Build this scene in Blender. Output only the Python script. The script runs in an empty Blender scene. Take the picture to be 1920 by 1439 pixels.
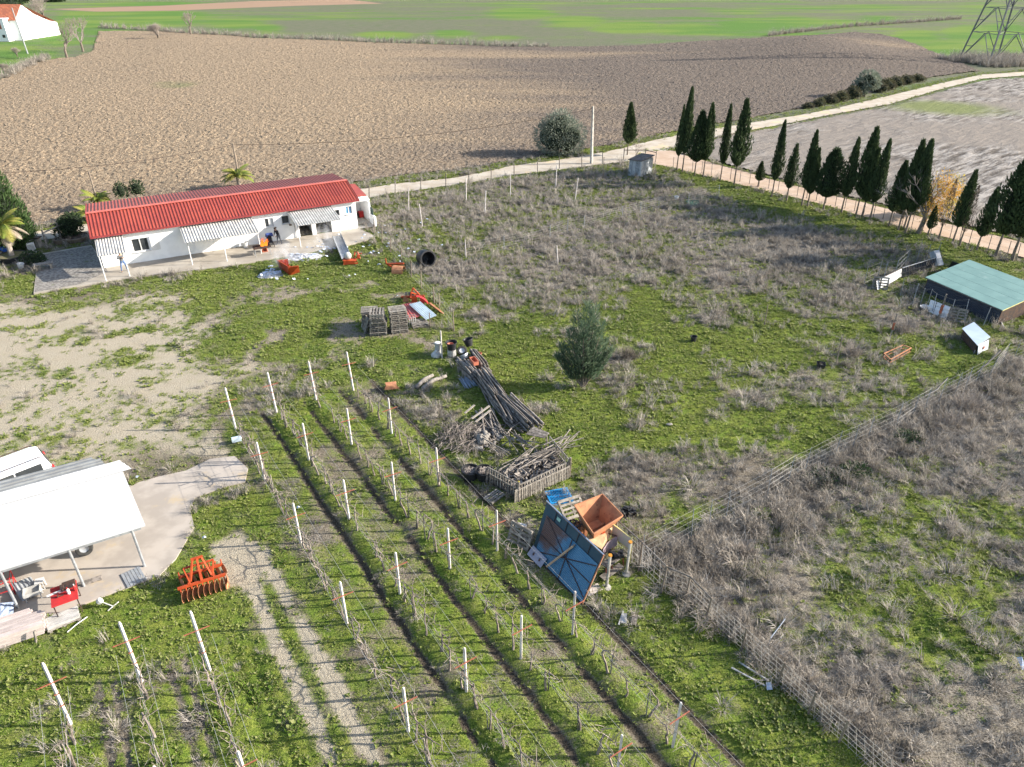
import bpy, math, random
import numpy as np
from mathutils import Vector, Matrix

# ------------------------------------------------------------------ camera, light, exposure
SC = bpy.context.scene
COL = SC.collection
CAM_H, PITCH, FOC = 23.0, math.radians(30.6), 1331.0     # metres, radians, focal length for a 1920 wide frame
cd = bpy.data.cameras.new('camera')
cam = bpy.data.objects.new('camera', cd); COL.objects.link(cam)
cam.location = (0, 0, CAM_H); cam.rotation_euler = (math.radians(90) - PITCH, 0, 0)
cd.sensor_width = 36.0; cd.lens = 36.0 * FOC / 1920.0
cd.clip_start = 0.1; cd.clip_end = 6000
SC.camera = cam
SUN_EL, SUN_AZ = math.radians(23.0), math.radians(86.0)  # azimuth clockwise from +Y
w = bpy.data.worlds.new('World'); SC.world = w; w.use_nodes = True
nt = w.node_tree; bg = nt.nodes['Background']
sky = nt.nodes.new('ShaderNodeTexSky'); sky.sky_type = 'NISHITA'; sky.sun_disc = False
sky.sun_elevation = SUN_EL; sky.sun_rotation = SUN_AZ; sky.air_density = 1.0; sky.dust_density = 1.5; sky.ozone_density = 1.0
nt.links.new(sky.outputs[0], bg.inputs[0]); bg.inputs[1].default_value = 0.13
sd = bpy.data.lights.new('sun', 'SUN'); sd.energy = 5.0; sd.angle = math.radians(0.5); sd.color = (1.0, 0.93, 0.82)
sun = bpy.data.objects.new('sun', sd); COL.objects.link(sun)
sv = Vector((math.sin(SUN_AZ) * math.cos(SUN_EL), math.cos(SUN_AZ) * math.cos(SUN_EL), math.sin(SUN_EL)))
sun.rotation_euler = sv.to_track_quat('Z', 'Y').to_euler(); sun.location = (60, 5, 40)
SC.view_settings.view_transform = 'Standard'; SC.view_settings.look = 'None'
SC.view_settings.exposure = 1.25; SC.view_settings.gamma = 1.0; SC.view_settings.use_curve_mapping = False
SC.render.engine = 'CYCLES'
SC.cycles.max_bounces = 5; SC.cycles.diffuse_bounces = 2; SC.cycles.glossy_bounces = 2; SC.cycles.transmission_bounces = 2
SC.cycles.transparent_max_bounces = 4; SC.cycles.volume_bounces = 1; SC.cycles.volume_step_rate = 2.0

RNG = random.Random(7)
NR = np.random.RandomState(11)
U = RNG.uniform

# ------------------------------------------------------------------ survey: site plan points read off the photograph as bearings, laid on the ground
cp, sp = math.cos(PITCH), math.sin(PITCH)
def site(px, py, z=0.0):
    a = (px - 960) / FOC; b = (py - 719.5) / FOC
    d = (a, cp - b * sp, -sp - b * cp)
    t = (z - CAM_H) / d[2]
    return (d[0] * t, d[1] * t)
def height_at(px, py, bx, by):
    x, y = site(bx, by)
    a = (px - 960) / FOC; b = (py - 719.5) / FOC
    dy = cp - b * sp
    return CAM_H + (-sp - b * cp) * math.hypot(x, y) / math.hypot(a, dy)

# ------------------------------------------------------------------ noise
def _h(ix, iy, s):
    n = (ix.astype(np.int64) * 374761393 + iy.astype(np.int64) * 668265263 + s * 1274126177) & 0xffffffff
    n = ((n ^ (n >> 13)) * 1274126177) & 0xffffffff
    return ((n ^ (n >> 16)) & 0xffff) / 65535.0
def vn(x, y, s, seed=0):
    x = np.asarray(x, float) / s; y = np.asarray(y, float) / s
    ix = np.floor(x); iy = np.floor(y); fx = x - ix; fy = y - iy
    fx = fx * fx * (3 - 2 * fx); fy = fy * fy * (3 - 2 * fy)
    a = _h(ix, iy, seed); b = _h(ix + 1, iy, seed); c = _h(ix, iy + 1, seed); d = _h(ix + 1, iy + 1, seed)
    return (a * (1 - fx) + b * fx) * (1 - fy) + (c * (1 - fx) + d * fx) * fy
def fbm(x, y, s, seed=0, o=3):
    r = 0; amp = .5; tot = 0
    for k in range(o):
        r = r + amp * vn(x, y, s / 2 ** k, seed + 17 * k); tot += amp; amp *= .5
    return r / tot
def inpoly(x, y, P):
    x = np.asarray(x, float); y = np.asarray(y, float); r = np.zeros(x.shape, bool); n = len(P)
    for i in range(n):
        x1, y1 = P[i]; x2, y2 = P[(i + 1) % n]
        if y1 == y2: continue
        r ^= ((y1 > y) != (y2 > y)) & (x < (x2 - x1) * (y - y1) / (y2 - y1) + x1)
    return r
def segd(x, y, P):
    d = np.full(np.shape(x), 1e9)
    for i in range(len(P) - 1):
        ax, ay = P[i]; bx, by = P[i + 1]; L = (bx - ax) ** 2 + (by - ay) ** 2 + 1e-9
        t = np.clip(((x - ax) * (bx - ax) + (y - ay) * (by - ay)) / L, 0, 1)
        d = np.minimum(d, np.hypot(x - ax - t * (bx - ax), y - ay - t * (by - ay)))
    return d
def plan(*pp): return [site(px, py) for px, py in pp]
def sm(a, b, v): t = np.clip((v - a) / (b - a), 0, 1); return t * t * (3 - 2 * t)

# ------------------------------------------------------------------ mesh builder
class MB:
    def __init__(s): s.v = []; s.f = []; s.m = []; s.k = 0
    def face(s, pts):
        n = len(s.v); s.v += [tuple(p) for p in pts]; s.f.append(tuple(range(n, n + len(pts)))); s.m.append(s.k)
    def add(s, vs, fs):
        n = len(s.v); s.v += [tuple(p) for p in vs]
        for f in fs: s.f.append(tuple(i + n for i in f)); s.m.append(s.k)
    def box(s, c, d, rz=0, rot=None):
        R = rot if rot is not None else Matrix.Rotation(rz, 3, 'Z')
        c = Vector(c); vs = []
        for sx in (-.5, .5):
            for sy in (-.5, .5):
                for sz in (-.5, .5): vs.append(c + R @ Vector((sx * d[0], sy * d[1], sz * d[2])))
        s.add(vs, [(0, 1, 3, 2), (4, 6, 7, 5), (0, 4, 5, 1), (2, 3, 7, 6), (0, 2, 6, 4), (1, 5, 7, 3)]); return s
    def bar(s, p, q, w_, h_, up=(0, 0, 1)):
        p = Vector(p); q = Vector(q); d = (q - p); L = d.length
        if L < 1e-6: return s
        d /= L; u = Vector(up)
        if abs(d.dot(u)) > .98: u = Vector((1, 0, 0))
        a = d.cross(u).normalized(); b = a.cross(d).normalized()
        return s.box((p + q) / 2, (L, w_, h_), rot=Matrix((d, a, b)).transposed())
    def tube(s, path, r, n=6, cap=True):
        P = [Vector(p) for p in path]; m = len(P); R = r if isinstance(r, (list, tuple)) else [r] * m
        ref = None; vs = []
        for i in range(m):
            t = (P[min(i + 1, m - 1)] - P[max(i - 1, 0)])
            t = t.normalized() if t.length > 1e-9 else Vector((0, 0, 1))
            if ref is None:
                ref = Vector((1, 0, 0)) if abs(t.x) < .8 else Vector((0, 1, 0))
            a = (ref - t * ref.dot(t)).normalized(); b = t.cross(a); ref = a
            for j in range(n):
                an = 2 * math.pi * j / n
                vs.append(P[i] + (a * math.cos(an) + b * math.sin(an)) * R[i])
        fs = []
        for i in range(m - 1):
            for j in range(n): fs.append((i * n + j, i * n + (j + 1) % n, (i + 1) * n + (j + 1) % n, (i + 1) * n + j))
        if cap and n > 2: fs.append(tuple(reversed(range(n)))); fs.append(tuple(range((m - 1) * n, m * n)))
        s.add(vs, fs); return s
    def lathe(s, prof, n=16, c=(0, 0, 0)):
        vs = []; m = len(prof)
        for (r, z) in prof:
            for j in range(n):
                a = 2 * math.pi * j / n; vs.append((c[0] + r * math.cos(a), c[1] + r * math.sin(a), c[2] + z))
        s.add(vs, [(i * n + j, i * n + (j + 1) % n, (i + 1) * n + (j + 1) % n, (i + 1) * n + j) for i in range(m - 1) for j in range(n)])
        return s
    def prism(s, P, z0, z1):
        n = len(P); vs = [(x, y, z0) for x, y in P] + [(x, y, z1) for x, y in P]
        fs = [tuple(range(n, 2 * n)), tuple(reversed(range(n)))] + [(i, (i + 1) % n, n + (i + 1) % n, n + i) for i in range(n)]
        s.add(vs, fs); return s
    def sheet(s, a, b, c, d, n, amp, th=.006, prof='trap'):
        """corrugated sheet: corners a b c d, ribs run a->d, n ribs counted along a->b, real thickness"""
        a, b, c, d = map(Vector, (a, b, c, d)); N = (b - a).cross(d - a).normalized()
        if N.z < 0: N = -N
        st = [(0, 0), (.5, 0), (.62, 1), (.88, 1)] if prof == 'trap' else [(0, 0), (.25, .7), (.5, 1), (.75, .7)]
        ts = [((i + x) / n, h) for i in range(n) for x, h in st] + [(1, 0)]
        vs = []
        for t, h in ts: vs += [a.lerp(b, t) + N * amp * h, d.lerp(c, t) + N * amp * h]
        m = len(vs); vs += [v - N * th for v in vs]; fs = []
        for i in range(len(ts) - 1):
            q = (2 * i, 2 * i + 2, 2 * i + 3, 2 * i + 1); fs += [q, tuple(m + j for j in reversed(q))]
            fs += [(2 * i, m + 2 * i, m + 2 * i + 2, 2 * i + 2), (2 * i + 1, 2 * i + 3, m + 2 * i + 3, m + 2 * i + 1)]
        e = 2 * len(ts) - 2; fs += [(0, 1, m + 1, m), (e, m + e, m + e + 1, e + 1)]
        s.add(vs, fs); return s
    def slab(s, pts, th):
        """flat polygon with thickness along its normal"""
        P = [Vector(p) for p in pts]; N = (P[1] - P[0]).cross(P[2] - P[0]).normalized(); n = len(P)
        vs = P + [p - N * th for p in P]
        s.add(vs, [tuple(range(n)), tuple(reversed(range(n, 2 * n)))] + [(i, n + i, n + (i + 1) % n, (i + 1) % n) for i in range(n)]); return s
    def mesh(s, name, mats, smooth=False):
        me = bpy.data.meshes.new(name); me.from_pydata(s.v, [], s.f)
        if not isinstance(mats, (list, tuple)): mats = [mats]
        for m in mats: me.materials.append(m)
        if len(mats) > 1: me.polygons.foreach_set('material_index', np.array(s.m, np.int32))
        if smooth: me.polygons.foreach_set('use_smooth', np.ones(len(me.polygons), bool))
        me.update(); return me

def tag(o, label=None, cat=None, group=None, kind=None):
    if label: o['label'] = label
    if cat: o['category'] = cat
    if group: o['group'] = group
    if kind: o['kind'] = kind
    return o
def obj(name, mb, mats, parent=None, label=None, cat=None, group=None, kind=None, loc=None, rz=0, smooth=False):
    me = mb if isinstance(mb, bpy.types.Mesh) else mb.mesh(name, mats, smooth)
    o = bpy.data.objects.new(name, me); COL.objects.link(o)
    if parent is not None: o.parent = parent
    if loc is not None: o.location = loc
    if rz: o.rotation_euler.z = rz
    return tag(o, label, cat, group, kind)
def thing(name, label, cat, loc=(0, 0, 0), rz=0, group=None):
    o = bpy.data.objects.new(name, None); COL.objects.link(o); o.empty_display_size = .3
    o.location = loc; o.rotation_euler.z = rz
    return tag(o, label, cat, group)
def dup(root, loc=None, rot=None, label=None, group=None, scale=None):
    r = root.copy(); COL.objects.link(r)
    for c in root.children:
        d = c.copy(); COL.objects.link(d); d.parent = r
        for g_ in c.children:
            e = g_.copy(); COL.objects.link(e); e.parent = d
    if loc is not None: r.location = loc
    if rot is not None: r.rotation_euler = rot
    if scale is not None: r.scale = scale
    if label: r['label'] = label
    if group: r['group'] = group
    return r

# ------------------------------------------------------------------ materials
def NT(name):
    m = bpy.data.materials.new(name); m.use_nodes = True; t = m.node_tree
    return m, t, t.nodes['Principled BSDF']
def nd(t, typ, **kw):
    n = t.nodes.new(typ)
    for k, v in kw.items(): setattr(n, k, v)
    return n
def mixc(t, f, a, b):
    n = nd(t, 'ShaderNodeMix', data_type='RGBA')
    for i, x in ((0, f), (6, a), (7, b)):
        if hasattr(x, 'is_output'): t.links.new(x, n.inputs[i])
        elif i == 0: n.inputs[0].default_value = x
        else: n.inputs[i].default_value = (*x, 1)
    return n.outputs[2]
def mathn(t, op, a, b=0.0, c=None):
    n = nd(t, 'ShaderNodeMath', operation=op)
    for i, x in enumerate((a, b) if c is None else (a, b, c)):
        if hasattr(x, 'is_output'): t.links.new(x, n.inputs[i])
        else: n.inputs[i].default_value = x
    return n.outputs[0]
def ramp(t, f, lo, hi):
    n = nd(t, 'ShaderNodeMapRange', interpolation_type='SMOOTHSTEP'); t.links.new(f, n.inputs[0])
    n.inputs[1].default_value = lo; n.inputs[2].default_value = hi; return n.outputs[0]
def coords(t, scale=(1, 1, 1), rand=True, kind='Object'):
    tc = nd(t, 'ShaderNodeTexCoord'); mp = nd(t, 'ShaderNodeMapping'); t.links.new(tc.outputs[kind], mp.inputs[0])
    mp.inputs['Scale'].default_value = scale
    if rand:
        oi = nd(t, 'ShaderNodeObjectInfo'); mu = mathn(t, 'MULTIPLY', oi.outputs['Random'], 37.0)
        cb = nd(t, 'ShaderNodeCombineXYZ')
        for i in range(3): t.links.new(mu, cb.inputs[i])
        t.links.new(cb.outputs[0], mp.inputs['Location'])
    return mp.outputs[0]
def noise(t, vec, scale, detail=4, rough=.55):
    n = nd(t, 'ShaderNodeTexNoise'); t.links.new(vec, n.inputs['Vector'])
    n.inputs['Scale'].default_value = scale; n.inputs['Detail'].default_value = detail; n.inputs['Roughness'].default_value = rough
    return n.outputs[0]
def bumpn(t, b, h, strength=.5, dist=.02):
    n = nd(t, 'ShaderNodeBump'); n.inputs['Strength'].default_value = strength; n.inputs['Distance'].default_value = dist
    t.links.new(h, n.inputs['Height']); t.links.new(n.outputs[0], b.inputs['Normal'])
def M(name, c, c2=None, scale=4, rough=.8, bump=0, metal=0, st=(1, 1, 1), spots=None, lo=.38, hi=.62, vary=0):
    """two tone worn surface; spots = (colour, scale, threshold) for rust or dirt"""
    m, t, b = NT(name); v = coords(t, st)
    n = noise(t, v, scale); col = mixc(t, ramp(t, n, lo, hi), c, c2 or tuple(x * .75 for x in c))
    if spots:
        s2 = noise(t, v, spots[1], 5, .65); col = mixc(t, ramp(t, s2, spots[2], spots[2] + .1), col, spots[0])
    if vary:
        oi = nd(t, 'ShaderNodeObjectInfo'); hs = nd(t, 'ShaderNodeHueSaturation'); t.links.new(col, hs.inputs['Color'])
        t.links.new(mathn(t, 'MULTIPLY_ADD', oi.outputs['Random'], vary * 2, 1 - vary), hs.inputs['Value']); col = hs.outputs[0]
    t.links.new(col, b.inputs['Base Color'])
    b.inputs['Roughness'].default_value = rough; b.inputs['Metallic'].default_value = metal
    b.inputs['Specular IOR Level'].default_value = .3
    if bump: bumpn(t, b, noise(t, v, scale * 3, 5), bump, .03)
    return m
def LEAF(name, c, c2, trans=.25, c3=None, big=1.2):
    """foliage: each leaf its own tone, clumps of two tones"""
    m, t, b = NT(name); ge = nd(t, 'ShaderNodeNewGeometry'); v = coords(t)
    col = mixc(t, ge.outputs['Random Per Island'], c, c2)
    if c3: col = mixc(t, ramp(t, noise(t, v, big, 2), .42, .62), col, c3)
    t.links.new(col, b.inputs['Base Color']); b.inputs['Roughness'].default_value = .75; b.inputs['Specular IOR Level'].default_value = .2
    if trans:
        tr = nd(t, 'ShaderNodeBsdfTranslucent'); t.links.new(col, tr.inputs[0]); mx = nd(t, 'ShaderNodeMixShader'); mx.inputs[0].default_value = trans
        t.links.new(b.outputs[0], mx.inputs[1]); t.links.new(tr.outputs[0], mx.inputs[2])
        t.links.new(mx.outputs[0], t.nodes['Material Output'].inputs[0])
    return m
def TUFT(name, c, c2, c3, trans=.2, mixmax=.6):
    """ground plants: tone by plant (tint carried by each plant) and by blade"""
    m, t, b = NT(name); ge = nd(t, 'ShaderNodeNewGeometry')
    at = nd(t, 'ShaderNodeAttribute', attribute_type='INSTANCER', attribute_name='tint')
    col = mixc(t, at.outputs['Fac'], c, c2); ri = nd(t, 'ShaderNodeMapRange'); t.links.new(ge.outputs['Random Per Island'], ri.inputs[0]); ri.inputs[1].default_value = .25; ri.inputs[4].default_value = mixmax; col = mixc(t, ri.outputs[0], col, c3)
    t.links.new(col, b.inputs['Base Color']); b.inputs['Roughness'].default_value = .8; b.inputs['Specular IOR Level'].default_value = .15
    if trans:
        tr = nd(t, 'ShaderNodeBsdfTranslucent'); t.links.new(col, tr.inputs[0]); mx = nd(t, 'ShaderNodeMixShader'); mx.inputs[0].default_value = trans
        t.links.new(b.outputs[0], mx.inputs[1]); t.links.new(tr.outputs[0], mx.inputs[2])
        t.links.new(mx.outputs[0], t.nodes['Material Output'].inputs[0])
    return m

WHITE = M('white_wall', (.80, .81, .82), (.74, .75, .76), 1.2, .85, .05, spots=((.55, .52, .47), 2.2, .68))
REDROOF = M('red_roof', (.31, .062, .042), (.26, .05, .038), .6, .5, 0)
REDTRIM = M('red_trim', (.25, .04, .04), (.21, .035, .035), 1, .5)
FIBRE = M('fibre_sheet', (.50, .485, .45), (.39, .375, .345), 1.5, .8, 0, spots=((.35, .33, .29), 3, .66))
GALV = M('galvanised', (.52, .54, .56), (.42, .44, .47), 2, .45, 0, .55)
CONC = M('concrete', (.44, .41, .37), (.34, .32, .29), .8, .9, .15, spots=((.25, .23, .2), 1.6, .62))
POSTC = M('post_concrete', (.62, .58, .55), (.52, .46, .43), 3, .85, .05, vary=.08)
PINKC = M('pink_concrete', (.50, .43, .40), (.42, .355, .33), 2, .85, .05, vary=.14)
RUSTBAR = M('rust_bar', (.33, .10, .06), (.22, .08, .05), 8, .8)
OLDWOOD = M('old_wood', (.25, .22, .195), (.12, .105, .09), 6, .9, .3, st=(1, 1, 1), vary=.3)
PALLETW = M('pallet_wood', (.29, .265, .23), (.17, .15, .13), 5, .9, .2, vary=.22)
POLEW = M('pole_wood', (.27, .22, .17), (.19, .15, .12), 4, .9, .2, vary=.2)
BARK = M('bark', (.20, .16, .13), (.12, .10, .08), 6, .95, .5)
TWIG = M('twig', (.30, .26, .23), (.20, .17, .15), 3, .9, vary=.2)
VINEW = M('vine_wood', (.26, .22, .19), (.16, .13, .11), 5, .9, .3, vary=.2)
WIRE = M('wire', (.40, .40, .40), (.30, .30, .30), 3, .5, 0, .5)
NET = M('net_wire', (.42, .41, .39), (.34, .33, .31), 3, .7, 0, .2)
STAKE = M('stake_grey', (.33, .345, .36), (.25, .26, .275), 5, .6, 0, .3)
BLACKP = M('black_plastic', (.022, .023, .026), (.03, .03, .033), 3, .5, 0, spots=((.12, .11, .1), 3, .66))
ORANGE = M('orange_paint', (.42, .072, .02), (.33, .05, .016), 3, .5, .05, spots=((.16, .05, .025), 5, .62))
RUSTO = M('rusty_orange_steel', (.47, .22, .11), (.37, .16, .085), 2.2, .85, .1, spots=((.20, .08, .04), 3, .6))
DARKST = M('dark_steel', (.05, .04, .04), (.10, .06, .045), 5, .6, 0, .3)
TEAL = M('teal_panel', (.03, .06, .07), (.04, .075, .085), 1, .5)
BLUESH = M('blue_sheet', (.06, .24, .42), (.085, .29, .46), 1.0, .45, 0, .2, spots=((.15, .07, .045), .8, .60))
GREENROOF = M('green_roof', (.165, .285, .265), (.14, .25, .235), .8, .7, 0, spots=((.21, .31, .29), 1.2, .62))
NAVY = M('dark_sheet', (.025, .032, .05), (.035, .045, .065), 1.5, .5)
BLUEPL = M('blue_plastic', (.012, .19, .46), (.02, .24, .52), 3, .45, spots=((.18, .33, .45), 4, .68))
TERRA = M('terracotta', (.52, .17, .10), (.42, .14, .09), 4, .7)
REDPAINT = M('red_paint', (.48, .03, .03), (.38, .03, .03), 3, .5, spots=((.1, .02, .02), 4, .66))
STONE = M('stone', (.30, .275, .24), (.20, .18, .16), 3, .9, .4, vary=.25)
PAPER = M('paper', (.52, .57, .66), (.42, .48, .58), 12, .9, vary=.15)
ASH = M('ash', (.55, .55, .57), (.30, .30, .31), 5, .95, .5, spots=((.12, .12, .12), 6, .62))
CARW = M('white_car', (.78, .80, .82), (.76, .78, .80), 1, .25)
GLASS = M('window_glass', (.03, .035, .04), (.05, .055, .06), 1, .12)
CARB = M('blue_car', (.02, .08, .36), (.02, .07, .30), 1, .25)
TYRE = M('tyre', (.03, .03, .03), (.05, .05, .048), 5, .85)
WHITEP = M('white_paint', (.64, .64, .64), (.56, .56, .55), 3, .5)
DIRTYW = M('dirty_white', (.48, .475, .455), (.36, .35, .33), 2, .7, spots=((.38, .34, .3), 3, .63))
TILE = M('roof_tile', (.42, .15, .08), (.30, .11, .07), 1.2, .9, .2, spots=((.4, .3, .22), 2, .6))
YELLOWP = M('yellow_frame', (.62, .55, .22), (.55, .48, .2), 3, .6)
PLY = M('plywood', (.58, .40, .23), (.46, .31, .18), 3, .85, .05, spots=((.24, .11, .06), 4, .6))
HUT = M('hut_block', (.40, .42, .44), (.25, .27, .29), 1.8, .95, .3, spots=((.13, .14, .13), 2.4, .55))
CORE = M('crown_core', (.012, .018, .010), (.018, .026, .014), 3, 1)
CYP = LEAF('cypress_leaf', (.032, .058, .024), (.075, .105, .042), .18, (.045, .068, .030), 1.0)
CYPB = LEAF('cypress_brown', (.12, .085, .06), (.07, .065, .04), .1, (.09, .07, .06), 1.0)
OLIVE = LEAF('olive_leaf', (.15, .18, .13), (.27, .295, .24), .25, (.19, .215, .17), .7)
JUNI = LEAF('juniper_leaf', (.085, .135, .08), (.17, .215, .14), .35, (.095, .145, .09), .8)
PALMY = LEAF('palm_leaf', (.20, .24, .045), (.12, .18, .035), .3, (.28, .26, .07), .8)
PALMD = LEAF('palm_dead', (.34, .29, .23), (.24, .19, .14), .1)
BUSHG = LEAF('bush_leaf', (.03, .055, .025), (.055, .09, .035), .2, (.04, .06, .03), 1)
HEDGEL = LEAF('roadside_leaf', (.085, .09, .045), (.13, .12, .06), .2, (.10, .085, .06), .7)
YELLEAF = LEAF('yellow_leaf', (.55, .36, .07), (.60, .30, .06), .35, (.45, .40, .10), .5)
THUJA = LEAF('thuja_leaf', (.04, .075, .025), (.075, .12, .04), .15, (.05, .09, .03), .8)
# ------------------------------------------------------------------ site plan
FIELD = plan((0, 432), (60, 428), (160, 413), (400, 378), (560, 356), (690, 340), (845, 320), (960, 303), (1060, 288), (1172, 268), (1270, 248), (1335, 235), (1435, 217),
             (1500, 205), (1600, 182), (1680, 166), (1745, 146), (1838, 134), (1815, 122), (1790, 113), (1765, 103), (1740, 93), (1715, 82), (1690, 73), (1650, 64), (1600, 60), (1550, 65), (1440, 70), (1300, 78), (1200, 85),
             (1100, 88), (960, 88), (840, 84), (700, 80), (600, 75), (480, 72), (440, 67), (350, 62), (280, 57), (185, 53), (180, 70), (172, 96), (140, 108), (105, 110), (60, 120), (25, 131), (0, 150)) + [(-125, 160), (-120, 60), (-60, 66)]
ROAD = [plan(a, b) for a, b in [((-90, 470), (-90, 488)), ((0, 452), (0, 468)), ((55, 438), (55, 455)), ((162, 423), (162, 441)), ((400, 392), (400, 411)), ((690, 354), (690, 373)), ((742, 346), (742, 363)),
        ((845, 336), (845, 350)), ((900, 326), (900, 341)), ((960, 312), (960, 330)), ((1040, 302), (1040, 321)), ((1110, 291), (1112, 312)), ((1160, 281), (1172, 305)), ((1200, 270), (1226, 293)), ((1235, 262), (1262, 279)), ((1270, 255), (1290, 271)),
        ((1350, 241), (1358, 254)), ((1435, 227), (1437, 240)), ((1500, 217), (1500, 228)), ((1565, 205), (1565, 215)), ((1665, 181), (1665, 197)), ((1765, 157), (1765, 168)), ((1840, 141), (1840, 149)), ((1915, 136), (1915, 143)), ((2100, 122), (2100, 128))]]
TRACK = [plan(a, b) for a, b in [((1196, 297), (1216, 285)), ((1210, 306), (1262, 284)), ((1262, 316), (1300, 297)), ((1330, 333), (1360, 314)), ((1430, 358), (1450, 339)), ((1540, 385), (1552, 366)), ((1640, 414), (1650, 390)), ((1760, 445), (1770, 420)), ((1915, 484), (1920, 458)), ((2100, 540), (2110, 505))]]
HARROW = plan((1268, 290), (1300, 270), (1360, 258), (1440, 243), (1505, 231), (1565, 219), (1665, 201), (1765, 172), (1840, 152), (1990, 143), (2250, 132), (2500, 400), (2120, 498), (1920, 452), (1780, 418), (1650, 386), (1552, 362), (1450, 335), (1360, 311), (1310, 297))
YARD = plan((-200, 570), (0, 556), (110, 575), (300, 545), (390, 600), (385, 660), (490, 690), (415, 735), (432, 860), (260, 862), (240, 900), (-200, 900))
LAWN = plan((20, 548), (190, 540), (500, 492), (560, 470), (720, 462), (790, 540), (850, 622), (850, 660), (780, 720), (660, 735), (560, 690), (430, 690), (390, 610), (300, 560))
APRON = plan((64, 553), (70, 500), (78, 478), (172, 462), (200, 500), (672, 430), (705, 446), (690, 452), (640, 466), (600, 471), (520, 486), (430, 501), (245, 523))
SLAB = plan((200, 925), (265, 905), (300, 895), (350, 884), (395, 862), (440, 857), (465, 880), (460, 905), (420, 915), (365, 936), (357, 958), (365, 990), (330, 1050), (300, 1080), (250, 1100), (200, 1118), (150, 1138), (90, 1160), (20, 1190), (-260, 1240), (-260, 900))
LANEW = plan((330, 1050), (365, 990), (357, 958), (400, 920), (450, 920), (530, 1090), (640, 1240), (740, 1439), (560, 1439), (480, 1250))
ROUGH = plan((1205, 1060), (1300, 1000), (1430, 925), (1560, 845), (1660, 800), (1780, 735), (1930, 655), (2300, 560), (2600, 900), (2500, 1700), (1700, 1460), (1590, 1370), (1470, 1265), (1330, 1140))
WEDGE = plan((1090, 1120), (1160, 1080), (1240, 1075), (1330, 1145), (1470, 1268), (1590, 1375), (1700, 1470), (1700, 1700), (1400, 1500), (1250, 1330))
PADTOP = plan((690, 385), (900, 345), (1160, 315), (1300, 350), (1450, 430), (1540, 520), (1400, 540), (1250, 520), (1050, 545), (930, 580), (850, 540), (760, 440))
STRIP = plan((1225, 310), (1262, 322), (1330, 338), (1430, 365), (1540, 392), (1640, 422), (1760, 455), (1930, 500), (1930, 540), (1780, 480), (1640, 445), (1530, 425), (1400, 385), (1300, 352))
SHADEGR = plan((820, 690), (925, 660), (940, 740), (900, 760), (760, 760), (740, 700))
VD = (0.549, -0.836); VN = (0.836, 0.549)
ROWS = {'A': 5.27, 'B': 7.72, 'C': 10.18, 'D': 12.5, 'X': -4.51, 'Y': -2.12, 'Z': 0.1}

def soft(x, y, P, s):
    d = segd(x, y, list(P) + [P[0]]); return sm(-s, s, np.where(inpoly(x, y, P), d, -d))
def berm(x, y):
    s = x * VN[0] + y * VN[1]; t = x * VD[0] + y * VD[1]; h = 0 * s; on = sm(-38.2, -36.8, t)
    for k, (a, f) in {'B': (.15, .11), 'C': (.13, .09), 'D': (.15, .08), 'A': (.05, 0)}.items():
        s0 = ROWS[k] + .12 * (vn(t, 0 * t, 3.0, 5) - .5)
        h = h + on * (a * np.exp(-((s - s0 - .05) / .42) ** 2) - f * np.exp(-((s - s0 + .66) / .20) ** 2))
    s0 = ROWS['D'] + 1.5
    h = h - on * .07 * np.exp(-((s - s0) / .30) ** 2) + on * .06 * np.exp(-((s - s0 - .8) / .4) ** 2)
    for k in 'XYZ':
        h = h + sm(-22.5, -21, t) * (.06 * np.exp(-((s - ROWS[k]) / .4) ** 2) - .09 * np.exp(-((s - ROWS[k] - .95) / .22) ** 2) - .07 * np.exp(-((s - ROWS[k] - 1.5) / .2) ** 2))
    return h
def ground_h(x, y):
    x = np.asarray(x, float); y = np.asarray(y, float)
    far = sm(95, 75, y)
    u = (fbm(x, y, 2.2, 3) - .5) * .22 + (fbm(x, y, .7, 9, 2) - .5) * .09
    r = soft(x, y, ROUGH, 1.5)
    h = berm(x, y) + u * (.45 + 1.3 * r) * far
    flat = np.maximum(np.maximum(soft(x, y, APRON, .5), soft(x, y, SLAB, .5)), soft(x, y, YARD, 1.5) * .7)
    return h * (1 - flat)
def gz(x, y): return float(ground_h(np.array([x]), np.array([y]))[0])
def on(px, py, dz=0.0):
    x, y = site(px, py); return Vector((x, y, gz(x, y) + dz))
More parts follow.
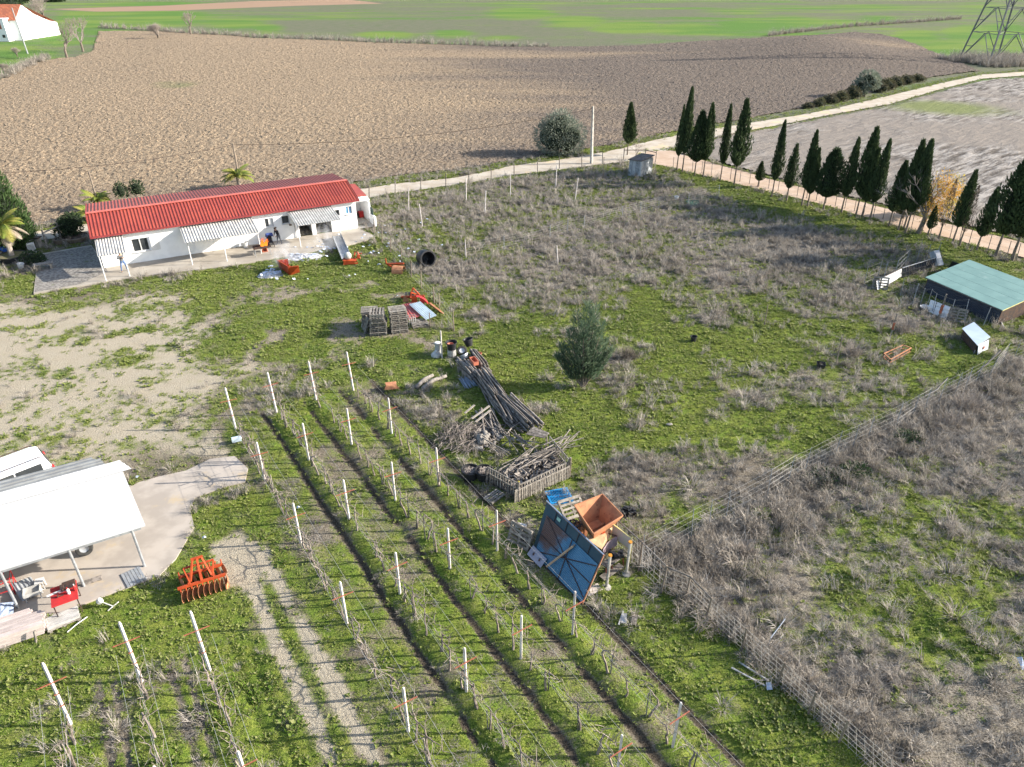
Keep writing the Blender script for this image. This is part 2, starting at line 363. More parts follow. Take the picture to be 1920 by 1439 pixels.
BLOBS = [  # px, py, radius m, green, dry : patches seen in the paddock and the rough
    (990, 640, 4, .55, -.4), (1290, 640, 5, .5, -.4), (1180, 570, 3.5, .4, -.3), (1430, 660, 4, .45, -.3), (960, 740, 4, .5, -.4), (1120, 800, 4.5, .5, -.4), (1260, 820, 4, .35, -.2),
    (890, 560, 2.5, .4, -.3), (1480, 800, 3.5, .5, -.5), (1700, 640, 3, .4, -.3), (860, 450, 4, .3, -.2), (1240, 460, 4, .25, -.1), (1560, 620, 3, .35, -.2), (1640, 700, 4, .3, -.1),
    (1350, 480, 4, -.2, .4), (1500, 450, 4, -.4, .8), (1450, 470, 4, -.4, .8), (1540, 470, 3.5, -.4, .7), (1250, 430, 5, -.2, .4), (1050, 500, 4, -.2, .5), (1100, 470, 4, -.2, .4), (1350, 530, 1.6, -.6, 1.0), (1340, 600, 2.5, -.2, .4),
    (1200, 760, 3, -.2, .4), (1560, 560, 3, -.1, .4), (1590, 660, 1.8, -.4, .8), (1680, 610, 1.6, -.4, .9), (1150, 900, 2, -.5, .8), (1270, 880, 1.8, -.5, .9), (1190, 885, 1.5, -.5, .9), (1400, 730, 3, -.2, .5), (1520, 720, 3, -.1, .4), (920, 590, 1.6, -.5, .9),
    (870, 520, 2, -.4, .7), (830, 500, 1.5, -.4, .7), (1170, 680, 1.4, -.5, .8), (1050, 700, 1.2, -.3, .5), (1160, 720, 1.2, -.3, .9), (1020, 770, 1.5, -.2, .6), (1400, 915, 1.8, -.7, .1),
    (1650, 1010, 1.6, .55, -.5), (1720, 960, 1.6, .6, -.5), (1560, 1065, 1.3, .4, -.4), (1700, 1180, 2.2, .6, -.45), (1780, 1130, 2.0, .6, -.4), (1860, 1190, 2.2, .5, -.4), (1430, 1085, 1.0, .35, -.3), (1880, 970, 2, .3, -.2), (1480, 1180, 1.2, .4, -.3), (1560, 960, 1.4, .3, -.2), (1800, 1040, 1.5, .4, -.2), (1880, 1080, 1.5, .4, -.3),
    (1610, 890, 1.5, .4, -.2), (1420, 960, 1, .5, -.4)]
BL = [(site(a, b), r, g_, d_) for a, b, r, g_, d_ in BLOBS]
def fields(x, y):
    """green, dry straw, gravel, bare soil with painted furrow shade in 0..1 for ground points"""
    x0, y0 = x, y
    wx = (fbm(x, y, 1.8, 21) - .5) * 1.4 + (fbm(x, y, .5, 31, 2) - .5) * .5; wy = (fbm(x, y, 1.8, 22) - .5) * 1.4 + (fbm(x, y, .5, 32, 2) - .5) * .5
    x = x + wx; y = y + wy
    n1 = fbm(x0, y0, 5, 41); n2 = fbm(x0, y0, 1.5, 42)
    g = .52 + .75 * (n1 - .5) + .5 * (n2 - .5); d = .36 - .45 * (n1 - .5) + .7 * (fbm(x0, y0, 1.9, 43) - .5)
    gv = np.zeros_like(x); so = .25 * np.ones_like(x)
    def put(m, G_=None, D_=None, V_=None, S_=None):
        nonlocal g, d, gv, so
        if G_ is not None: g = g * (1 - m) + G_ * m
        if D_ is not None: d = d * (1 - m) + D_ * m
        if V_ is not None: gv = gv * (1 - m) + V_ * m
        if S_ is not None: so = so * (1 - m) + S_ * m
    put(soft(x, y, PADTOP, 3), .36 + .8 * (n2 - .5), .62 + .9 * (n1 - .5))
    for (bx, by), r, gg, dd in BL:
        m = np.exp(-(((x - bx) ** 2 + (y - by) ** 2) / r ** 2)); g = g + gg * m; d = d + dd * m
    put(soft(x, y, STRIP, 1.2), .68 + .6 * (n2 - .5), .10, .05 + .25 * sm(.58, .66, n1))
    mr = soft(x, y, ROUGH, .7)
    gr = .17 + .9 * (n1 - .5); dr = .86 - .5 * (n1 - .5)
    for (bx, by), r, gg, dd in BL[-14:]:
        m = np.exp(-(((x - bx) ** 2 + (y - by) ** 2) / r ** 2)); gr = gr + gg * m; dr = dr + dd * m
    put(mr, gr, dr, 0, .35)
    put(soft(x, y, WEDGE, .6), .78 + .5 * (n2 - .5), .10 + .5 * (n1 - .5), 0, .2)
    put(soft(x, y, LAWN, 3.0), .80 + .45 * (n2 - .5) - .5 * sm(.50, .72, fbm(x0, y0, 2.4, 61)) + .4 * (fbm(x0, y0, .4, 204, 2) - .5), .04, .40 * sm(.48, .70, fbm(x0, y0, 2.4, 61)), .05)
    yn = fbm(x0, y0, 3.2, 51); ys = fbm(x0 * .5 + y0 * .2, y0 - x0 * .3, 1.6, 52)
    put(soft(x, y, YARD, 3.2), .17 + .9 * (ys - .50) + .5 * (n2 - .5) + .9 * (fbm(x0, y0, .45, 203, 2) - .5), .08, .75 - .6 * (ys - .5), 0)
    s = x0 * VN[0] + y0 * VN[1]; t = x0 * VD[0] + y0 * VD[1]
    put(sm(5.2, 4.6, s) * sm(-31.5, -30, t), .80 + .6 * (n2 - .5), .10 + .3 * (n1 - .5), .05, .15)
    # vineyard
    s = x0 * VN[0] + y0 * VN[1]; t = x0 * VD[0] + y0 * VD[1]
    mv = sm(4.2, 5.0, s) * sm(14.6, 14.0, s) * sm(-38.6, -37.2, t)
    put(mv, .64 + .75 * (n2 - .5) + .3 * (n1 - .5), .26 + .7 * (fbm(x0, y0, 1.1, 71) - .5), .02, .35)
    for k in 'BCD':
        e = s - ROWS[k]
        put(mv * np.exp(-((e + .62 + .25 * (n2 - .5)) / .14) ** 2) * sm(.25, .5, fbm(x0, y0, .9, 301)), .05, .05, 0, 1.0)  # furrow bottom: bare soil, with the shadow line beside each row painted in
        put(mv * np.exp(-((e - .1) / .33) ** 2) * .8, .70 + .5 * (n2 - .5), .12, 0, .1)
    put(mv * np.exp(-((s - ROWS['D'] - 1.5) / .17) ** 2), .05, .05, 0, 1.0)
    ml = sm(-1.2, .6, s) * sm(4.9, 4.3, s) * sm(-29, -27, t) * soft(x, y, LANEW, .7)
    tr = np.exp(-((s - 2.65 - .3 * (n1 - .5)) / .30) ** 2) + np.exp(-((s - 3.8) / .40) ** 2) + .9 * sm(-23, -26.5, t) * sm(1.3, 2.0, s)
    put(ml, .72 - .75 * np.clip(tr, 0, 1) + .5 * (n2 - .5), .03, .25 + .75 * np.clip(tr, 0, 1), 0)
    mx = sm(1.0, .2, s) * sm(-23.5, -22, t)
    put(mx, .72 + .6 * (n2 - .5), .18 + .5 * (n1 - .5), 0, .2)
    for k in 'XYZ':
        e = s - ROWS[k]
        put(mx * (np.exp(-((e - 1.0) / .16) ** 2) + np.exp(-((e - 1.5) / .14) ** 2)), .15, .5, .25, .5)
    q = fbm(x0, y0, .8, 201, 3) - .5; q2 = fbm(x0, y0, 3.1, 202, 3) - .5
    g = g + .75 * q * (1 - .5 * gv) + .45 * q2 * (1 - gv); d = d - .7 * q + .3 * q2
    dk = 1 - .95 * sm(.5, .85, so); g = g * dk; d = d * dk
    return np.clip(g, 0, 1.15), np.clip(d, 0, 1.1), np.clip(gv, 0, 1), np.clip(so, 0, 1)

# ------------------------------------------------------------------ ground materials
def attr(t, n): return nd(t, 'ShaderNodeAttribute', attribute_name=n).outputs['Fac']
def ground_material():
    m, t, b = NT('ground_mix'); v = coords(t, rand=False)
    f1 = noise(t, v, 9, 5, .7); f2 = noise(t, v, 30, 3, .7); f3 = noise(t, v, 1.2, 4)
    def cut(name, amp=1.2, lo=.22, hi=.72):
        j = mathn(t, 'MULTIPLY_ADD', mathn(t, 'SUBTRACT', f1, .5), amp, attr(t, name)); return ramp(t, mathn(t, 'MULTIPLY_ADD', mathn(t, 'SUBTRACT', f2, .5), .5, j), lo, hi)
    f4 = noise(t, v, 16, 5, .75); sp_k = ramp(t, f4, .36, .62)
    col = mixc(t, sp_k, (.085, .07, .05), (.24, .205, .155))
    col = mixc(t, cut('soil', .5, .45, .75), col, mixc(t, sp_k, (.035, .028, .02), (.11, .09, .068)))  # soil tone kept extra dark, so furrow shade is part of the colour
    col = mixc(t, cut('gravel', .7, .3, .65), col, mixc(t, ramp(t, f2, .35, .68), mixc(t, f3, (.22, .18, .125), (.27, .235, .18)), mixc(t, f3, (.47, .41, .30), (.50, .455, .37))))
    col = mixc(t, cut('dry', .8, .35, .75), col, mixc(t, sp_k, (.065, .055, .042), (.30, .265, .215)))
    grn = mixc(t, ramp(t, f3, .35, .65), mixc(t, sp_k, (.05, .09, .012), (.17, .235, .038)), mixc(t, sp_k, (.08, .115, .016), (.25, .275, .058)))
    col = mixc(t, cut('green'), col, grn)
    t.links.new(col, b.inputs['Base Color']); b.inputs['Roughness'].default_value = .95; b.inputs['Specular IOR Level'].default_value = .1
    hh = mathn(t, 'ADD', mathn(t, 'MULTIPLY', f1, 1.0), mathn(t, 'MULTIPLY', f2, .5)); bumpn(t, b, hh, .9, .10)
    return m
def road_material(name, a, c, dirt, puddle=False):
    m, t, b = NT(name); v = coords(t, rand=False); f = noise(t, v, .6, 4); g_ = noise(t, v, 8, 4, .7)
    col = mixc(t, ramp(t, f, .35, .65), a, c); col = mixc(t, ramp(t, g_, .55, .8), col, dirt)
    b.inputs['Roughness'].default_value = .95
    if puddle:
        p = ramp(t, noise(t, v, .22, 3), .60, .64); col = mixc(t, p, col, (.50, .40, .27)); 
    t.links.new(col, b.inputs['Base Color']); b.inputs['Specular IOR Level'].default_value = .2; bumpn(t, b, g_, .4, .04); return m

def grid_mesh(name, X, Y, Z, mats, att=None, keep=None, smooth=True):
    r, c = X.shape; me = bpy.data.meshes.new(name)
    idx = np.arange(r * c).reshape(r, c)
    q = np.stack([idx[:-1, :-1], idx[:-1, 1:], idx[1:, 1:], idx[1:, :-1]], -1).reshape(-1, 4)
    vs = np.stack([X, Y, Z], -1).reshape(-1, 3)
    if keep is not None:
        q = q[keep.reshape(-1)]; used = np.zeros(len(vs), bool); used[q.ravel()] = True; mp = np.cumsum(used) - 1
        q = mp[q]; vs = vs[used]
        att = {k: a.reshape(-1)[used] for k, a in (att or {}).items()}
    me.vertices.add(len(vs)); me.vertices.foreach_set('co', vs.ravel().astype(np.float32))
    me.loops.add(len(q) * 4); me.loops.foreach_set('vertex_index', q.ravel().astype(np.int32))
    me.polygons.add(len(q)); me.polygons.foreach_set('loop_start', np.arange(0, len(q) * 4, 4, dtype=np.int32))
    me.polygons.foreach_set('use_smooth', np.full(len(q), smooth))
    me.update(calc_edges=True)
    for k, a in (att or {}).items():
        at = me.attributes.new(k, 'FLOAT', 'POINT'); at.data.foreach_set('value', np.asarray(a, np.float32).ravel())
    for m in (mats if isinstance(mats, list) else [mats]): me.materials.append(m)
    me.validate(); return me

# near ground
ys = 7 * (122 / 7.0) ** np.linspace(0, 1, 470); ss = np.linspace(-1, 1, 560)
Yg, Sg = np.meshgrid(ys, ss, indexing='ij'); Xg = Sg * (Yg * .80 + 9)
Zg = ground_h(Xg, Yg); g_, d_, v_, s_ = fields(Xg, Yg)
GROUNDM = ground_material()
tag(obj('ground', grid_mesh('ground', Xg, Yg, Zg, GROUNDM, dict(green=g_, dry=d_, gravel=v_, soil=s_)), None), 'grass, weeds and bare earth of the smallholding', 'ground', kind='structure')  # the soil mask also carries the painted furrow shade

# far meadow, out to the horizon, with low hills beyond the picture
def far_h(x, y):
    r = np.hypot(x, y); dip = sm(4, 9, y) * sm(118, 110, y) * sm(3, -3, np.abs(x) - .8 * y - 2); return -.06 - .9 * dip + 30 * sm(650, 1600, r) * fbm(x, y, 420, 77) + 18 * sm(900, 2600, r)
GB = [(300, 32, 150, 16, .95), (430, 42, 90, 12, .9), (180, 22, 80, 16, .9), (300, 8, 190, 7, .8), (500, 52, 40, 8, .85), (720, 66, 60, 7, .9), (850, 62, 50, 7, .7), (980, 24, 70, 9, .95), (1080, 40, 70, 9, 1.0), (1180, 50, 80, 10, 1.0), (1290, 52, 80, 10, 1.0), (1400, 46, 80, 10, .95), (1490, 42, 80, 12, .9), (1570, 44, 70, 9, .8), (1650, 38, 60, 9, .7),
      (1720, 68, 60, 14, 1.0), (1770, 88, 50, 12, 1.0), (1810, 60, 60, 14, 1.0), (1880, 60, 60, 20, 1.0), (1900, 98, 60, 10, 1.0), (1380, 20, 90, 6, .6), (1850, 10, 90, 8, .7), (40, 100, 80, 18, 1.0), (10, 122, 60, 14, 1.0), (105, 72, 30, 16, 1.0), (140, 40, 60, 18, .9), (700, 42, 60, 6, .55), (940, 72, 60, 7, .6), (200, 60, 60, 6, .7), (600, 30, 80, 5, .5)]
yy = np.concatenate([np.linspace(-700, 20, 20), np.linspace(30, 640, 260), np.linspace(660, 4200, 60)]); xx = np.concatenate([np.linspace(-4200, -640, 40), np.linspace(-620, 620, 320), np.linspace(640, 4200, 40)])
Yf, Xf = np.meshgrid(yy, xx, indexing='ij')
gf = .38 + .9 * (fbm(Xf, Yf * 3.0, 90, 91) - .5) + .5 * (fbm(Xf, Yf * 2.5, 22, 92) - .5)
for a, bb, rw, rh, k in GB:
    bx, by = site(a, bb); ry = (site(a, bb - rh)[1] - site(a, bb + rh)[1]) / 1.5; rx = rw / FOC * math.hypot(by, 23) * .95; skw = bx / by
    gf = np.maximum(gf, k * np.exp(-(((Xf - bx - skw * (Yf - by)) / rx) ** 2 + ((Yf - by) / ry) ** 2)) + .5 * (fbm(Xf, Yf * 2.0, 26, 93) - .5) + .5 * (fbm(Xf, Yf * 1.2, 70, 94) - .5))
BROWN = plan((95, 17), (300, 11), (480, 2), (650, -1), (720, 7), (560, 11), (480, 14), (330, 20), (180, 22))
bro = soft(Xf, Yf, BROWN, 8)
gf = gf * (1 - bro)
def meadow_material():
    m, t, b = NT('meadow_mix'); v = coords(t, rand=False); v2 = coords(t, (.5, 1.5, 1), rand=False)
    f1 = noise(t, v2, .5, 5, .65); f2 = noise(t, v, 1.6, 4, .7); f3 = noise(t, v2, .03, 3)
    dull = mixc(t, ramp(t, f1, .3, .7), (.165, .155, .115), (.115, .135, .075))
    grn = mixc(t, ramp(t, f3, .4, .6), (.085, .175, .038), (.165, .225, .052)); grn = mixc(t, mathn(t, 'MULTIPLY', f2, .6), grn, (.12, .19, .05))
    j = mathn(t, 'MULTIPLY_ADD', mathn(t, 'SUBTRACT', f1, .5), .7, attr(t, 'green'))
    col = mixc(t, ramp(t, j, .28, .72), dull, grn)
    col = mixc(t, ramp(t, mathn(t, 'MULTIPLY_ADD', mathn(t, 'SUBTRACT', f1, .5), .8, attr(t, 'brown')), .4, .7), col, (.31, .21, .145))
    t.links.new(col, b.inputs['Base Color']); b.inputs['Roughness'].default_value = 1; b.inputs['Specular IOR Level'].default_value = .05
    bumpn(t, b, mathn(t, 'ADD', f1, f2), .8, .35); return m
tag(obj('meadow', grid_mesh('meadow', Xf, Yf, far_h(Xf, Yf), meadow_material(), dict(green=gf, brown=bro)), None), 'patchy green and dull grass meadow rising beyond the ploughed field', 'meadow', kind='structure')

# ploughed field
def plough_material():
    m, t, b = NT('ploughed_soil'); v = coords(t, rand=False)
    f1 = noise(t, v, 3.6, 5, .7); f2 = noise(t, v, 9, 3, .6); f3 = noise(t, coords(t, (.35, 1.6, 1), rand=False), .07, 4)
    tan = mixc(t, ramp(t, f1, .36, .66), (.165, .12, .082), (.35, .275, .19))
    dk = mixc(t, ramp(t, f1, .36, .66), (.075, .06, .05), (.195, .162, .136))
    j = mathn(t, 'MULTIPLY_ADD', mathn(t, 'SUBTRACT', f3, .5), .8, attr(t, 'tan')); col = mixc(t, ramp(t, j, .2, .8), dk, tan)
    col = mixc(t, ramp(t, mathn(t, 'MULTIPLY_ADD', f2, .25, attr(t, 'weed')), .72, .95), col, (.12, .15, .06))
    t.links.new(col, b.inputs['Base Color']); b.inputs['Roughness'].default_value = 1; b.inputs['Specular IOR Level'].default_value = .08
    bumpn(t, b, mathn(t, 'ADD', f1, mathn(t, 'MULTIPLY', f2, .4)), .85, .26); return m
yp = 58 * (312 / 58.0) ** np.linspace(0, 1, 430); sp_ = np.linspace(-1, .72, 900)
Yp, Sp = np.meshgrid(yp, sp_, indexing='ij'); Xp = Sp * (Yp * .86 + 10)
jx = NR.uniform(-.25, .25, Xp.shape); jy = NR.uniform(-.2, .2, Xp.shape); Xp = Xp + jx * (Yp / 160); Yp = Yp + jy * (Yp / 160)
ed = segd(Xp, Yp, FIELD + [FIELD[0]]); ins = inpoly(Xp + 1.2 * (fbm(Xp, Yp, 3, 5) - .5), Yp + 1.6 * (fbm(Xp, Yp, 3, 6) - .5), FIELD)
bx, by = site(1640, 95)
Zp = .10 + .18 * (np.abs(vn(Xp, Yp, .6, 1) - .5) + vn(Xp, Yp, .36, 2) - .5) + sm(0, 40, ed) * (.9 * fbm(Xp, Yp, 60, 8)) + 3.2 * sm(0, 45, ed) * np.exp(-(((Xp - bx) / 50) ** 2 + ((Yp - by) / 45) ** 2))
tanv = .95 - .95 * sm(-75, 60, Xp + .12 * (Yp - 100)) + .25 * np.exp(-((Yp - 150) / 30) ** 2) * sm(60, -10, Xp) + .2 * np.exp(-(((Xp - 28) / 14) ** 2 + ((Yp - 112) / 10) ** 2))
tanv = tanv - .30 * sm(95, 78, Yp) + .45 * np.exp(-(((Xp - 20) / 60) ** 2 + ((Yp - 225) / 14) ** 2)) - .6 * np.exp(-(((Xp - 120) / 30) ** 2 + ((Yp - 200) / 14) ** 2)) + .5 * np.exp(-(((Xp - 125) / 30) ** 2 + ((Yp - 255) / 22) ** 2))
weed = .45 * np.exp(-(((Xp + 75) / 16) ** 2 + ((Yp - 165) / 14) ** 2)) + .4 * np.exp(-(((Xp - 25) / 30) ** 2 + ((Yp - 175) / 6) ** 2)) + .35 * np.exp(-(((Xp - 8) / 20) ** 2 + ((Yp - 150) / 5) ** 2)) + .35 * fbm(Xp, Yp, 14, 19)
kp = ins[:-1, :-1] & ins[1:, 1:] & ins[:-1, 1:] & ins[1:, :-1]
tag(obj('ploughed_field', grid_mesh('ploughed_field', Xp, Yp, Zp, plough_material(), dict(tan=tanv, weed=weed), kp, smooth=False), None), 'wide field of rough ploughed brown clods', 'field', kind='structure')

# harrowed field right of the road
def harrow_material():
    m, t, b = NT('harrowed_soil'); tc = nd(t, 'ShaderNodeTexCoord'); mp = nd(t, 'ShaderNodeMapping'); t.links.new(tc.outputs['Object'], mp.inputs[0])
    mp.inputs['Rotation'].default_value = (0, 0, math.radians(-40)); mp2 = nd(t, 'ShaderNodeMapping'); t.links.new(mp.outputs[0], mp2.inputs[0]); mp2.inputs['Scale'].default_value = (.22, 1.3, 1); v = mp2.outputs[0]; v0 = coords(t, rand=False)
    f1 = noise(t, v, .9, 6, .72); f2 = noise(t, v0, 3, 4, .7); f3 = noise(t, v0, .04, 3)
    col = mixc(t, ramp(t, f1, .36, .64), (.085, .072, .062), (.36, .33, .30)); col = mixc(t, ramp(t, f3, .4, .6), col, mixc(t, f2, (.16, .135, .115), (.30, .265, .23)))
    col = mixc(t, ramp(t, mathn(t, 'MULTIPLY_ADD', f2, .3, attr(t, 'weed')), .6, .95), col, (.17, .19, .08))
    t.links.new(col, b.inputs['Base Color']); b.inputs['Roughness'].default_value = 1; b.inputs['Specular IOR Level'].default_value = .08
    bumpn(t, b, mathn(t, 'ADD', f1, mathn(t, 'MULTIPLY', f2, .4)), 1.0, .35); return m
yh = 52 * (230 / 52.0) ** np.linspace(0, 1, 260); xh = np.linspace(16, 190, 420)
Yh, Xh = np.meshgrid(yh, xh, indexing='ij'); ih = inpoly(Xh + 1.5 * (fbm(Xh, Yh, 3, 15) - .5), Yh + 1.5 * (fbm(Xh, Yh, 3, 16) - .5), HARROW)
ca, sa = math.cos(math.radians(-40)), math.sin(math.radians(-40)); la = Xh * ca - Yh * sa; lb = Xh * sa + Yh * ca
Zh = .10 + .14 * vn(la, lb * 3.2, 2.6, 4) + .08 * vn(Xh, Yh, .6, 5)
wx_, wy_ = site(1760, 205); wh = .7 * np.exp(-(((Xh - wx_) / 14) ** 2 + ((Yh - wy_) / 12) ** 2)) + .3 * fbm(Xh, Yh, 12, 66)
kh = ih[:-1, :-1] & ih[1:, 1:] & ih[:-1, 1:] & ih[1:, :-1]
tag(obj('harrowed_field', grid_mesh('harrowed_field', Xh, Yh, Zh, harrow_material(), dict(weed=wh), kh), None), 'grey brown harrowed field streaked with pale stubble', 'field', kind='structure')

def strip(name, pairs, z, mat, label, cat, n=8, wob=.25, cols=9):
    P = []
    for i in range(len(pairs) - 1):
        for k in range(n):
            f = k / n; a = np.array(pairs[i][0]) * (1 - f) + np.array(pairs[i + 1][0]) * f; b_ = np.array(pairs[i][1]) * (1 - f) + np.array(pairs[i + 1][1]) * f; P.append((a, b_))
    P.append((np.array(pairs[-1][0]), np.array(pairs[-1][1])))
    X = np.zeros((len(P), cols)); Y = X.copy()
    for i, (a, b_) in enumerate(P):
        for j in range(cols):
            p = a + (b_ - a) * j / (cols - 1)
            if j in (0, cols - 1): p = p + (b_ - a) / np.hypot(*(b_ - a)) * wob * 2 * (vn([p[0]], [p[1]], 1.6, 3)[0] - .5)
            X[i, j], Y[i, j] = p
    Z = z + .03 * (vn(X, Y, .9, 8) - .5) - .0
    return tag(obj(name, grid_mesh(name, X, Y, Z, mat), None), label, cat, kind='structure')
strip('dirt_road', ROAD, .09, road_material('road_pale', (.38, .32, .25), (.46, .41, .34), (.29, .235, .17), True), 'pale dirt road curving past the ploughed field', 'road')
strip('dirt_track', TRACK, .11, road_material('track_pink', (.40, .29, .21), (.46, .35, .27), (.28, .21, .14)), 'pinkish dirt track running behind the row of cypresses', 'track')
tm = [tuple((np.array(p[0]) + .0 * np.array(p[1])) * .0 + np.array(p[0]) * (.5 + k) + np.array(p[1]) * (.5 - k) for k in (.07, -.07)) for p in TRACK[4:]]
def poly_sheet(name, P, z, mat, label, cat, th=.12, res=.25):
    mb = MB(); mb.prism([tuple(p) for p in P], z - th, z); return obj(name, mb, mat, label=label, cat=cat, kind='structure')
APR = M('apron_concrete', (.40, .36, .305), (.31, .275, .23), .5, .95, .2, spots=((.24, .21, .17), .9, .60))
COB = M('cobble_paving', (.27, .25, .225), (.15, .135, .12), 5, .95, .8, spots=((.14, .15, .08), 1.2, .60), lo=.42, hi=.58)
obj('paving_slabs', MB().prism(APRON, -.1, .12), APR, label='cracked concrete and cobbled apron in front of the long white house', cat='paving', kind='structure')
obj('cobbled_yard', MB().prism(plan((66, 551), (71, 502), (79, 480), (171, 464), (196, 500), (203, 512), (150, 536)), -.05, .128), COB, label='dark cobbled yard at the shaded end of the house', cat='paving', kind='structure')
obj('concrete_slab', MB().prism(SLAB, -.1, .06), M('slab_concrete', (.42, .37, .32), (.33, .29, .25), .7, .95, .15, spots=((.42, .34, .24), .5, .58)), label='bare pale concrete slab under the carport', cat='paving', kind='structure')
NOGROW = [APRON, SLAB, [p[0] for p in TRACK] + [p[1] for p in TRACK][::-1]]

# ------------------------------------------------------------------ ground plants
GRL = LEAF('fresh_leaf', (.14, .24, .03), (.22, .30, .06), .3)
def proto(name, fn, mat):
    mb = MB(); fn(mb); return bpy.data.objects.new(name, mb.mesh(name, mat))
def blade(mb, x, y, an, lean, L, w_, z0=0, bend=.35):
    dx, dy = math.cos(an), math.sin(an); px_, py_ = -dy * w_ / 2, dx * w_ / 2
    a = L * math.sin(lean); h = L * math.cos(lean)
    m = (x + dx * a * .45, y + dy * a * .45, z0 + h * .62); e = (x + dx * a * (1 + bend), y + dy * a * (1 + bend), z0 + h)
    mb.add([(x - px_, y - py_, z0), (x + px_, y + py_, z0), (m[0] + px_ * .8, m[1] + py_ * .8, m[2]), (m[0] - px_ * .8, m[1] - py_ * .8, m[2]), e], [(0, 1, 2, 3), (3, 2, 4)])
def grass_a(mb):
    for i in range(26):
        r = .13 * math.sqrt(U(0, 1)); a = U(0, 6.28); blade(mb, r * math.cos(a), r * math.sin(a), U(0, 6.28), U(.2, 1.0), U(.06, .16), U(.014, .026))
def grass_b(mb):
    for k in range(3):
        cx, cy = U(-.10, .10), U(-.10, .10)
        for i in range(7):
            a = U(0, 6.28); L = U(.05, .11); w_ = L * .40; dx, dy = math.cos(a), math.sin(a); z = U(.01, .04); zz = z + L * U(.1, .7)
            mb.face([(cx, cy, z), (cx + dx * L * .5 - dy * w_, cy + dy * L * .5 + dx * w_, (z + zz) / 2 + .015), (cx + dx * L, cy + dy * L, zz), (cx + dx * L * .5 + dy * w_, cy + dy * L * .5 - dx * w_, (z + zz) / 2 + .015)])
def grass_c(mb):
    for i in range(24):
        r = .18 * math.sqrt(U(0, 1)); a = U(0, 6.28); blade(mb, r * math.cos(a), r * math.sin(a), U(0, 6.28), U(.4, 1.2), U(.04, .10), U(.016, .03))
def dry_a(mb):
    for i in range(18):
        r = .14 * math.sqrt(U(0, 1)); a = U(0, 6.28); an = U(0, 6.28); L = U(.35, .85); le = U(.05, .5); blade(mb, r * math.cos(a), r * math.sin(a), an, le, L, U(.014, .024))
        if i % 2:
            for j in range(3):
                f = U(.4, .95); x = r * math.cos(a) + math.cos(an) * L * math.sin(le) * f; y = r * math.sin(a) + math.sin(an) * L * math.sin(le) * f
                blade(mb, x, y, U(0, 6.28), U(.5, 1.1), U(.08, .22), .016, L * math.cos(le) * f)
def dry_b(mb):
    a0 = U(0, 6.28)
    for i in range(30):
        r = .38 * math.sqrt(U(0, 1)); a = U(0, 6.28); blade(mb, r * math.cos(a), r * math.sin(a), a0 + U(-1.3, 1.3), U(.95, 1.45), U(.35, .8), U(.014, .026), U(0, .16), U(-.1, .3))
def dry_c(mb):
    for i in range(46):
        a = U(0, 6.28); le = U(.1, 1.3); L = U(.25, .55); r = .10; blade(mb, r * math.cos(a), r * math.sin(a), a, le, L, .014)
        x = math.cos(a) * L * math.sin(le) * .7; y = math.sin(a) * L * math.sin(le) * .7
        blade(mb, x, y, a + U(-1.2, 1.2), le + U(-.5, .5), L * .5, .013, L * math.cos(le) * .6)
def dry_d(mb):
    for i in range(26):
        r = .30 * math.sqrt(U(0, 1)); a = U(0, 6.28); blade(mb, r * math.cos(a), r * math.sin(a), U(0, 6.28), U(.4, 1.2), U(.12, .34), U(.016, .028))
GRM = TUFT('grass_blades', (.115, .205, .024), (.24, .31, .052), (.34, .31, .16), .38, .75)
DRM = TUFT('dry_stalks', (.31, .275, .23), (.50, .455, .40), (.115, .097, .078), .2, .9)
GREENS = [proto('grass_tuft', f, GRM) for f in (grass_a, grass_b, grass_c, grass_a, grass_b, grass_c)]
DRIES = [proto('dry_tuft', f, DRM) for f in (dry_a, dry_b, dry_c, dry_d, dry_a, dry_b, dry_c, dry_d)]

def scatter(name, P, rot, scl, tint, kind, protos, label, cat):
    me = bpy.data.meshes.new(name); n = len(P); me.vertices.add(n); me.vertices.foreach_set('co', np.asarray(P, np.float32).ravel())
    for k, ty, a in (('rot', 'FLOAT_VECTOR', rot), ('scl', 'FLOAT', scl), ('tint', 'FLOAT', tint), ('pick', 'INT', kind)):
        at = me.attributes.new(k, ty, 'POINT')
        at.data.foreach_set('vector' if ty == 'FLOAT_VECTOR' else 'value', np.asarray(a, np.int32 if ty == 'INT' else np.float32).ravel())
    o = bpy.data.objects.new(name, me); COL.objects.link(o); tag(o, label, cat, kind='stuff')
    ng = bpy.data.node_groups.new(name, 'GeometryNodeTree')
    ng.interface.new_socket('Geometry', in_out='INPUT', socket_type='NodeSocketGeometry'); ng.interface.new_socket('Geometry', in_out='OUTPUT', socket_type='NodeSocketGeometry')
    gi = ng.nodes.new('NodeGroupInput'); go = ng.nodes.new('NodeGroupOutput'); ip = ng.nodes.new('GeometryNodeInstanceOnPoints'); jn = ng.nodes.new('GeometryNodeJoinGeometry')
    for pr in reversed(protos):
        oi = ng.nodes.new('GeometryNodeObjectInfo'); oi.inputs['Object'].default_value = pr; oi.inputs['As Instance'].default_value = True
        ng.links.new(oi.outputs['Geometry'], jn.inputs[0])
    def na(k, ty):
        a = ng.nodes.new('GeometryNodeInputNamedAttribute'); a.data_type = ty; a.inputs[0].default_value = k; return a.outputs[0]
    ng.links.new(gi.outputs[0], ip.inputs['Points']); ng.links.new(jn.outputs[0], ip.inputs['Instance']); ip.inputs['Pick Instance'].default_value = True
    ng.links.new(na('pick', 'INT'), ip.inputs['Instance Index']); ng.links.new(na('rot', 'FLOAT_VECTOR'), ip.inputs['Rotation']); ng.links.new(na('scl', 'FLOAT'), ip.inputs['Scale'])
    ng.links.new(ip.outputs[0], go.inputs[0])
    md = o.modifiers.new('plants', 'NODES'); md.node_group = ng; return o

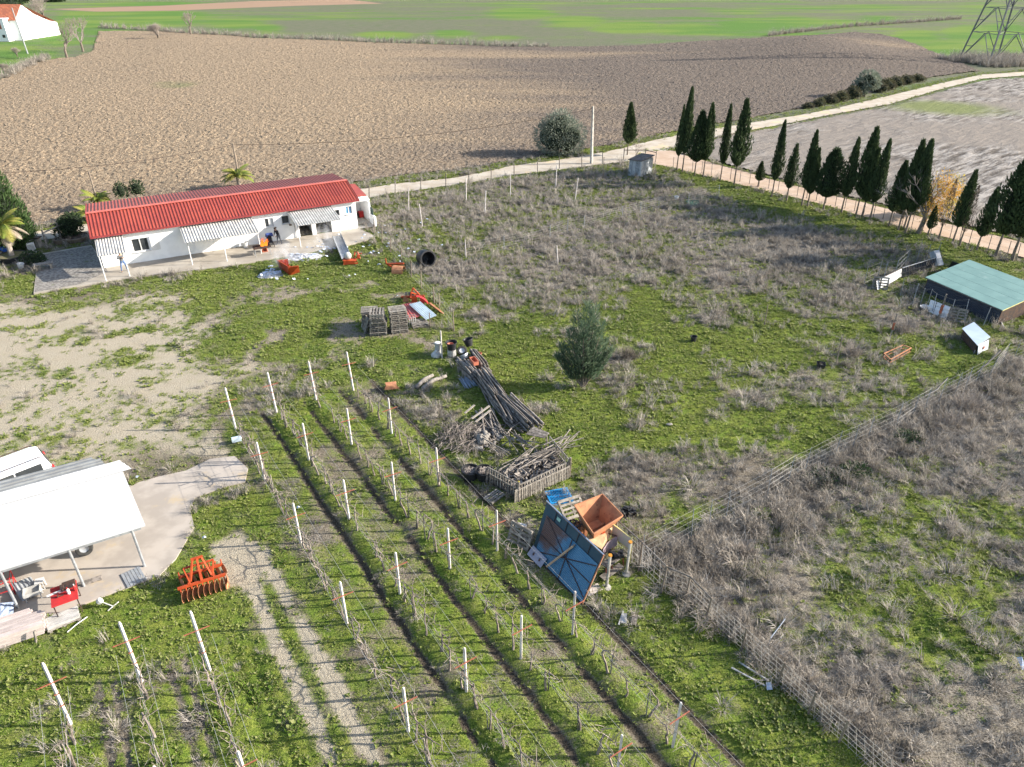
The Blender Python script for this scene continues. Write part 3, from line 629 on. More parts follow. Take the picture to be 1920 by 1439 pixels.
N = 900000
yc = np.sqrt(NR.uniform(7 ** 2, 114 ** 2, N)); xc = NR.uniform(-1, 1, N) * (yc * .79 + 8)
ri_ = np.log(yc / 7) / math.log(122 / 7.0) * 469; ci_ = (xc / (yc * .80 + 9) + 1) / 2 * 559
ri_ = np.clip(np.floor(ri_ + NR.uniform(0, 1, N)), 0, 469).astype(int); ci_ = np.clip(np.floor(ci_ + NR.uniform(0, 1, N)), 0, 559).astype(int)
fg, fd, fv = g_[ri_, ci_], d_[ri_, ci_], v_[ri_, ci_]; zc = Zg[ri_, ci_] - .01
dens = sm(125, 30, yc) * .72 + .28
ok = np.ones(N, bool)
for P in NOGROW: ok &= ~inpoly(xc, yc, P)
ok &= ~inpoly(xc, yc, FIELD) & ~inpoly(xc, yc, HARROW) & ~inpoly(xc, yc, [p[0] for p in ROAD] + [p[1] for p in ROAD][::-1])
sV = xc * VN[0] + yc * VN[1]; tV = xc * VD[0] + yc * VD[1]; inv = (sV > 4.3) & (sV < 14.2) & (tV > -38)
rn = NR.uniform(0, 1, N)
sel = ok & (rn < dens * np.clip(fg - .08, 0, 1) * .62)
k = sel.sum(); PG = np.stack([xc, yc, zc], 1)[sel]
rg = np.stack([NR.uniform(-.12, .12, k), NR.uniform(-.12, .12, k), NR.uniform(0, 6.28, k)], 1)
big = fbm(xc[sel], yc[sel], 1.3, 101)
scatter('grass', PG, rg, (NR.uniform(.55, 1.15, k) + .9 * sm(.55, .75, big) * NR.uniform(0, 1, k) + .8 * sm(35, 90, PG[:, 1])) * np.where(inv[sel], .72, 1), np.clip(fbm(xc[sel], yc[sel], 4, 102) * 1.6 - .3 + NR.uniform(-.25, .25, k), 0, 1), NR.randint(0, 6, k), GREENS, 'short bright green grass and weeds over the smallholding', 'grass')
ng_ = k
rn = NR.uniform(0, 1, N); clump = fbm(xc, yc, 1.6, 111)
sel = ok & (rn < dens * np.clip(fd * 1.5 - .26, 0, 1) * .30 * (.45 + 1.1 * sm(.40, .62, clump)))
k = sel.sum(); PD = np.stack([xc, yc, zc], 1)[sel]
rd = np.stack([NR.uniform(-.25, .25, k), NR.uniform(-.25, .25, k), NR.uniform(0, 6.28, k)], 1)
inr = inpoly(PD[:, 0], PD[:, 1], ROUGH)
pk = np.where(inr, NR.choice([1, 1, 3, 3, 2, 5, 7, 0], k), NR.choice([0, 2, 3, 3, 4, 6, 7, 1], k))
vy = (PD[:, 0] * VN[0] + PD[:, 1] * VN[1] > 4) & (PD[:, 0] * VN[0] + PD[:, 1] * VN[1] < 14.5) & (PD[:, 0] * VD[0] + PD[:, 1] * VD[1] > -38) | (PD[:, 0] * VN[0] + PD[:, 1] * VN[1] < .5) & (PD[:, 0] * VD[0] + PD[:, 1] * VD[1] > -24)
pk = np.where(vy, NR.choice([3, 7, 3, 7, 1], k), pk)
scatter('dry_weeds', PD, rd, (NR.uniform(.22, .55, k) + .55 * sm(.5, .75, clump[sel]) * NR.uniform(.2, 1, k) + .15 * sm(40, 90, PD[:, 1])) * np.where(inv[sel], .75, 1), np.clip(fbm(xc[sel], yc[sel], 3, 112) * 1.8 - .4 + NR.uniform(-.3, .3, k), 0, 1), pk, DRIES, 'dead grey brown weeds and stalks standing in the paddock', 'weeds')
# single tall dead stalk clumps standing above the rest
q = 5200; kx = NR.choice(np.nonzero(ok & ~inv & (fd > .25) & (fv < .2))[0], q, p=None); PT = np.stack([xc, yc, zc], 1)[kx]
scatter('tall_dead_stalks', PT, np.stack([NR.uniform(-.35, .35, q), NR.uniform(-.35, .35, q), NR.uniform(0, 6.28, q)], 1), NR.uniform(.6, 1.25, q) * np.where(NR.uniform(0, 1, q) < .06, 1.5, 1), NR.uniform(.4, 1, q), NR.choice([0, 4, 2, 6], q), DRIES, 'tall pale dead stalks standing singly in the paddock', 'weeds')
BR = []
for (px, py) in [(1240 + 660 * f, 1062 - 375 * f - 20 * math.sin(math.pi * f)) for f in [i / 40 for i in range(41)]]:
    x, y = site(px, py)
    for k in range(34): o_ = abs(RNG.gauss(0, 1)) * 1.5 - .2; BR.append((x + o_ * .62 + U(-.5, .5), y - o_ * .78 + U(-.5, .5)))
for (px, py) in [(1250 + 430 * f, 1095 + 345 * f) for f in [i / 24 for i in range(25)]]:
    x, y = site(px, py)
    for k in range(12): o_ = RNG.gauss(.3, .5); BR.append((x + o_ * .8, y + o_ * .5))
BR = np.array(BR); q = len(BR); zb_ = ground_h(BR[:, 0], BR[:, 1])
scatter('fence_brush', np.stack([BR[:, 0], BR[:, 1], zb_], 1), np.stack([NR.uniform(-.4, .4, q), NR.uniform(-.4, .4, q), NR.uniform(0, 6.28, q)], 1), NR.uniform(.5, 1.35, q), np.clip(NR.normal(.35, .35, q), 0, 1), NR.choice([0, 2, 4, 6, 1, 3], q), DRIES, 'tall tangled dead brush banked against the wire fences', 'brush')
# verge along the road and the field edge, reeds along the ditch behind the field
VERG = []
def line_pts(P, step, jit):
    out = []
    for i in range(len(P) - 1):
        a, b_ = np.array(P[i]), np.array(P[i + 1]); L = np.hypot(*(b_ - a)); m = max(1, int(L / step))
        for q in range(m): out.append(a + (b_ - a) * (q + U(0, 1)) / m + np.array((U(-jit, jit), U(-jit, jit))))
    return out
VERG += line_pts([(p[0][0], p[0][1] + 1.5) for p in ROAD], .16, 1.3) + line_pts([(p[1][0], p[1][1] - .6) for p in ROAD[5:]], .5, .6)
VERG += line_pts([p[1] for p in TRACK[1:]], .3, .8) + line_pts([p[0] for p in TRACK[2:]], .2, .5)
VERG += line_pts(plan((1225, 292), (1260, 282), (1300, 290), (1320, 305)), .05, 2.0)
VERG = [p for p in VERG if not inpoly(np.array([p[0]]), np.array([p[1]]), NOGROW[2])[0]]
VP = np.array([(x, y, .08) for x, y in VERG]); k = len(VP)
scatter('verge_grass', VP, np.stack([np.zeros(k), np.zeros(k), NR.uniform(0, 6.28, k)], 1), NR.uniform(1.0, 2.4, k), NR.uniform(0, .7, k), NR.randint(0, 6, k), GREENS, 'green verge growing along both sides of the dirt road', 'grass')
DIT = line_pts(plan((185, 52), (280, 57), (350, 63), (440, 67), (480, 71), (600, 75), (700, 80), (840, 84), (960, 88), (1030, 88)), .5, 1.2) + line_pts(plan((1440, 68), (1520, 58), (1600, 50), (1720, 42), (1800, 36)), .45, .9) + \
    line_pts(plan((1790, 112), (1830, 118), (1870, 124), (1920, 118), (1990, 116)), .08, 4.0) + line_pts(plan((1800, 112), (1860, 114), (1930, 110)), .08, 5.0) + line_pts(plan((0, 148), (30, 134), (60, 122), (90, 108)), .4, 2)
k = len(DIT); DP = np.array([(x, y, 0.0) for x, y in DIT])
scatter('ditch_reeds', DP, np.stack([np.zeros(k), np.zeros(k), NR.uniform(0, 6.28, k)], 1), NR.uniform(1.6, 3.6, k), NR.uniform(.1, 1, k), NR.choice([0, 2, 4, 6], k), DRIES, 'dry grey reeds along the ditch behind the ploughed field', 'reeds')
print('scatter', ng_, len(PD), len(VP), k)

# ------------------------------------------------------------------ trees
def leafy(mb, pts, L, W, up=.5, spread=.8):
    """leaf sprays: one small quad per point, p = (x, y, z, outward unit)"""
    for (x, y, z, ox, oy, oz) in pts:
        d = Vector((ox * spread + U(-.35, .35), oy * spread + U(-.35, .35), oz * spread + up + U(-.3, .3))).normalized()
        s = d.cross(Vector((U(-1, 1), U(-1, 1), U(-1, 1)))).normalized(); l = L * U(.6, 1.35); w_ = W * U(.6, 1.3); p = Vector((x, y, z))
        mb.add([p, p + d * l * .5 + s * w_ / 2, p + d * l, p + d * l * .5 - s * w_ / 2], [(0, 1, 2, 3)])
def spindle(n, H, w_, z0, lob=.25, tip=1.0):
    out = []; ph = U(0, 6.28); forks = [(U(0, 6.28), U(.25, .5)) for _ in range(2)]
    for i in range(n):
        t = U(0, 1) ** 1.05
        r = w_ * min(1, (t / .20) ** .65) * (1 - t) ** .72 * 1.12
        a = U(0, 6.28); r *= 1 + lob * math.sin(3 * a + ph + 4 * t) + .12 * math.sin(17 * t + 5 * a); rr = r * (U(.70, 1.12) if U(0, 1) < .88 else U(1.0, 1.35))
        out.append((rr * math.cos(a), rr * math.sin(a), z0 + t * H, math.cos(a), math.sin(a), .1))
    return out
def cypress_meshes(k, leafm, H=10, w_=.95, n=3400, L=.42, W=.13, up=1.6, core=True):
    mb = MB(); leafy(mb, spindle(n, H * .77, w_, H * .23, .2 + .06 * k), L, W, up, .45)
    if k % 2:   # a second leader beside the main one
        a = U(0, 6.28); P2 = spindle(n // 3, H * .50, w_ * .5, H * .30, .2); leafy(mb, [(x + .5 * w_ * math.cos(a), y + .5 * w_ * math.sin(a), z, p, q, s) for x, y, z, p, q, s in P2], L, W, up, .45)
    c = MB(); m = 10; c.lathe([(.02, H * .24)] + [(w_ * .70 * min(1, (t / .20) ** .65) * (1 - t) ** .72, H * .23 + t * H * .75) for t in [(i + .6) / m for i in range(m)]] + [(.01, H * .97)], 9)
    tr = MB(); tr.tube([(0, 0, 0), (.03, .02, H * .1), (0, 0, H * .36)], [.14, .11, .06], 6)
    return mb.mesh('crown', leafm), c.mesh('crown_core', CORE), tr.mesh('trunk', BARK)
def tree_obj(name, meshes, label, cat, loc, H, Wx, rz, group, base=10.0, bw=.95):
    t = thing(name, label, cat, loc, rz, group); s = (Wx / bw, Wx / bw, H / base)
    for nm, me in zip(('crown', 'crown_core', 'trunk'), meshes):
        if me is None: continue
        o = obj(nm, me, None, t); o.scale = s if nm != 'trunk' else (max(.8, Wx / bw * .8),) * 2 + (H / base,)
    return t
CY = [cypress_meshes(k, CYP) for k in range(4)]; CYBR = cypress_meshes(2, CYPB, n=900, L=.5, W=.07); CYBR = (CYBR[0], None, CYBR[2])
CYL = cypress_meshes(1, CYP, w_=1.0, n=1500, L=.5, W=.12)
BROAD = cypress_meshes(0, BUSHG, H=10, w_=2.2, n=4200, L=.6, W=.16, up=.5)
ordn = ['first', 'second', 'third', 'fourth', 'fifth', 'sixth', 'seventh', 'eighth', 'ninth', 'tenth', 'eleventh', 'twelfth', 'thirteenth', 'fourteenth', 'fifteenth', 'sixteenth', 'seventeenth', 'eighteenth', 'nineteenth', 'twentieth', 'twenty first', 'twenty second', 'twenty third', 'twenty fourth', 'twenty fifth', 'twenty sixth']
CLIST = [  # base x, y, top x, y, half width px, kind
    (1269, 321, 1281, 200, 8, 0), (1279, 324, 1299, 168, 12, 0), (1302, 331, 1318, 212, 21, 2), (1318, 332, 1340, 197, 13, 0), (1350, 340, 1365, 199, 10, 0), (1376, 348, 1402, 190, 18, 0),
    (1446, 371, 1473, 230, 11, 0), (1474, 378, 1500, 274, 13, 3), (1503, 386, 1529, 248, 13, 0), (1513, 389, 1541, 281, 12, 0), (1543, 396, 1566, 282, 29, 2), (1577, 401, 1611, 262, 12, 0),
    (1604, 405, 1645, 243, 18, 0), (1616, 408, 1652, 282, 14, 0), (1630, 413, 1672, 266, 13, 0), (1666, 425, 1687, 303, 16, 0), (1684, 432, 1717, 265, 17, 0), (1698, 436, 1760, 268, 17, 0),
    (1739, 443, 1758, 388, 8, 0), (1758, 451, 1806, 342, 9, 1), (1786, 457, 1839, 324, 14, 0), (1799, 461, 1838, 352, 9, 1), (1831, 470, 1863, 353, 13, 0), (1866, 482, 1921, 290, 28, 0), (1897, 489, 1952, 285, 30, 0)]
KW = {0: 'dark pointed cypress', 1: 'withered brown see-through cypress', 2: 'bushy', 3: 'grey green fork-tipped cypress'}
FX = {0: 'slim pale lone', }
for i, (bx, by, tx, ty, hw, kd) in enumerate(CLIST):
    x, y = site(bx, by); H = height_at(tx, ty, bx, by); D = math.sqrt(x * x + y * y + 23 ** 2); Wm = hw * D * .97 / FOC * .80
    ms = CYBR if kd == 1 else CY[i % 4]
    if kd == 2: tree_obj('conifer', BROAD, f'bushy broad conifer, {ordn[i]} tree along the track from the hut', 'tree', (x, y, gz(x, y)), H, Wm, U(0, 6), 'trees along the dirt track', bw=2.2)
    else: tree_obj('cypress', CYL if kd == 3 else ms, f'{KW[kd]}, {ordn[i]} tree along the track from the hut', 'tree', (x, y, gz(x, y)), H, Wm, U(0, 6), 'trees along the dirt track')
x, y = site(1176, 292); tree_obj('cypress', CY[1], 'slim lone cypress standing behind the block hut by the road junction', 'tree', (x, y, 0), height_at(1183, 195, 1176, 292), .85, 1, 'trees along the dirt track')
x, y = site(1421, 352); tree_obj('cypress', CY[2], 'tiny young cypress at the far edge of the dirt track', 'tree', (x, y, .1), 2.9, .5, 1, 'trees along the dirt track')
for lab, bx, by, tx, ty, hw in (('small dark tree leaning over the track edge beyond the yellow tree', 1725, 405, 1735, 345, 12), ('young low evergreen among bare twigs beside the dirt track', 1693, 412, 1700, 372, 14)):
    x, y = site(bx, by); tree_obj('cypress', CY[0], lab, 'tree', (x, y, 0), height_at(tx, ty, bx, by), hw * math.hypot(x, y, 23) / FOC, 2, 'trees along the dirt track')

def bare(mb, p, d, L, r, depth, n=5, spread=.55, up=.15, tips=None):
    q = p + d * L; m = p.lerp(q, .5) + Vector((U(-.06, .06), U(-.06, .06), 0)) * L
    mb.tube([p, m, q], [r, r * .85, r * .7], n if depth > 2 else 3, cap=False)
    if depth <= 0:
        if tips is not None: tips.append(q)
        return
    for k in range(RNG.choice((2, 3, 3))):
        dd = (d + Vector((U(-1, 1), U(-1, 1), U(-.6, .8) + up)) * spread).normalized()
        bare(mb, q, dd, L * U(.62, .88), r * .62, depth - 1, n, spread, up, tips)
        if tips is not None and depth < 3: tips.append(q)
def bare_tree(name, label, loc, H, mat, group=None, leaf=None, nleaf=0, depth=5, spread=.6, tr=.14, lean=(0, 0), size=.3, keep=None, trunks=1):
    t = thing(name, label, 'tree', loc, 0, group); tips = []; mb = MB(); tk = MB()
    for q in range(trunks):
        h0 = H * .26; dx, dy = lean[0] + (U(-.25, .25) if trunks > 1 else 0), lean[1] + (U(-.2, .2) if trunks > 1 else 0)
        tk.tube([(0, 0, -.1), (dx * h0 * .5, dy * h0 * .5, h0 * .55), (dx * h0, dy * h0, h0)], [tr, tr * .85, tr * .8], 7)
        for k in range(4): bare(mb, Vector((dx * h0, dy * h0, h0 * .96)), Vector((U(-.8, .8), U(-.8, .8), 1)).normalized(), H * .24, tr * .5, depth - 1, 4, spread, .15, tips)
    obj('trunk', tk, BARK, t); obj('branches', mb, mat, t)
    if leaf:
        lb = MB(); pts = []
        for k in range(nleaf):
            p = RNG.choice(tips)
            if keep and not keep(p): continue
            o = Vector((U(-1, 1), U(-1, 1), U(-1, 1))).normalized(); q = p + o * U(0, .45) * H * .08
            pts.append((q.x, q.y, q.z, o.x, o.y, o.z))
        leafy(lb, pts, size, size * .5, 0, 1); obj('leaves', lb, leaf, t)
    return t
x, y = site(1722, 439); bare_tree('deciduous_tree', 'half bare tree with yellow autumn leaves on its sunny side', (x, y, 0), height_at(1745, 312, 1722, 439), TWIG, depth=5, lean=(.12, 0), tr=.26)
lb = MB(); pts = []
for (cx, cy, cz, rr, n) in ((1.5, .1, 3.4, 1.7, 900), (2.4, 0, 3.0, 1.5, 600), (.6, 0, 2.4, 1.3, 350), (1.4, .2, 5.0, 1.3, 380), (2.2, 0, 4.4, 1.3, 420)):
    for k in range(n):
        v = Vector((NR.normal(), NR.normal(), NR.normal())).normalized() * rr * U(.2, 1.05); pts.append((cx + v.x, cy + v.y, cz + v.z, v.x, v.y, v.z))
leafy(lb, pts, .22, .09, 0, .6); obj('leaves', lb, YELLEAF, [o for o in bpy.data.objects if o.name.startswith('deciduous_tree')][0])
x, y = site(1694, 431); bare_tree('deciduous_tree', 'low bare grey tree left of the yellow leaved tree', (x, y, 0), 5.5, TWIG, depth=5, tr=.1, spread=.8)
for px, py, H, lb in ((126, 109, 8.6, 'bare dark trunked almond tree at the corner of the ploughed field'), (156, 97, 9.5, 'bare spreading tree just behind the dark trunked almond tree'), (358, 66, 7.5, 'lone bare round tree at the far edge of the ploughed field')):
    x, y = site(px, py); bare_tree('bare_tree', lb, (x, y, 0), H, TWIG, 'bare trees at the far field edge', depth=6, spread=.75, tr=.38)
x, y = site(297, 74); bare_tree('bare_tree', 'low bare grey bush tree standing in the ploughed field', (x, y, 0), 5.0, TWIG, 'bare trees at the far field edge', depth=6, spread=.9, tr=.2, trunks=4)

def blob_tree(name, label, cat, loc, lobes, n, leafm, L, W, trunk=None, group=None, up=.1, core=None, inner=.75):
    t = thing(name, label, cat, loc, 0, group); mb = MB(); pts = []; tot = sum(l[3] * l[4] for l in lobes)
    cb = MB()
    for (cx, cy, cz, rx, rz_) in lobes:
        for i in range(int(n * rx * rz_ / tot)):
            v = Vector((NR.normal(), NR.normal(), NR.normal())).normalized(); k = U(inner, 1.06)
            z = cz + v.z * rz_ * k
            if z < .05: continue
            pts.append((cx + v.x * rx * k, cy + v.y * rx * k, z, v.x, v.y, v.z))
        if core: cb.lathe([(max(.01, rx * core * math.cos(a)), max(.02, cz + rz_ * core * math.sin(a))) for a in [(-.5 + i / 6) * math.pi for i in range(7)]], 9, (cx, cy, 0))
    leafy(mb, pts, L, W, up, .8); obj('crown', mb, leafm, t)
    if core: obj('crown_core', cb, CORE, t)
    if trunk:
        tb = MB()
        for k in range(trunk[0]):
            a = U(0, 6.28); tb.tube([(.2 * math.cos(a), .2 * math.sin(a), -.1), (.4 * math.cos(a), .4 * math.sin(a), trunk[1] * .5), (trunk[2] * math.cos(a), trunk[2] * math.sin(a), trunk[1])], [.16, .12, .05], 6)
        obj('trunk', tb, BARK, t)
    return t
x, y = site(1049, 294); blob_tree('olive_tree', 'large round silvery olive tree beside the utility pole', 'tree', (x, y + 1.5, 0), [(0, 0, 3.1, 2.5, 2.2), (-1.6, .3, 2.3, 2.0, 2.0), (1.7, -.2, 2.4, 2.0, 2.1), (.3, .6, 4.2, 1.7, 1.6), (-.8, -.6, 1.6, 2.2, 1.5), (1.0, -.8, 1.5, 2.1, 1.4), (-1.1, 0, 3.7, 1.5, 1.5)], 9000, OLIVE, .34, .09, (5, 2.4, 1.2), core=.62)
x, y = site(1620, 181); blob_tree('olive_tree', 'small silvery olive tree rising from the roadside bushes', 'tree', (x, y, 0), [(0, 0, 3.2, 1.7, 1.5), (1.2, 0, 2.6, 1.2, 1.1), (-1.2, 0, 1.7, 1.5, 1.4)], 1800, OLIVE, .6, .2, (3, 3, .8), core=.6)
BUSHES = [(1515, 203, 9, 5), (1535, 199, 11, 7), (1555, 194, 12, 8), (1575, 190, 13, 9), (1597, 184, 13, 10), (1645, 172, 14, 9), (1662, 168, 13, 9), (1680, 162, 12, 8), (1700, 157, 12, 7), (1718, 153, 11, 6)]
first = None
for i, (px, py, hw, hh) in enumerate(BUSHES):
    x, y = site(px, py); sc = hw * math.hypot(x, y, 23) / FOC / 1.4
    if i < 2: b0 = blob_tree('roadside_bush', 'x', 'bush', (0, 0, 0), [(0, 0, .8, 1.2, .9), (.7, .3, .6, .9, .7), (-.7, -.2, .6, .9, .7), (.1, -.3, 1.3, .7, .6)], 1000, HEDGEL, .30, .13, core=.7); first = first or b0
    else: b0 = dup(first)
    b0.location = (x, y, 0); b0.scale = (sc, sc, sc * hh / hw * 1.3); b0.rotation_euler.z = U(0, 6); b0['group'] = 'bushes along the dirt road'
    b0['label'] = f'brownish green roadside bush, {ordn[i]} of the row from the cypress end'
for px, py, r, lab in ((1545, 905, .9, 'dark green bramble mound below the middle of the long wire fence'), (1600, 893, .8, 'green bramble mound right of the dark one below the fence'), (1425, 968, .45, 'bright leafy plant at the foot of the long wire fence'), (1700, 830, .8, 'olive green bramble below the long wire fence bend')):
    p = on(px, py); blob_tree('bramble_bush', lab, 'bush', p, [(0, 0, .2 * r, r, .5 * r), (.6 * r, .2, .2 * r, .6 * r, .4 * r), (-.6 * r, -.1, .2 * r, .7 * r, .4 * r)], 700, BUSHG if 'bright' not in lab else GRL, .16, .08, up=.3, inner=.4)
# juniper in the paddock
x, y = site(1093, 726); t = thing('juniper_tree', 'feathery blue green conifer standing alone in the weedy paddock', 'tree', (x, y, gz(x, y))); mb = MB(); pts = []
LEAD = [(0, 0, 5.7, .95), (.45, .1, 5.5, .8), (-.5, .2, 4.9, .85), (-.85, -.1, 4.0, .8), (.8, -.2, 4.5, .75), (-.2, -.5, 4.6, .8), (1.05, .2, 3.2, .65), (-1.25, 0, 2.9, .6), (.3, .5, 5.0, .8), (-1.5, -.2, 2.3, .4), (1.4, .1, 2.5, .4)]
for (lx, ly, hh, ww) in LEAD:
    for i in range(520):
        t_ = U(.08, 1); rr = ww * .80 * (1 - t_) ** .75 * min(1, t_ / .25) * U(.3, 1.05); a = U(0, 6.28)
        f = .25 + .75 * t_
        pts.append((lx * f * 1.15 + rr * math.cos(a), ly * f + rr * math.sin(a), .35 + t_ * (hh - .35), math.cos(a), math.sin(a), .2))
leafy(mb, pts, .46, .045, 1.0, .95); obj('crown', mb, JUNI, t)
tb = MB(); [tb.tube([(0, 0, -.1), (lx * .4, ly * .4, hh * .35), (lx, ly, hh * .8)], [.07, .05, .02], 5) for lx, ly, hh, ww in LEAD]; obj('trunk', tb, BARK, t)
# dense green conifer and palm at the left edge
x, y = site(8, 486); blob_tree('conifer', 'tall dense green conifer behind the potted palm', 'tree', (x - .6, y + 2.2, 0), [(0, 0, 1.6, 2.3, 1.8), (.1, 0, 3.4, 2.0, 2.2), (0, 0, 5.4, 1.5, 2.2), (-.1, 0, 7.2, .9, 1.6), (.9, -.3, 2.2, 1.5, 2.0)], 8000, THUJA, .42, .1, (2, 2, .3), up=.9, core=.75)
def palm(label, loc, H, nf, FL, trunk_r, dead=0, group=None, name='palm_tree'):
    t = thing(name, label, 'palm', loc, U(0, 6), group)
    if H > .5: obj('trunk', MB().tube([(0, 0, 0), (.05, 0, H * .5), (.08, 0, H)], [trunk_r * 1.2, trunk_r, trunk_r * .9], 9), M('palm_bark', (.33, .29, .25), (.25, .21, .18), 6, .9, .4), t)
    def frond(mb, az, el, L, droop):
        P = []; 
        for i in range(9):
            s = i / 8 * L; e = el - droop * (i / 8) ** 1.4
            P.append(Vector((0, 0, 0)) if i == 0 else P[-1] + Vector((math.cos(az) * math.cos(e), math.sin(az) * math.cos(e), math.sin(e))) * L / 8)
        mb.tube(P, [.035 * (1 - i / 10) for i in range(9)], 3, cap=False); side = Vector((-math.sin(az), math.cos(az), 0))
        for i in range(1, 9):
            for k in range(4):
                f = i - k / 4; a = P[max(0, i - 1)].lerp(P[i], 1 - k / 4); w_ = .55 * L * .45 * math.sin(math.pi * min(1, .12 + f / 9.5)); fw = (P[i] - P[i - 1]).normalized()
                for sg in (-1, 1):
                    tip = a + side * sg * w_ + fw * w_ * .7 - Vector((0, 0, w_ * .45)); mb.face([a, a + fw * .09, tip])
    for k in range(nf):
        mb = MB(); frond(mb, k * 2.4 + U(-.2, .2), U(.1, 1.3), FL * U(.8, 1.1), U(.9, 1.7)); o = obj('frond', mb, PALMY, t, loc=(.08 if H > .5 else 0, 0, H))
    for k in range(dead):
        mb = MB(); frond(mb, k * .8 - .9, U(-.5, -.1), FL * U(.8, 1.0), U(.7, 1.0)); obj('frond', mb, PALMD, t, 'dead grey drooping frond', loc=(.08, 0, H))
    return t
px_ = on(26, 490); palm('potted palm with yellow green crown and dead hanging fronds', (px_.x, px_.y, .35), 2.9, 26, 2.2, .2, 6).rotation_euler.z = 0
for bx, by, lab, H in ((450, 333, 'fan of palm fronds showing above the red roof ridge', 1.5), (186, 372, 'shaded low palm behind the left end of the red roof', 1.0), (172, 395, 'dark low palm against the house gable end', .8)):
    x, y = site(bx, by + 22); palm(lab, (x, y, 0), H, 24, 2.3 if H > 1.2 else 1.8, .2)
for bx, by, s, lab in ((235, 375, .6, 'small green shrub peeping over the roof above the window'), (264, 370, .7, 'rounded green shrub peeping over the roof ridge left')):
    x, y = site(bx, by + 15); blob_tree('garden_shrub', lab, 'bush', (x, y, 1.2), [(0, 0, .6, s, .9)], 500, BUSHG, .25, .1, core=.7)
p = on(138, 446); blob_tree('garden_shrub', 'round dark shrub in a low planter beside the house', 'bush', (p.x, p.y, .1), [(0, 0, 1.1, 1.05, 1.0), (.3, .2, 1.6, .8, .7), (-.4, 0, .8, .8, .7)], 2600, BUSHG, .22, .09, core=.72)
p = on(116, 452); blob_tree('garden_shrub', 'small spiky plant in the planter near the gateway', 'bush', (p.x, p.y, .2), [(0, 0, .5, .5, .5)], 300, BUSHG, .3, .06, up=.8)
p = on(62, 492); blob_tree('garden_shrub', 'low dark green bush at the yard corner by the palm pot', 'bush', (p.x, p.y, 0), [(0, 0, .4, .9, .55), (.6, -.3, .3, .7, .4)], 900, BUSHG, .2, .1, core=.6)
for i, (px, py, r, lab) in enumerate(((1345, 530, .9, 'big grey tangle of dead brush in the middle paddock'), (912, 596, .8, 'grey dead bush against the fence behind the scrap'), (1597, 668, .9, 'pale dead bush around a leaning fence stake'), (1690, 622, .9, 'grey dead bush at the foot of the red banded stake'), (1810, 770, 1.2, 'large grey bramble mound against the right wire fence'), (1180, 672, .9, 'dark heap of cut brush beside the blue green conifer'), (1395, 1040, .6, 'grey dry clump beyond the corner of the wire fence'), (1775, 800, .9, 'greenish dry bush just below the right wire fence'))):
    p = on(px, py); mb = MB()
    for k in range(240):
        a = U(0, 6.28); le = U(.1, 1.5); L = U(.5, 1.1) * r; x0_, y0_ = U(-.5, .5) * r, U(-.35, .35) * r
        blade(mb, x0_, y0_, a, le, L, .02); blade(mb, x0_ + math.cos(a) * L * math.sin(le) * .6, y0_ + math.sin(a) * L * math.sin(le) * .6, a + U(-1, 1), le + U(-.6, .4), L * .6, .018, L * math.cos(le) * .5)
    obj('dead_bush', mb, LEAF('brush_%d' % i, (.20, .17, .14) if i != 5 else (.10, .085, .07), (.36, .31, .27) if i != 5 else (.2, .17, .14), .05), label=lab, cat='bush', group='dead bushes in the paddock', loc=p)
# ------------------------------------------------------------------ long white house (local frame: x along the front wall, y towards the yard)
HA = Vector((-35.65, 58.55, .12)); HRZ = math.atan2(.47427, .88038) 
HR = Matrix.Rotation(HRZ, 3, 'Z')
def hw(u, n, z=0.0): return HA + HR @ Vector((u, -n, z))           # n is measured towards the yard
house = thing('white_house', 'long low white farmhouse under a red corrugated roof', 'house', HA, HRZ)
def L(u, n, z): return Vector((u, -n, z))                           # in the house's own frame
LEN, HE, RN, HRG, BN, HB = 22.93, 2.85, -3.3, 3.98, -8.6, 3.46
openings = [(2.62, 3.95, .95, 2.12), (14.05, 14.85, 1.42, 2.25), (15.62, 16.35, 1.5, 2.28), (17.15, 18.35, .02, 1.9), (18.75, 20.3, .02, 1.95), (20.72, 21.25, 1.5, 2.12), (21.86, 22.5, 1.55, 2.3)]
mb = MB(); TH = .28
xs = sorted({0, LEN} | {v for o in openings for v in o[:2]})
for a, b_ in zip(xs, xs[1:]):
    o = [q for q in openings if q[0] <= a + 1e-6 and q[1] >= b_ - 1e-6]
    for z0, z1 in ([(0, HE)] if not o else [(0, o[0][2]), (o[0][3], HE)]):
        if z1 - z0 > .03: mb.box(((a + b_) / 2, TH / 2, (z0 + z1) / 2), (b_ - a, TH, z1 - z0))
def gable(u0, u1):
    P = [(-TH, 0), (-TH, HE), (RN, HRG - .06), (BN + .2, HB - .06), (BN + .2, 0)]
    vs = [L(u0, n, z) for n, z in P] + [L(u1, n, z) for n, z in P]; k = len(P)
    mb.add(vs, [tuple(range(k)), tuple(reversed(range(k, 2 * k)))] + [(i, k + i, k + (i + 1) % k, (i + 1) % k) for i in range(k)])
gable(0, .28); gable(LEN - .28, LEN); mb.box((LEN / 2, -BN - .2 - .14, HB / 2), (LEN - .57, .28, HB - .1))
obj('wall', mb, WHITE, house)
obj('floor', MB().box((LEN / 2, 4.3, .01), (LEN - .6, 7.6, .02)), CONC, house)
mb = MB(); [mb.box((u, 2.6, 1.4), (.15, 4.4, 2.6)) for u in (4.9, 13.2, 16.8, 18.55, 20.5)]; mb.box((18.4, 4.8, 1.4), (8.4, .12, 2.6)); obj('partition', mb, WHITE, house)
obj('roof_sheet', MB().sheet(L(-.28, .33, HE + .04), L(23.2, .33, HE + .04), L(23.2, RN, HRG), L(-.28, RN, HRG), 84, .05), REDROOF, house)
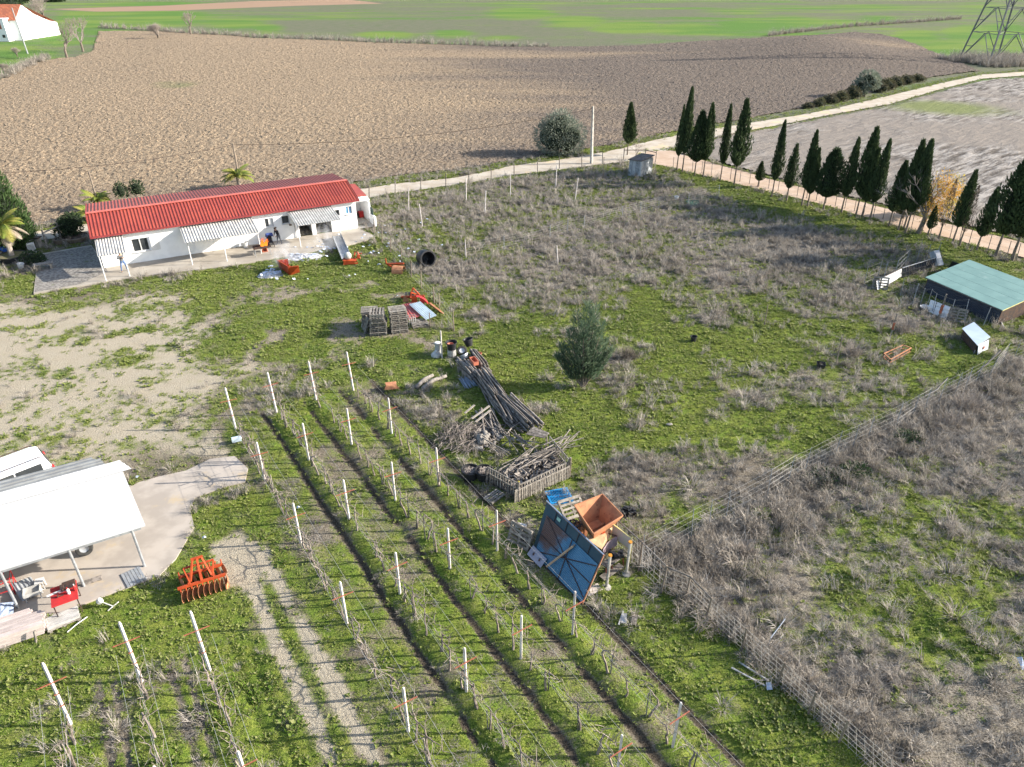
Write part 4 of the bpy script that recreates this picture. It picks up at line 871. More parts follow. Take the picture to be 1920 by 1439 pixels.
obj('roof_sheet', MB().sheet(L(-.28, RN, HRG), L(23.2, RN, HRG), L(23.2, BN, HB), L(-.28, BN, HB), 84, .05), REDROOF, house)
mb = MB(); mb.slab([L(-.3, RN + .22, HRG + .02), L(23.22, RN + .22, HRG + .02), L(23.22, RN, HRG + .085), L(-.3, RN, HRG + .085)], .012); mb.slab([L(-.3, RN, HRG + .086), L(23.22, RN, HRG + .086), L(23.22, RN - .22, HRG + .07), L(-.3, RN - .22, HRG + .07)], .012)
obj('ridge_cap', mb, M('ridge_pink', (.50, .13, .10), (.44, .11, .085), 1, .5), house)
mb = MB(); mb.box((11.46, -.37, HE - .0), (23.6, .09, .15)); mb.bar(L(-.31, .36, HE + .05), L(-.31, RN, HRG + .03), .05, .12); mb.bar(L(23.23, .36, HE + .05), L(23.23, RN, HRG + .03), .05, .12); mb.bar(L(-.31, RN, HRG + .03), L(-.31, BN, HB + .03), .05, .12)
obj('gutter', mb, REDTRIM, house)
def window(u0, u1, z0, z1, bars, mat=GLASS, boards=False):
    fr = MB(); d = .12
    for a, b_, c_, e in ((u0, u1, z0, z0 + .06), (u0, u1, z1 - .06, z1), (u0, u0 + .06, z0 + .06, z1 - .06), (u1 - .06, u1, z0 + .06, z1 - .06)): fr.box(((a + b_) / 2, d, (c_ + e) / 2), (b_ - a - .004, .07, e - c_ - .004))
    for k in range(bars): fr.box((u0 + (u1 - u0) * (k + 1) / (bars + 1), d - .001, (z0 + z1) / 2), (.09, .075, z1 - z0 - .13))
    w_ = obj('window', fr, WHITEP, house)
    for k in range(bars + 1):
        a = u0 + .06 + (u1 - u0 - .12) * k / (bars + 1); b_ = u0 + .06 + (u1 - u0 - .12) * (k + 1) / (bars + 1)
        obj('pane', MB().box(((a + b_) / 2, d + .015, (z0 + z1) / 2), (b_ - a - .05, .015, z1 - z0 - .125)), mat if k % 2 == 0 or not boards else WHITEP, w_)
    obj('sill', MB().box(((u0 + u1) / 2, -.03, z0 - .03), (u1 - u0 + .14, .16, .05)), WHITEP, w_)
window(*openings[0], 1); window(*openings[1], 1, boards=True); window(*openings[2], 0); window(*openings[5], 0)
window(*openings[6], 1, M('blue_shutter', (.10, .30, .55), (.16, .38, .62), 2, .6))
for u, z0, z1 in ((2.12, .85, 2.2), (4.45, .9, 2.18)): obj('shutter', MB().box((u, -.04, (z0 + z1) / 2), (.72, .05, z1 - z0)), WHITEP, house)
mb = MB(); mb.box((8.0, -.035, 1.35), (.75, .05, 1.9)); obj('utility_hatch', mb, WHITE, house)
mb = MB(); mb.box((16.35, -.10, 1.36), (.22, .2, .1)); mb.box((8.42, -.08, 2.5), (.12, .14, .22)); mb.box((14.95, -.08, 1.3), (.14, .1, .12)); obj('wall_fitting', mb, DARKST, house)
obj('pipe', MB().tube([(16.75, -.07, 0), (16.72, -.07, 1.6)], .035, 6), STAKE, house)
def awning(u0, u1, n1, n, posts, z1=2.62, z0=2.12):
    a = obj('awning', MB().sheet(L(u0, n1, z0), L(u1, n1, z0), L(u1, .02, z1), L(u0, .02, z1), n, .045), FIBRE, house)
    for pu, pn in posts: obj('awning_post', MB().tube([L(pu, pn, -.1), L(pu, min(pn, n1) - .05, z0 + .02)], .045, 7), WHITEP, a)
    obj('awning_beam', MB().bar(L(u0, n1 - .15, z0 - .02), L(u1, n1 - .15, z0 - .02), .06, .08), WHITEP, a)
awning(-.05, 2.1, 3.3, 10, [(.04, 3.42), (1.85, 3.2)]); awning(6.7, 12.95, 3.28, 26, [(6.9, 2.9), (9.75, 3.4), (12.85, 2.8)]); awning(16.3, 20.5, 3.2, 18, [(16.45, 2.9), (20.5, 2.3)])
# annex at the right end
mb = MB(); mb.box((24.65, 2.6, 1.05), (.16, 3.1, 2.1)); mb.box((23.85, 4.25, 1.2), (1.72, .2, 2.4)); mb.box((24.66, .28, .5), (.2, 1.4, 1.0)); obj('annex_wall', mb, WHITE, house)
obj('annex_floor', MB().box((23.75, 1.9, .012), (1.6, 4.4, .02)), CONC, house)
ax = MB(); ax.slab([L(23.26, -2.15, 2.62), L(24.75, -2.15, 2.55), L(24.85, -6.2, 2.75), L(23.26, -6.2, 2.85)], .08); obj('annex_roof', ax, REDROOF, house)
mb = MB(); mb.slab([L(22.98, -1.25, 2.36), L(24.8, -1.25, 2.32), L(24.8, -2.12, 2.42), L(22.98, -2.12, 2.48)], .1); obj('annex_canopy', mb, WHITE, house)
mb = MB(); mb.box((24.66, .55, 1.32), (.08, .75, .62)); obj('dark_shutter', mb, M('dark_green', (.03, .06, .05), (.05, .08, .07), 2, .7), house); obj('annex_post', MB().tube([(24.6, 1.15, 0), (24.6, 1.15, 2.3)], .06, 6), WHITE, house)
p = hw(24.1, -3.3, .02); t = thing('garden_box', 'red box with a dark lid inside the annex yard', 'box', p, HRZ); obj('body', MB().box((.2, 0, .3), (.45, .5, .6)), REDPAINT, t); obj('lid', MB().box((-.3, 0, .25), (.4, .5, .5)), DARKST, t)

# ------------------------------------------------------------------ people
def person(label, loc, rz, J, parts, head, seg):
    """one continuous skinned body: J joints, seg = edges, parts = cloth per joint"""
    me = bpy.data.meshes.new('person'); names = list(J); ix = {n: i for i, n in enumerate(names)}
    me.from_pydata([J[n][:3] for n in names], [(ix[a], ix[b_]) for a, b_ in seg], []); o = bpy.data.objects.new('body_tmp', me); COL.objects.link(o)
    sk = o.modifiers.new('skin', 'SKIN'); ss_ = o.modifiers.new('sub', 'SUBSURF'); ss_.levels = ss_.render_levels = 1
    for n in names:
        v = me.skin_vertices[0].data[ix[n]]; r = J[n][3]; v.radius = (r, r) if not isinstance(r, tuple) else r; v.use_root = n == 'pelvis'
    dg = bpy.context.evaluated_depsgraph_get(); dg.update(); em = bpy.data.meshes.new_from_object(o.evaluated_get(dg)); bpy.data.objects.remove(o)
    mats = list(dict.fromkeys(parts.values())); em.materials.clear()
    for m in mats: em.materials.append(m)
    A = [(Vector(J[a][:3]), Vector(J[b_][:3]), parts[b_]) for a, b_ in seg]
    for f in em.polygons:
        best = None
        for a, b_, m in A:
            d = b_ - a; tt = max(0, min(1, (f.center - a).dot(d) / max(1e-9, d.length_squared))); q = (f.center - a - d * tt).length
            if best is None or q < best[0]: best = (q, m)
        f.material_index = mats.index(best[1]); f.use_smooth = True
    r = obj('person', em, None, label=label, cat='person', loc=loc, rz=rz); em.name = 'person'
    return r
SKIN = M('skin', (.45, .27, .19), (.40, .23, .16), 5, .6); HAIR = M('hair', (.03, .022, .018), (.05, .035, .028), 8, .8)
JKT = M('grey_jacket', (.10, .11, .12), (.16, .17, .18), 6, .9); JEAN = M('jeans', (.10, .17, .34), (.07, .12, .25), 8, .9); SHOE = M('shoe', (.20, .10, .06), (.14, .07, .05), 5, .7)
BLK = M('dark_coat', (.02, .02, .028), (.035, .035, .045), 5, .9); GREYT = M('grey_trousers', (.16, .17, .19), (.12, .13, .15), 6, .9)
SEG = [('pelvis', 'waist'), ('waist', 'chest'), ('chest', 'neck'), ('neck', 'chin'), ('chin', 'crown'), ('chin', 'nose')]
for s in 'lr': SEG += [('pelvis', s + 'hip'), (s + 'hip', s + 'knee'), (s + 'knee', s + 'ankle'), (s + 'ankle', s + 'toe'), ('chest', s + 'sh'), (s + 'sh', s + 'elb'), (s + 'elb', s + 'wri'), (s + 'wri', s + 'palm')] + [(s + 'palm', s + 'f%d' % k) for k in range(4)] + [(s + 'wri', s + 'th')]
def body(lean=0.0, twist=0.0, stance=.13, hands=((.16, .30, 1.12), (-.16, .30, 1.12)), elb=((.30, .05, 1.12), (-.30, .05, 1.12)), step=0.0):
    c, s = math.cos(lean), math.sin(lean)
    def up(x, y, z): return (x, y * c + (z - .95) * s, .95 + (z - .95) * c - y * s)
    J = {'pelvis': (0, 0, .95, (.15, .12)), 'waist': (*up(0, 0, 1.12), (.15, .11)), 'chest': (*up(0, 0, 1.36), (.17, .12)), 'neck': (*up(0, .01, 1.50), .06), 'chin': (*up(0, .03, 1.60), (.085, .095)), 'crown': (*up(0, .01, 1.72), (.075, .085)), 'nose': (*up(0, .115, 1.60), .018)}
    for sg, q in ((1, 'l'), (-1, 'r')):
        i = 0 if sg > 0 else 1; y0 = step * sg
        J[q + 'hip'] = (sg * .10, 0, .88, .10); J[q + 'knee'] = (sg * stance, y0 * .5 + .03, .49, .068); J[q + 'ankle'] = (sg * (stance + .03), y0 - .02, .09, .045); J[q + 'toe'] = (sg * (stance + .06), y0 + .16, .04, .04)
        J[q + 'sh'] = (*up(sg * .20, 0, 1.42), .07); J[q + 'elb'] = (*up(*elb[i]), .05); w_ = Vector(hands[i]); J[q + 'wri'] = (*up(*w_), .032)
        d = (w_ - Vector(elb[i])).normalized(); J[q + 'palm'] = (*up(*(w_ + d * .08)), .035); sd_ = Vector((0, 0, 1)).cross(d).normalized() if abs(d.z) < .95 else Vector((1, 0, 0))
        for k in range(4): J[q + 'f%d' % k] = (*up(*(w_ + d * (.15 + .015 * (k in (1, 2))) + sd_ * (.03 - .02 * k))), .010)
        J[q + 'th'] = (*up(*(w_ + d * .07 + sd_ * .055)), .011)
    return J
def dress(top, leg, shoe):
    P = {}
    for n in [b_ for a, b_ in SEG] + ['pelvis']:
        P[n] = top if n in ('waist', 'chest') or n[1:] in ('sh', 'elb', 'wri') else leg if n[1:] in ('hip', 'knee', 'ankle') or n == 'pelvis' else shoe if n[1:] == 'toe' else SKIN if n != 'crown' else HAIR
    return P
p = on(218, 510); p = hw(1.55, 1.75); a_ = person('person in grey jacket and blue jeans standing under the end awning, hands at chest', (p.x, p.y, .12), HRZ + math.pi + .25, body(stance=.2, hands=((.09, .30, 1.30), (-.09, .30, 1.30)), elb=((.34, .08, 1.22), (-.34, .08, 1.22))), dress(JKT, JEAN, SHOE), None, SEG)
obj('hair', MB().lathe([(.001, .13), (.05, .12), (.085, .08), (.10, .02), (.098, -.03)], 12, (0, -.005, 1.66)), HAIR, a_)
t = thing('remote_control', 'small dark handset held in the hands of the person under the awning', 'controller', (p.x + .16, p.y - .29, 1.42), HRZ); obj('body', MB().box((0, 0, 0), (.2, .06, .12)), DARKST, t); obj('screen', MB().box((0, .034, .02), (.1, .006, .06)), GLASS, t)
p = hw(14.9, 1.15); b2 = person('person in dark coat and grey trousers bending over a pushchair by the barbecue', (p.x, p.y, .12), HRZ + math.radians(118), body(lean=.38, stance=.11, step=.14, hands=((.17, .36, 1.08), (-.17, .36, 1.08)), elb=((.27, .12, 1.15), (-.27, .12, 1.15))), dress(BLK, GREYT, BLK), None, SEG)
obj('hair', MB().lathe([(.001, .13), (.05, .12), (.09, .08), (.105, .02), (.10, -.06)], 12, (0, .28, 1.60)), HAIR, b2)
p = hw(14.05, 1.3, .0); t = thing('pushchair', 'dark navy pushchair in front of the bending person', 'pushchair', (p.x, p.y, .12), HRZ)
mb = MB(); mb.slab([(-.22, -.25, .45), (.22, -.25, .45), (.22, .25, .42), (-.22, .25, .42)], .05); mb.slab([(-.22, .22, .42), (.22, .22, .42), (.22, .38, 1.0), (-.22, .38, 1.0)], .05); obj('seat', mb, BLK, t)
obj('hood', MB().tube([(-.24, .1, .98), (-.24, .02, 1.15), (.24, .02, 1.15), (.24, .1, .98)], .14, 8), M('navy_cloth', (.03, .05, .18), (.05, .08, .24), 4, .9), t)
fr = MB(); [fr.tube([(sx * .24, -.38, .12), (sx * .24, .1, .5), (sx * .24, .5, .98)], .015, 5) for sx in (-1, 1)]; [fr.tube([(sx * .24, .38, .12), (sx * .24, -.05, .5)], .015, 5) for sx in (-1, 1)]; fr.tube([(-.24, .5, .98), (.24, .5, .98)], .018, 5); obj('frame', fr, DARKST, t)
for sx in (-.26, .26):
    for sy in (-.38, .38): obj('wheel', MB().tube([(sx - .02, sy, .12), (sx + .02, sy, .12)], .12, 12), TYRE, t)

# ------------------------------------------------------------------ barbecue, fire and ash heaps
p = on(516, 498); p = hw(12.9, 3.35); t = thing('barbecue', 'black barbecue tray with tall thin legs and burning fire', 'barbecue', (p.x, p.y, .05), HRZ)
tr = MB(); tr.box((0, 0, .80), (1.5, .62, .03)); [tr.box((0, sy * .32, .88), (1.5, .03, .18)) for sy in (-1, 1)]; [tr.box((sx * .75, 0, .88), (.03, .67, .18)) for sx in (-1, 1)]; obj('tray', tr, DARKST, t)
for sx in (-.68, .68):
    for sy in (-.28, .28): obj('leg', MB().tube([(sx, sy, -.05), (sx, sy, .79)], .025, 6), STAKE, t)
co = MB(); [co.box((U(-.6, .6), U(-.25, .25), .85 + U(0, .05)), (.12, .08, .08), U(0, 3)) for k in range(40)]; obj('embers', co, DARKST, t, kind='stuff')
fm, ft, fb = NT('flame'); em = nd(ft, 'ShaderNodeEmission'); tcf = nd(ft, 'ShaderNodeTexCoord'); spz = nd(ft, 'ShaderNodeSeparateXYZ'); ft.links.new(tcf.outputs['Generated'], spz.inputs[0])
ft.links.new(mixc(ft, spz.outputs[2], (1.0, .30, .03), (.9, .10, .02)), em.inputs[0]); em.inputs[1].default_value = .9; ft.links.new(em.outputs[0], ft.nodes['Material Output'].inputs[0])
fl = MB()
for k in range(16):
    x = U(-.05, .45); y = U(-.15, .15); h = U(.25, .95) * (1 - abs(x - .2) * .8); r = U(.035, .075); fl.tube([(x, y, .86), (x + U(0, .08), y, .86 + h * .4), (x + U(.05, .2), y + U(-.05, .05), .86 + h * .75), (x + U(.1, .35), y, .86 + h)], [r, r * 1.1, r * .6, .005], 6)
tag(obj('fire', fl, fm, smooth=True, loc=(p.x, p.y, .05), rz=HRZ), 'orange flames leaping from the black barbecue tray', 'fire')
def ash(px, py, rx, ry, label):
    p = on(px, py); mb = MB(); n = 24; rings = [(1, 0), (.8, .05), (.55, .12), (.25, .2)]
    vs = [(0, 0, .22)]; 
    for r, z in rings: vs += [(r * rx * math.cos(6.283 * j / n) * U(.85, 1.15), r * ry * math.sin(6.283 * j / n) * U(.85, 1.15), z * U(.7, 1.3)) for j in range(n)]
    fs = [(1 + i * n + j, 1 + i * n + (j + 1) % n, 1 + (i + 1) * n + (j + 1) % n, 1 + (i + 1) * n + j) for i in range(3) for j in range(n)] + [(0, 1 + 3 * n + j, 1 + 3 * n + (j + 1) % n) for j in range(n)]
    mb.add(vs, fs); t = thing('ash_heap', label, 'ash heap', (p.x, p.y, .03)); obj('heap', mb, ASH, t)
    m2 = MB(); [m2.box((U(-.6, .6) * rx, U(-.5, .5) * ry, .16), (U(.2, .45), U(.15, .3), .02), U(0, 3), (Matrix.Rotation(U(0, 3), 3, 'Z') @ Matrix.Rotation(U(-.5, .5), 3, 'X'))) for k in range(14)]; obj('half_burnt_paper', m2, PAPER, t)
    return p
p1 = ash(508, 516, 1.1, .9, 'smoking white ash heap of burnt paper left of the orange tipping box'); p2 = ash(568, 483, 1.9, 1.1, 'wide white ash heap of burnt paper behind the orange tipping box')
def smoke(p, d, size, dens, label):
    mb = MB(); n = 8; path = [Vector((0, 0, .1)) + Vector(d) * (i / n) for i in range(n + 1)]; mb.tube(path, [size * (.35 + .65 * i / n) * (1 if i < n else .3) for i in range(n + 1)], 10)
    m, t, b = NT('smoke_air'); t.nodes.remove(b); vol = nd(t, 'ShaderNodeVolumePrincipled'); vol.inputs['Color'].default_value = (.9, .92, .97, 1); v = coords(t, rand=False)
    f = ramp(t, noise(t, v, 1.6, 4, .65), .42, .75); tc = nd(t, 'ShaderNodeTexCoord'); sx = nd(t, 'ShaderNodeVectorMath', operation='DISTANCE'); t.links.new(tc.outputs['Generated'], sx.inputs[0]); sx.inputs[1].default_value = (.5, .5, .45)
    ed = ramp(t, sx.outputs['Value'], .62, .15); t.links.new(mathn(t, 'MULTIPLY', mathn(t, 'MULTIPLY', f, ed), dens), vol.inputs['Density']); t.links.new(vol.outputs[0], t.nodes['Material Output'].inputs['Volume'])
    return obj('smoke', mb, m, label=label, cat='smoke', kind='stuff', loc=p, smooth=True)
smoke(p1, (1.5, 2.0, 2.2), 1.3, 1.0, 'thin blue white smoke drifting up from the left ash heap'); smoke(p2, (3.0, 1.6, 2.0), 1.6, .55, 'thin grey smoke drifting right from the wide ash heap')

# ------------------------------------------------------------------ vineyard
def row_xy(s, t): return (s * VN[0] + t * VD[0], s * VN[1] + t * VD[1])
VRZ = math.atan2(VD[1], VD[0])
def vine_post(name, label, s, t, h, group, lean=0.0):
    x, y = row_xy(s, t); z = gz(x, y); T = thing(name, label, 'post', (x, y, z - .05), VRZ, group); T.rotation_euler = (0, -lean, VRZ)
    obj('shaft', POST_SHAFT, None, T); T.children[0].scale = (1, 1, h / 2.5)
    o = obj('crossbar', POST_BAR, None, T); o.location = (.055, 0, h * .70); o.rotation_euler.x = U(-.06, .06)
    if lean:
        for k in (.52, .34): obj('band', POST_BAND, None, T).location = (0, 0, h * k)
    return T
sh = MB(); sh.tube([(0, 0, 0), (0, 0, 2.42), (0, 0, 2.5)], [.062, .055, .03], 4); POST_SHAFT = sh.mesh('shaft', POSTC)
POST_BAR = MB().bar((0, -.45, 0), (0, .45, 0), .03, .03).mesh('crossbar', RUSTBAR); POST_BAND = MB().box((0, 0, 0), (.135, .135, .03)).mesh('band', RUSTBAR)
VV = []
for k in range(6):
    mb = MB(); P = [(0, 0, -.05)]; x = y = 0
    for i in range(1, 6): x += U(-.07, .07); y += U(-.06, .06); P.append((x, y, i * .21 + U(-.03, .03)))
    mb.tube(P, [.05, .045, .04, .036, .034, .036], 5)
    for sg in (-1, 1):
        q = Vector(P[-1]); Q = [q]
        for i in range(4): Q.append(Q[-1] + Vector((sg * U(.1, .2), U(-.07, .07), U(-.04, .07)))); 
        if U(0, 1) < .8: mb.tube(Q, [.022, .02, .017, .013, .008], 4, cap=False)
        for w_ in Q[1:]:
            for j in range(RNG.choice((1, 2, 2))):
                d = Vector((U(-.5, .5), U(-.6, .6), U(-.3, 1))).normalized(); l = U(.2, .65); mb.tube([w_, w_ + d * l * .5, w_ + d * l + Vector((U(-.12, .12), U(-.12, .12), -.06))], [.010, .009, .006], 3, cap=False)
    VV.append(mb.mesh('grapevine', VINEW))
STK = MB().tube([(0, 0, -.05), (.02, .01, 1.15)], [.028, .026], 4).mesh('stake', OLDWOOD)
TSTART = {'A': -36.9, 'B': -37.1, 'C': -37.2, 'D': -37.0, 'X': -21.3, 'Y': -21.8, 'Z': -20.9}
DESC = {'A': 'bordering the gravel lane vineyard side', 'B': 'one row in from the lane', 'C': 'two rows in from the lane', 'D': 'nearest the blue gate', 'X': 'of the corner vine row', 'Y': 'in the middle short row', 'Z': 'between lane and orange harrow'}
for kx, (r, s) in enumerate(ROWS.items()):
    t0 = TSTART[r]; n = 0; tl = t0
    while tl < -4:
        if n == 0: vine_post('vineyard_post', f'leaning pinkish end post of the row {DESC[r]}', s, tl, 2.65 if r in 'ABCD' else 2.95, f'end posts of vine rows', .13)
        else: vine_post('vineyard_post', f'white concrete trellis post, {ordn[n]} of the row {DESC[r]}', s, tl, 2.42, f'trellis posts, row {DESC[r]}')
        tl += 5.58; n += 1
    tt = t0 + .9; wl = row_xy(s, t0); 
    while tt < -5:
        x, y = row_xy(s + U(-.08, .08), tt); z = gz(x, y)
        if U(0, 1) < .93:
            v = obj('grapevine', RNG.choice(VV), None, label=f'bare grapevine, {ordn[int((tt - t0) % 5.58)]} beyond {ordn[int((tt - t0) // 5.58)]} post, {DESC[r]}', cat='grapevine', group=f'vines, row {DESC[r]}', loc=(x, y, z), rz=VRZ + RNG.choice((0, math.pi)) + U(-.2, .2))
            s_ = U(.85, 1.15); v.scale = (s_ * 1.15, s_, s_)
            if U(0, 1) < .6: obj('stake', STK, None, v).location = (.06, .05, 0)
        tt += U(.85, 1.15)
    w_ = thing('trellis_wires', f'thin steel wires stretched along the vine row {DESC[r]}', 'wires', (0, 0, 0)); hb = 1.7
    for off, h in ((-.42, hb), (.42, hb), (0, 1.05), (0, .65)) if r in 'ABCD' else ((-.42, 1.9), (.42, 1.9), (0, 1.3), (0, .8)):
        P = []
        for q in range(24):
            tq = t0 + .1 + (-4.5 - t0) * q / 23; x, y = row_xy(s + off, tq); P.append((x, y, gz(*row_xy(s, tq)) * .5 + h))
        obj('wire', MB().tube(P, .005, 3, cap=False), WIRE, w_)

# ------------------------------------------------------------------ fences
def fence(name, label, posts, mat, r, wires, net=False, heights=None, group=None, rails=(), sag=.0, wmat=WIRE, wr=.006):
    t = thing(name, label, 'fence', (0, 0, 0), 0, group); B = []
    for i, q in enumerate(posts):
        p = on(q[2], q[3]); h = heights if heights else max(.6, min(2.3, height_at(*q))); tx, ty = site(q[0], q[1], p.z + h); d = Vector((tx - p.x, ty - p.y)); d = d * min(1, .35 / max(d.length, 1e-6)) 
        top = Vector((p.x + d.x, p.y + d.y, p.z + h)); o = MB(); o.tube([p - Vector((0, 0, .1)), top], [r, r * .85], 6); obj('post', o, mat, t); B.append((p, top))
    ws = MB()
    for i in range(len(B) - 1):
        (a, at_), (b_, bt) = B[i], B[i + 1]; n = 4
        for k in range(wires):
            f = .12 + .84 * k / max(1, wires - 1); P = [a.lerp(at_, f).lerp(b_.lerp(bt, f), j / n) - Vector((0, 0, sag * math.sin(math.pi * j / n))) for j in range(n + 1)]; ws.tube(P, wr, 3, cap=False)
        if net:
            m = max(2, int((a - b_).length / net))
            for j in range(m):
                f0 = j / m; g0 = min(1, f0 + (.18 if net < .4 else 0)); ws.tube([a.lerp(b_, f0) + Vector((0, 0, .05)), at_.lerp(bt, g0) * .94 + a.lerp(b_, g0) * .06], wr * .8, 3, cap=False)
                if net < .4: ws.tube([a.lerp(b_, g0) + Vector((0, 0, .05)), at_.lerp(bt, f0) * .94 + a.lerp(b_, f0) * .06], wr * .8, 3, cap=False)
    if ws.v: obj('wire_mesh', ws, wmat, t)
    for i in rails: 
        (a, at_), (b_, bt) = B[i], B[i + 1]; obj('rail', MB().tube([at_ - Vector((0, 0, .06)), bt - Vector((0, 0, .06))], .035, 6), OLDWOOD, t)
    return B
fence('wire_fence', 'long wire fence on pale metal stakes along the rough slope', [(1209, 1003, 1202, 1066), (1301, 954, 1296, 1012), (1336, 937, 1328, 996), (1370, 920, 1360, 977), (1448, 879, 1438, 934), (1491, 853, 1476, 909), (1522, 839, 1507, 889), (1580, 808, 1563, 865), (1612, 796, 1596, 846), (1640, 781, 1624, 834), (1694, 753, 1677, 810), (1725, 740, 1708, 784), (1748, 726, 1730, 777), (1776, 712, 1757, 762), (1805, 699, 1788, 745), (1825, 688, 1806, 736), (1847, 677, 1828, 720), (1872, 669, 1852, 712), (1889, 654, 1878, 685), (1911, 643, 1899, 679), (1950, 622, 1938, 660)], STAKE, .020, 6, heights=1.75, wr=.006, wmat=NET)
fence('wooden_fence', 'wire netting fence on rough wooden posts at the lower corner', [(1160, 968, 1150, 1030), (1205, 1016, 1197, 1072), (1251, 1061, 1239, 1113), (1295, 1080, 1284, 1126), (1335, 1121, 1323, 1160), (1400, 1178, 1390, 1222), (1472, 1243, 1456, 1286), (1531, 1298, 1514, 1341), (1591, 1351, 1573, 1392), (1690, 1437, 1668, 1482)], POLEW, .045, 6, net=.3, heights=1.5, rails=(0, 1, 2, 3), wr=.006, wmat=NET)
fence('wire_fence', 'sagging wire fence on thin white stakes across the dry upper paddock', [(872, 452, 873, 482), (945, 440, 945, 470), (1032, 415, 1031, 449), (1065, 410, 1064, 434), (1095, 401, 1095, 431), (1167, 387, 1167, 409), (1202, 376, 1200, 403), (1236, 370, 1235, 393), (1292, 359, 1290, 386), (1349, 347, 1348, 370)], STAKE, .03, 6, heights=1.3, wr=.007, wmat=NET)
fence('roadside_fence', 'grey post fence following the edge of the pale dirt road', [(692, 350, 692, 375), (741, 340, 741, 365), (789, 332, 789, 358), (836, 325, 836, 353), (879, 321, 879, 345), (921, 316, 921, 339), (964, 307, 964, 332), (1008, 302, 1008, 324), (1049, 296, 1049, 318), (1091, 290, 1091, 316), (1130, 286, 1130, 309)], OLDWOOD, .06, 3, wr=.008)
fence('wire_fence', 'old wire fence of uneven wooden stakes between the yard and the paddock', [(702, 410, 702, 440), (716, 425, 716, 455), (732, 447, 732, 474), (752, 465, 752, 494), (771, 487, 771, 521), (789, 507, 790, 541), (812, 538, 814, 568), (823, 550, 824, 580), (849, 581, 851, 621)], POLEW, .045, 4, net=.5, heights=1.45, wmat=NET)
tk = [(1262 + (1905 - 1262) * f, 318 + 171 * f ** 1.18) for f in [i / 36 for i in range(37)]]
fence('track_fence', 'line of thin stakes and wire between the cypress trunks and the grass', [(x + 3 * (x - 960) / 960, y - 24 - 16 * i / 36, x, y) for i, (x, y) in enumerate(tk)], OLDWOOD, .04, 3, heights=1.5, wr=.008)
fence('pen_fence', 'thin metal stakes ringing the low green roofed shed', [(1627, 502, 1620, 534), (1651, 498, 1645, 523), (1665, 491, 1656, 528), (1685, 482, 1675, 526), (1704, 476, 1697, 500), (1724, 468, 1717, 495), (1744, 462, 1736, 490), (1764, 458, 1755, 486)], STAKE, .03, 4, heights=1.7)
fence('pen_fence', 'row of stakes and wire in front of the dark shed wall', [(1696, 523, 1688, 556), (1725, 527, 1711, 569), (1735, 541, 1725, 573), (1748, 544, 1738, 574), (1757, 550, 1747, 588), (1791, 553, 1779, 600), (1817, 561, 1808, 600)], STAKE, .03, 4, heights=1.55)
def pole(name, label, q, r, mat, cat='post', group=None, extra=None, h=None):
    p = on(q[2], q[3]); h = h or max(.5, min(2.6, height_at(*q))); tx, ty = site(q[0], q[1], p.z + h); d = Vector((tx - p.x, ty - p.y, 0)); d *= min(1, .5 / max(d.length, 1e-6))
    t = thing(name, label, cat, p, 0, group); obj('shaft', MB().tube([(0, 0, -.1), d + Vector((0, 0, h))], [r, r * .85], 6), mat, t)
    if extra: obj('band', MB().tube([d * .35 + Vector((0, 0, h * .35)), d * .62 + Vector((0, 0, h * .62))], r * 1.5, 6), extra, t)
    return t
for q, lab in (((766, 351, 766, 397), 'tall white stake in the weeds right of the house'), ((786, 383, 792, 424), 'white stake leaning left among litter beyond the house'), ((874, 335, 874, 379), 'tall white stake near the road fence middle'), ((957, 328, 957, 370), 'tall white stake in line with the road fence bend'), ((911, 358, 909, 406), 'tall white stake alone in the dry upper paddock'), ((1044, 310, 1042, 352), 'tall white stake below the utility pole, left'), ((1084, 334, 1078, 376), 'thick white stake leaning right near the block hut'), ((1129, 289, 1131, 337), 'tall grey stake just left of the block hut'), ((1044, 461, 1046, 496), 'short crooked white stake in the middle paddock'), ((1440, 572, 1433, 612), 'thin brown stake leaning in the middle paddock'), ((1540, 532, 1529, 580), 'dark stake leaning among tall grey weeds'), ((1579, 632, 1568, 682), 'grey stake leaning beside a grey bush above the wire fence'), ((826, 621, 829, 672), 'tall pale stake with a white drum at its foot'), ((805, 587, 806, 614), 'short stake in front of the corrugated sheets'), ((872, 450, 874, 485), 'thin pale stake above the black tank')):
    pole('stake', lab, q, .055 if 'white' in lab else .04, POSTC if 'white' in lab or 'pale' in lab else POLEW, group=None)
pole('stake', 'grey stake with a rust red band in the rough grass before the shed', (1682, 588, 1669, 634), .05, OLDWOOD, extra=RUSTBAR); pole('stake', 'thick stake with a rust red band before the white sheet', (1775, 552, 1756, 606), .07, OLDWOOD, extra=RUSTBAR)
pole('stake', 'steel stake at the right end of the dark shed wall', (1858, 577, 1843, 612), .035, STAKE)

# ------------------------------------------------------------------ utility poles and cables
def upole(label, q, r, mat, holes=False):
    p = on(q[2], q[3]); h = height_at(*q); tx, ty = site(q[0], q[1], h); t = thing('utility_pole', label, 'utility pole', (p.x, p.y, 0)); top = Vector((tx - p.x, ty - p.y, h)); top.y = max(-1, min(1, top.y)); top.x = max(-1.2, min(1.2, top.x))
    obj('shaft', MB().tube([(0, 0, -.2), top], [r * 1.3, r * .8], 4 if holes else 7), mat, t)
    if holes:
        hb_ = MB(); [hb_.box(top * (k / 9) + Vector((0, -r * (1.25 - .5 * k / 9) * .72, 0)), (.09, .05, .22)) for k in range(1, 9)]; obj('recess', hb_, M('recess_dark', (.12, .11, .1)), t)
    b_ = MB(); b_.tube([top + Vector((-.3, 0, -.25)), top + Vector((.05, 0, -.2))], .03, 5); obj('bracket', b_, DARKST, t); return Vector((p.x, p.y, 0)) + top
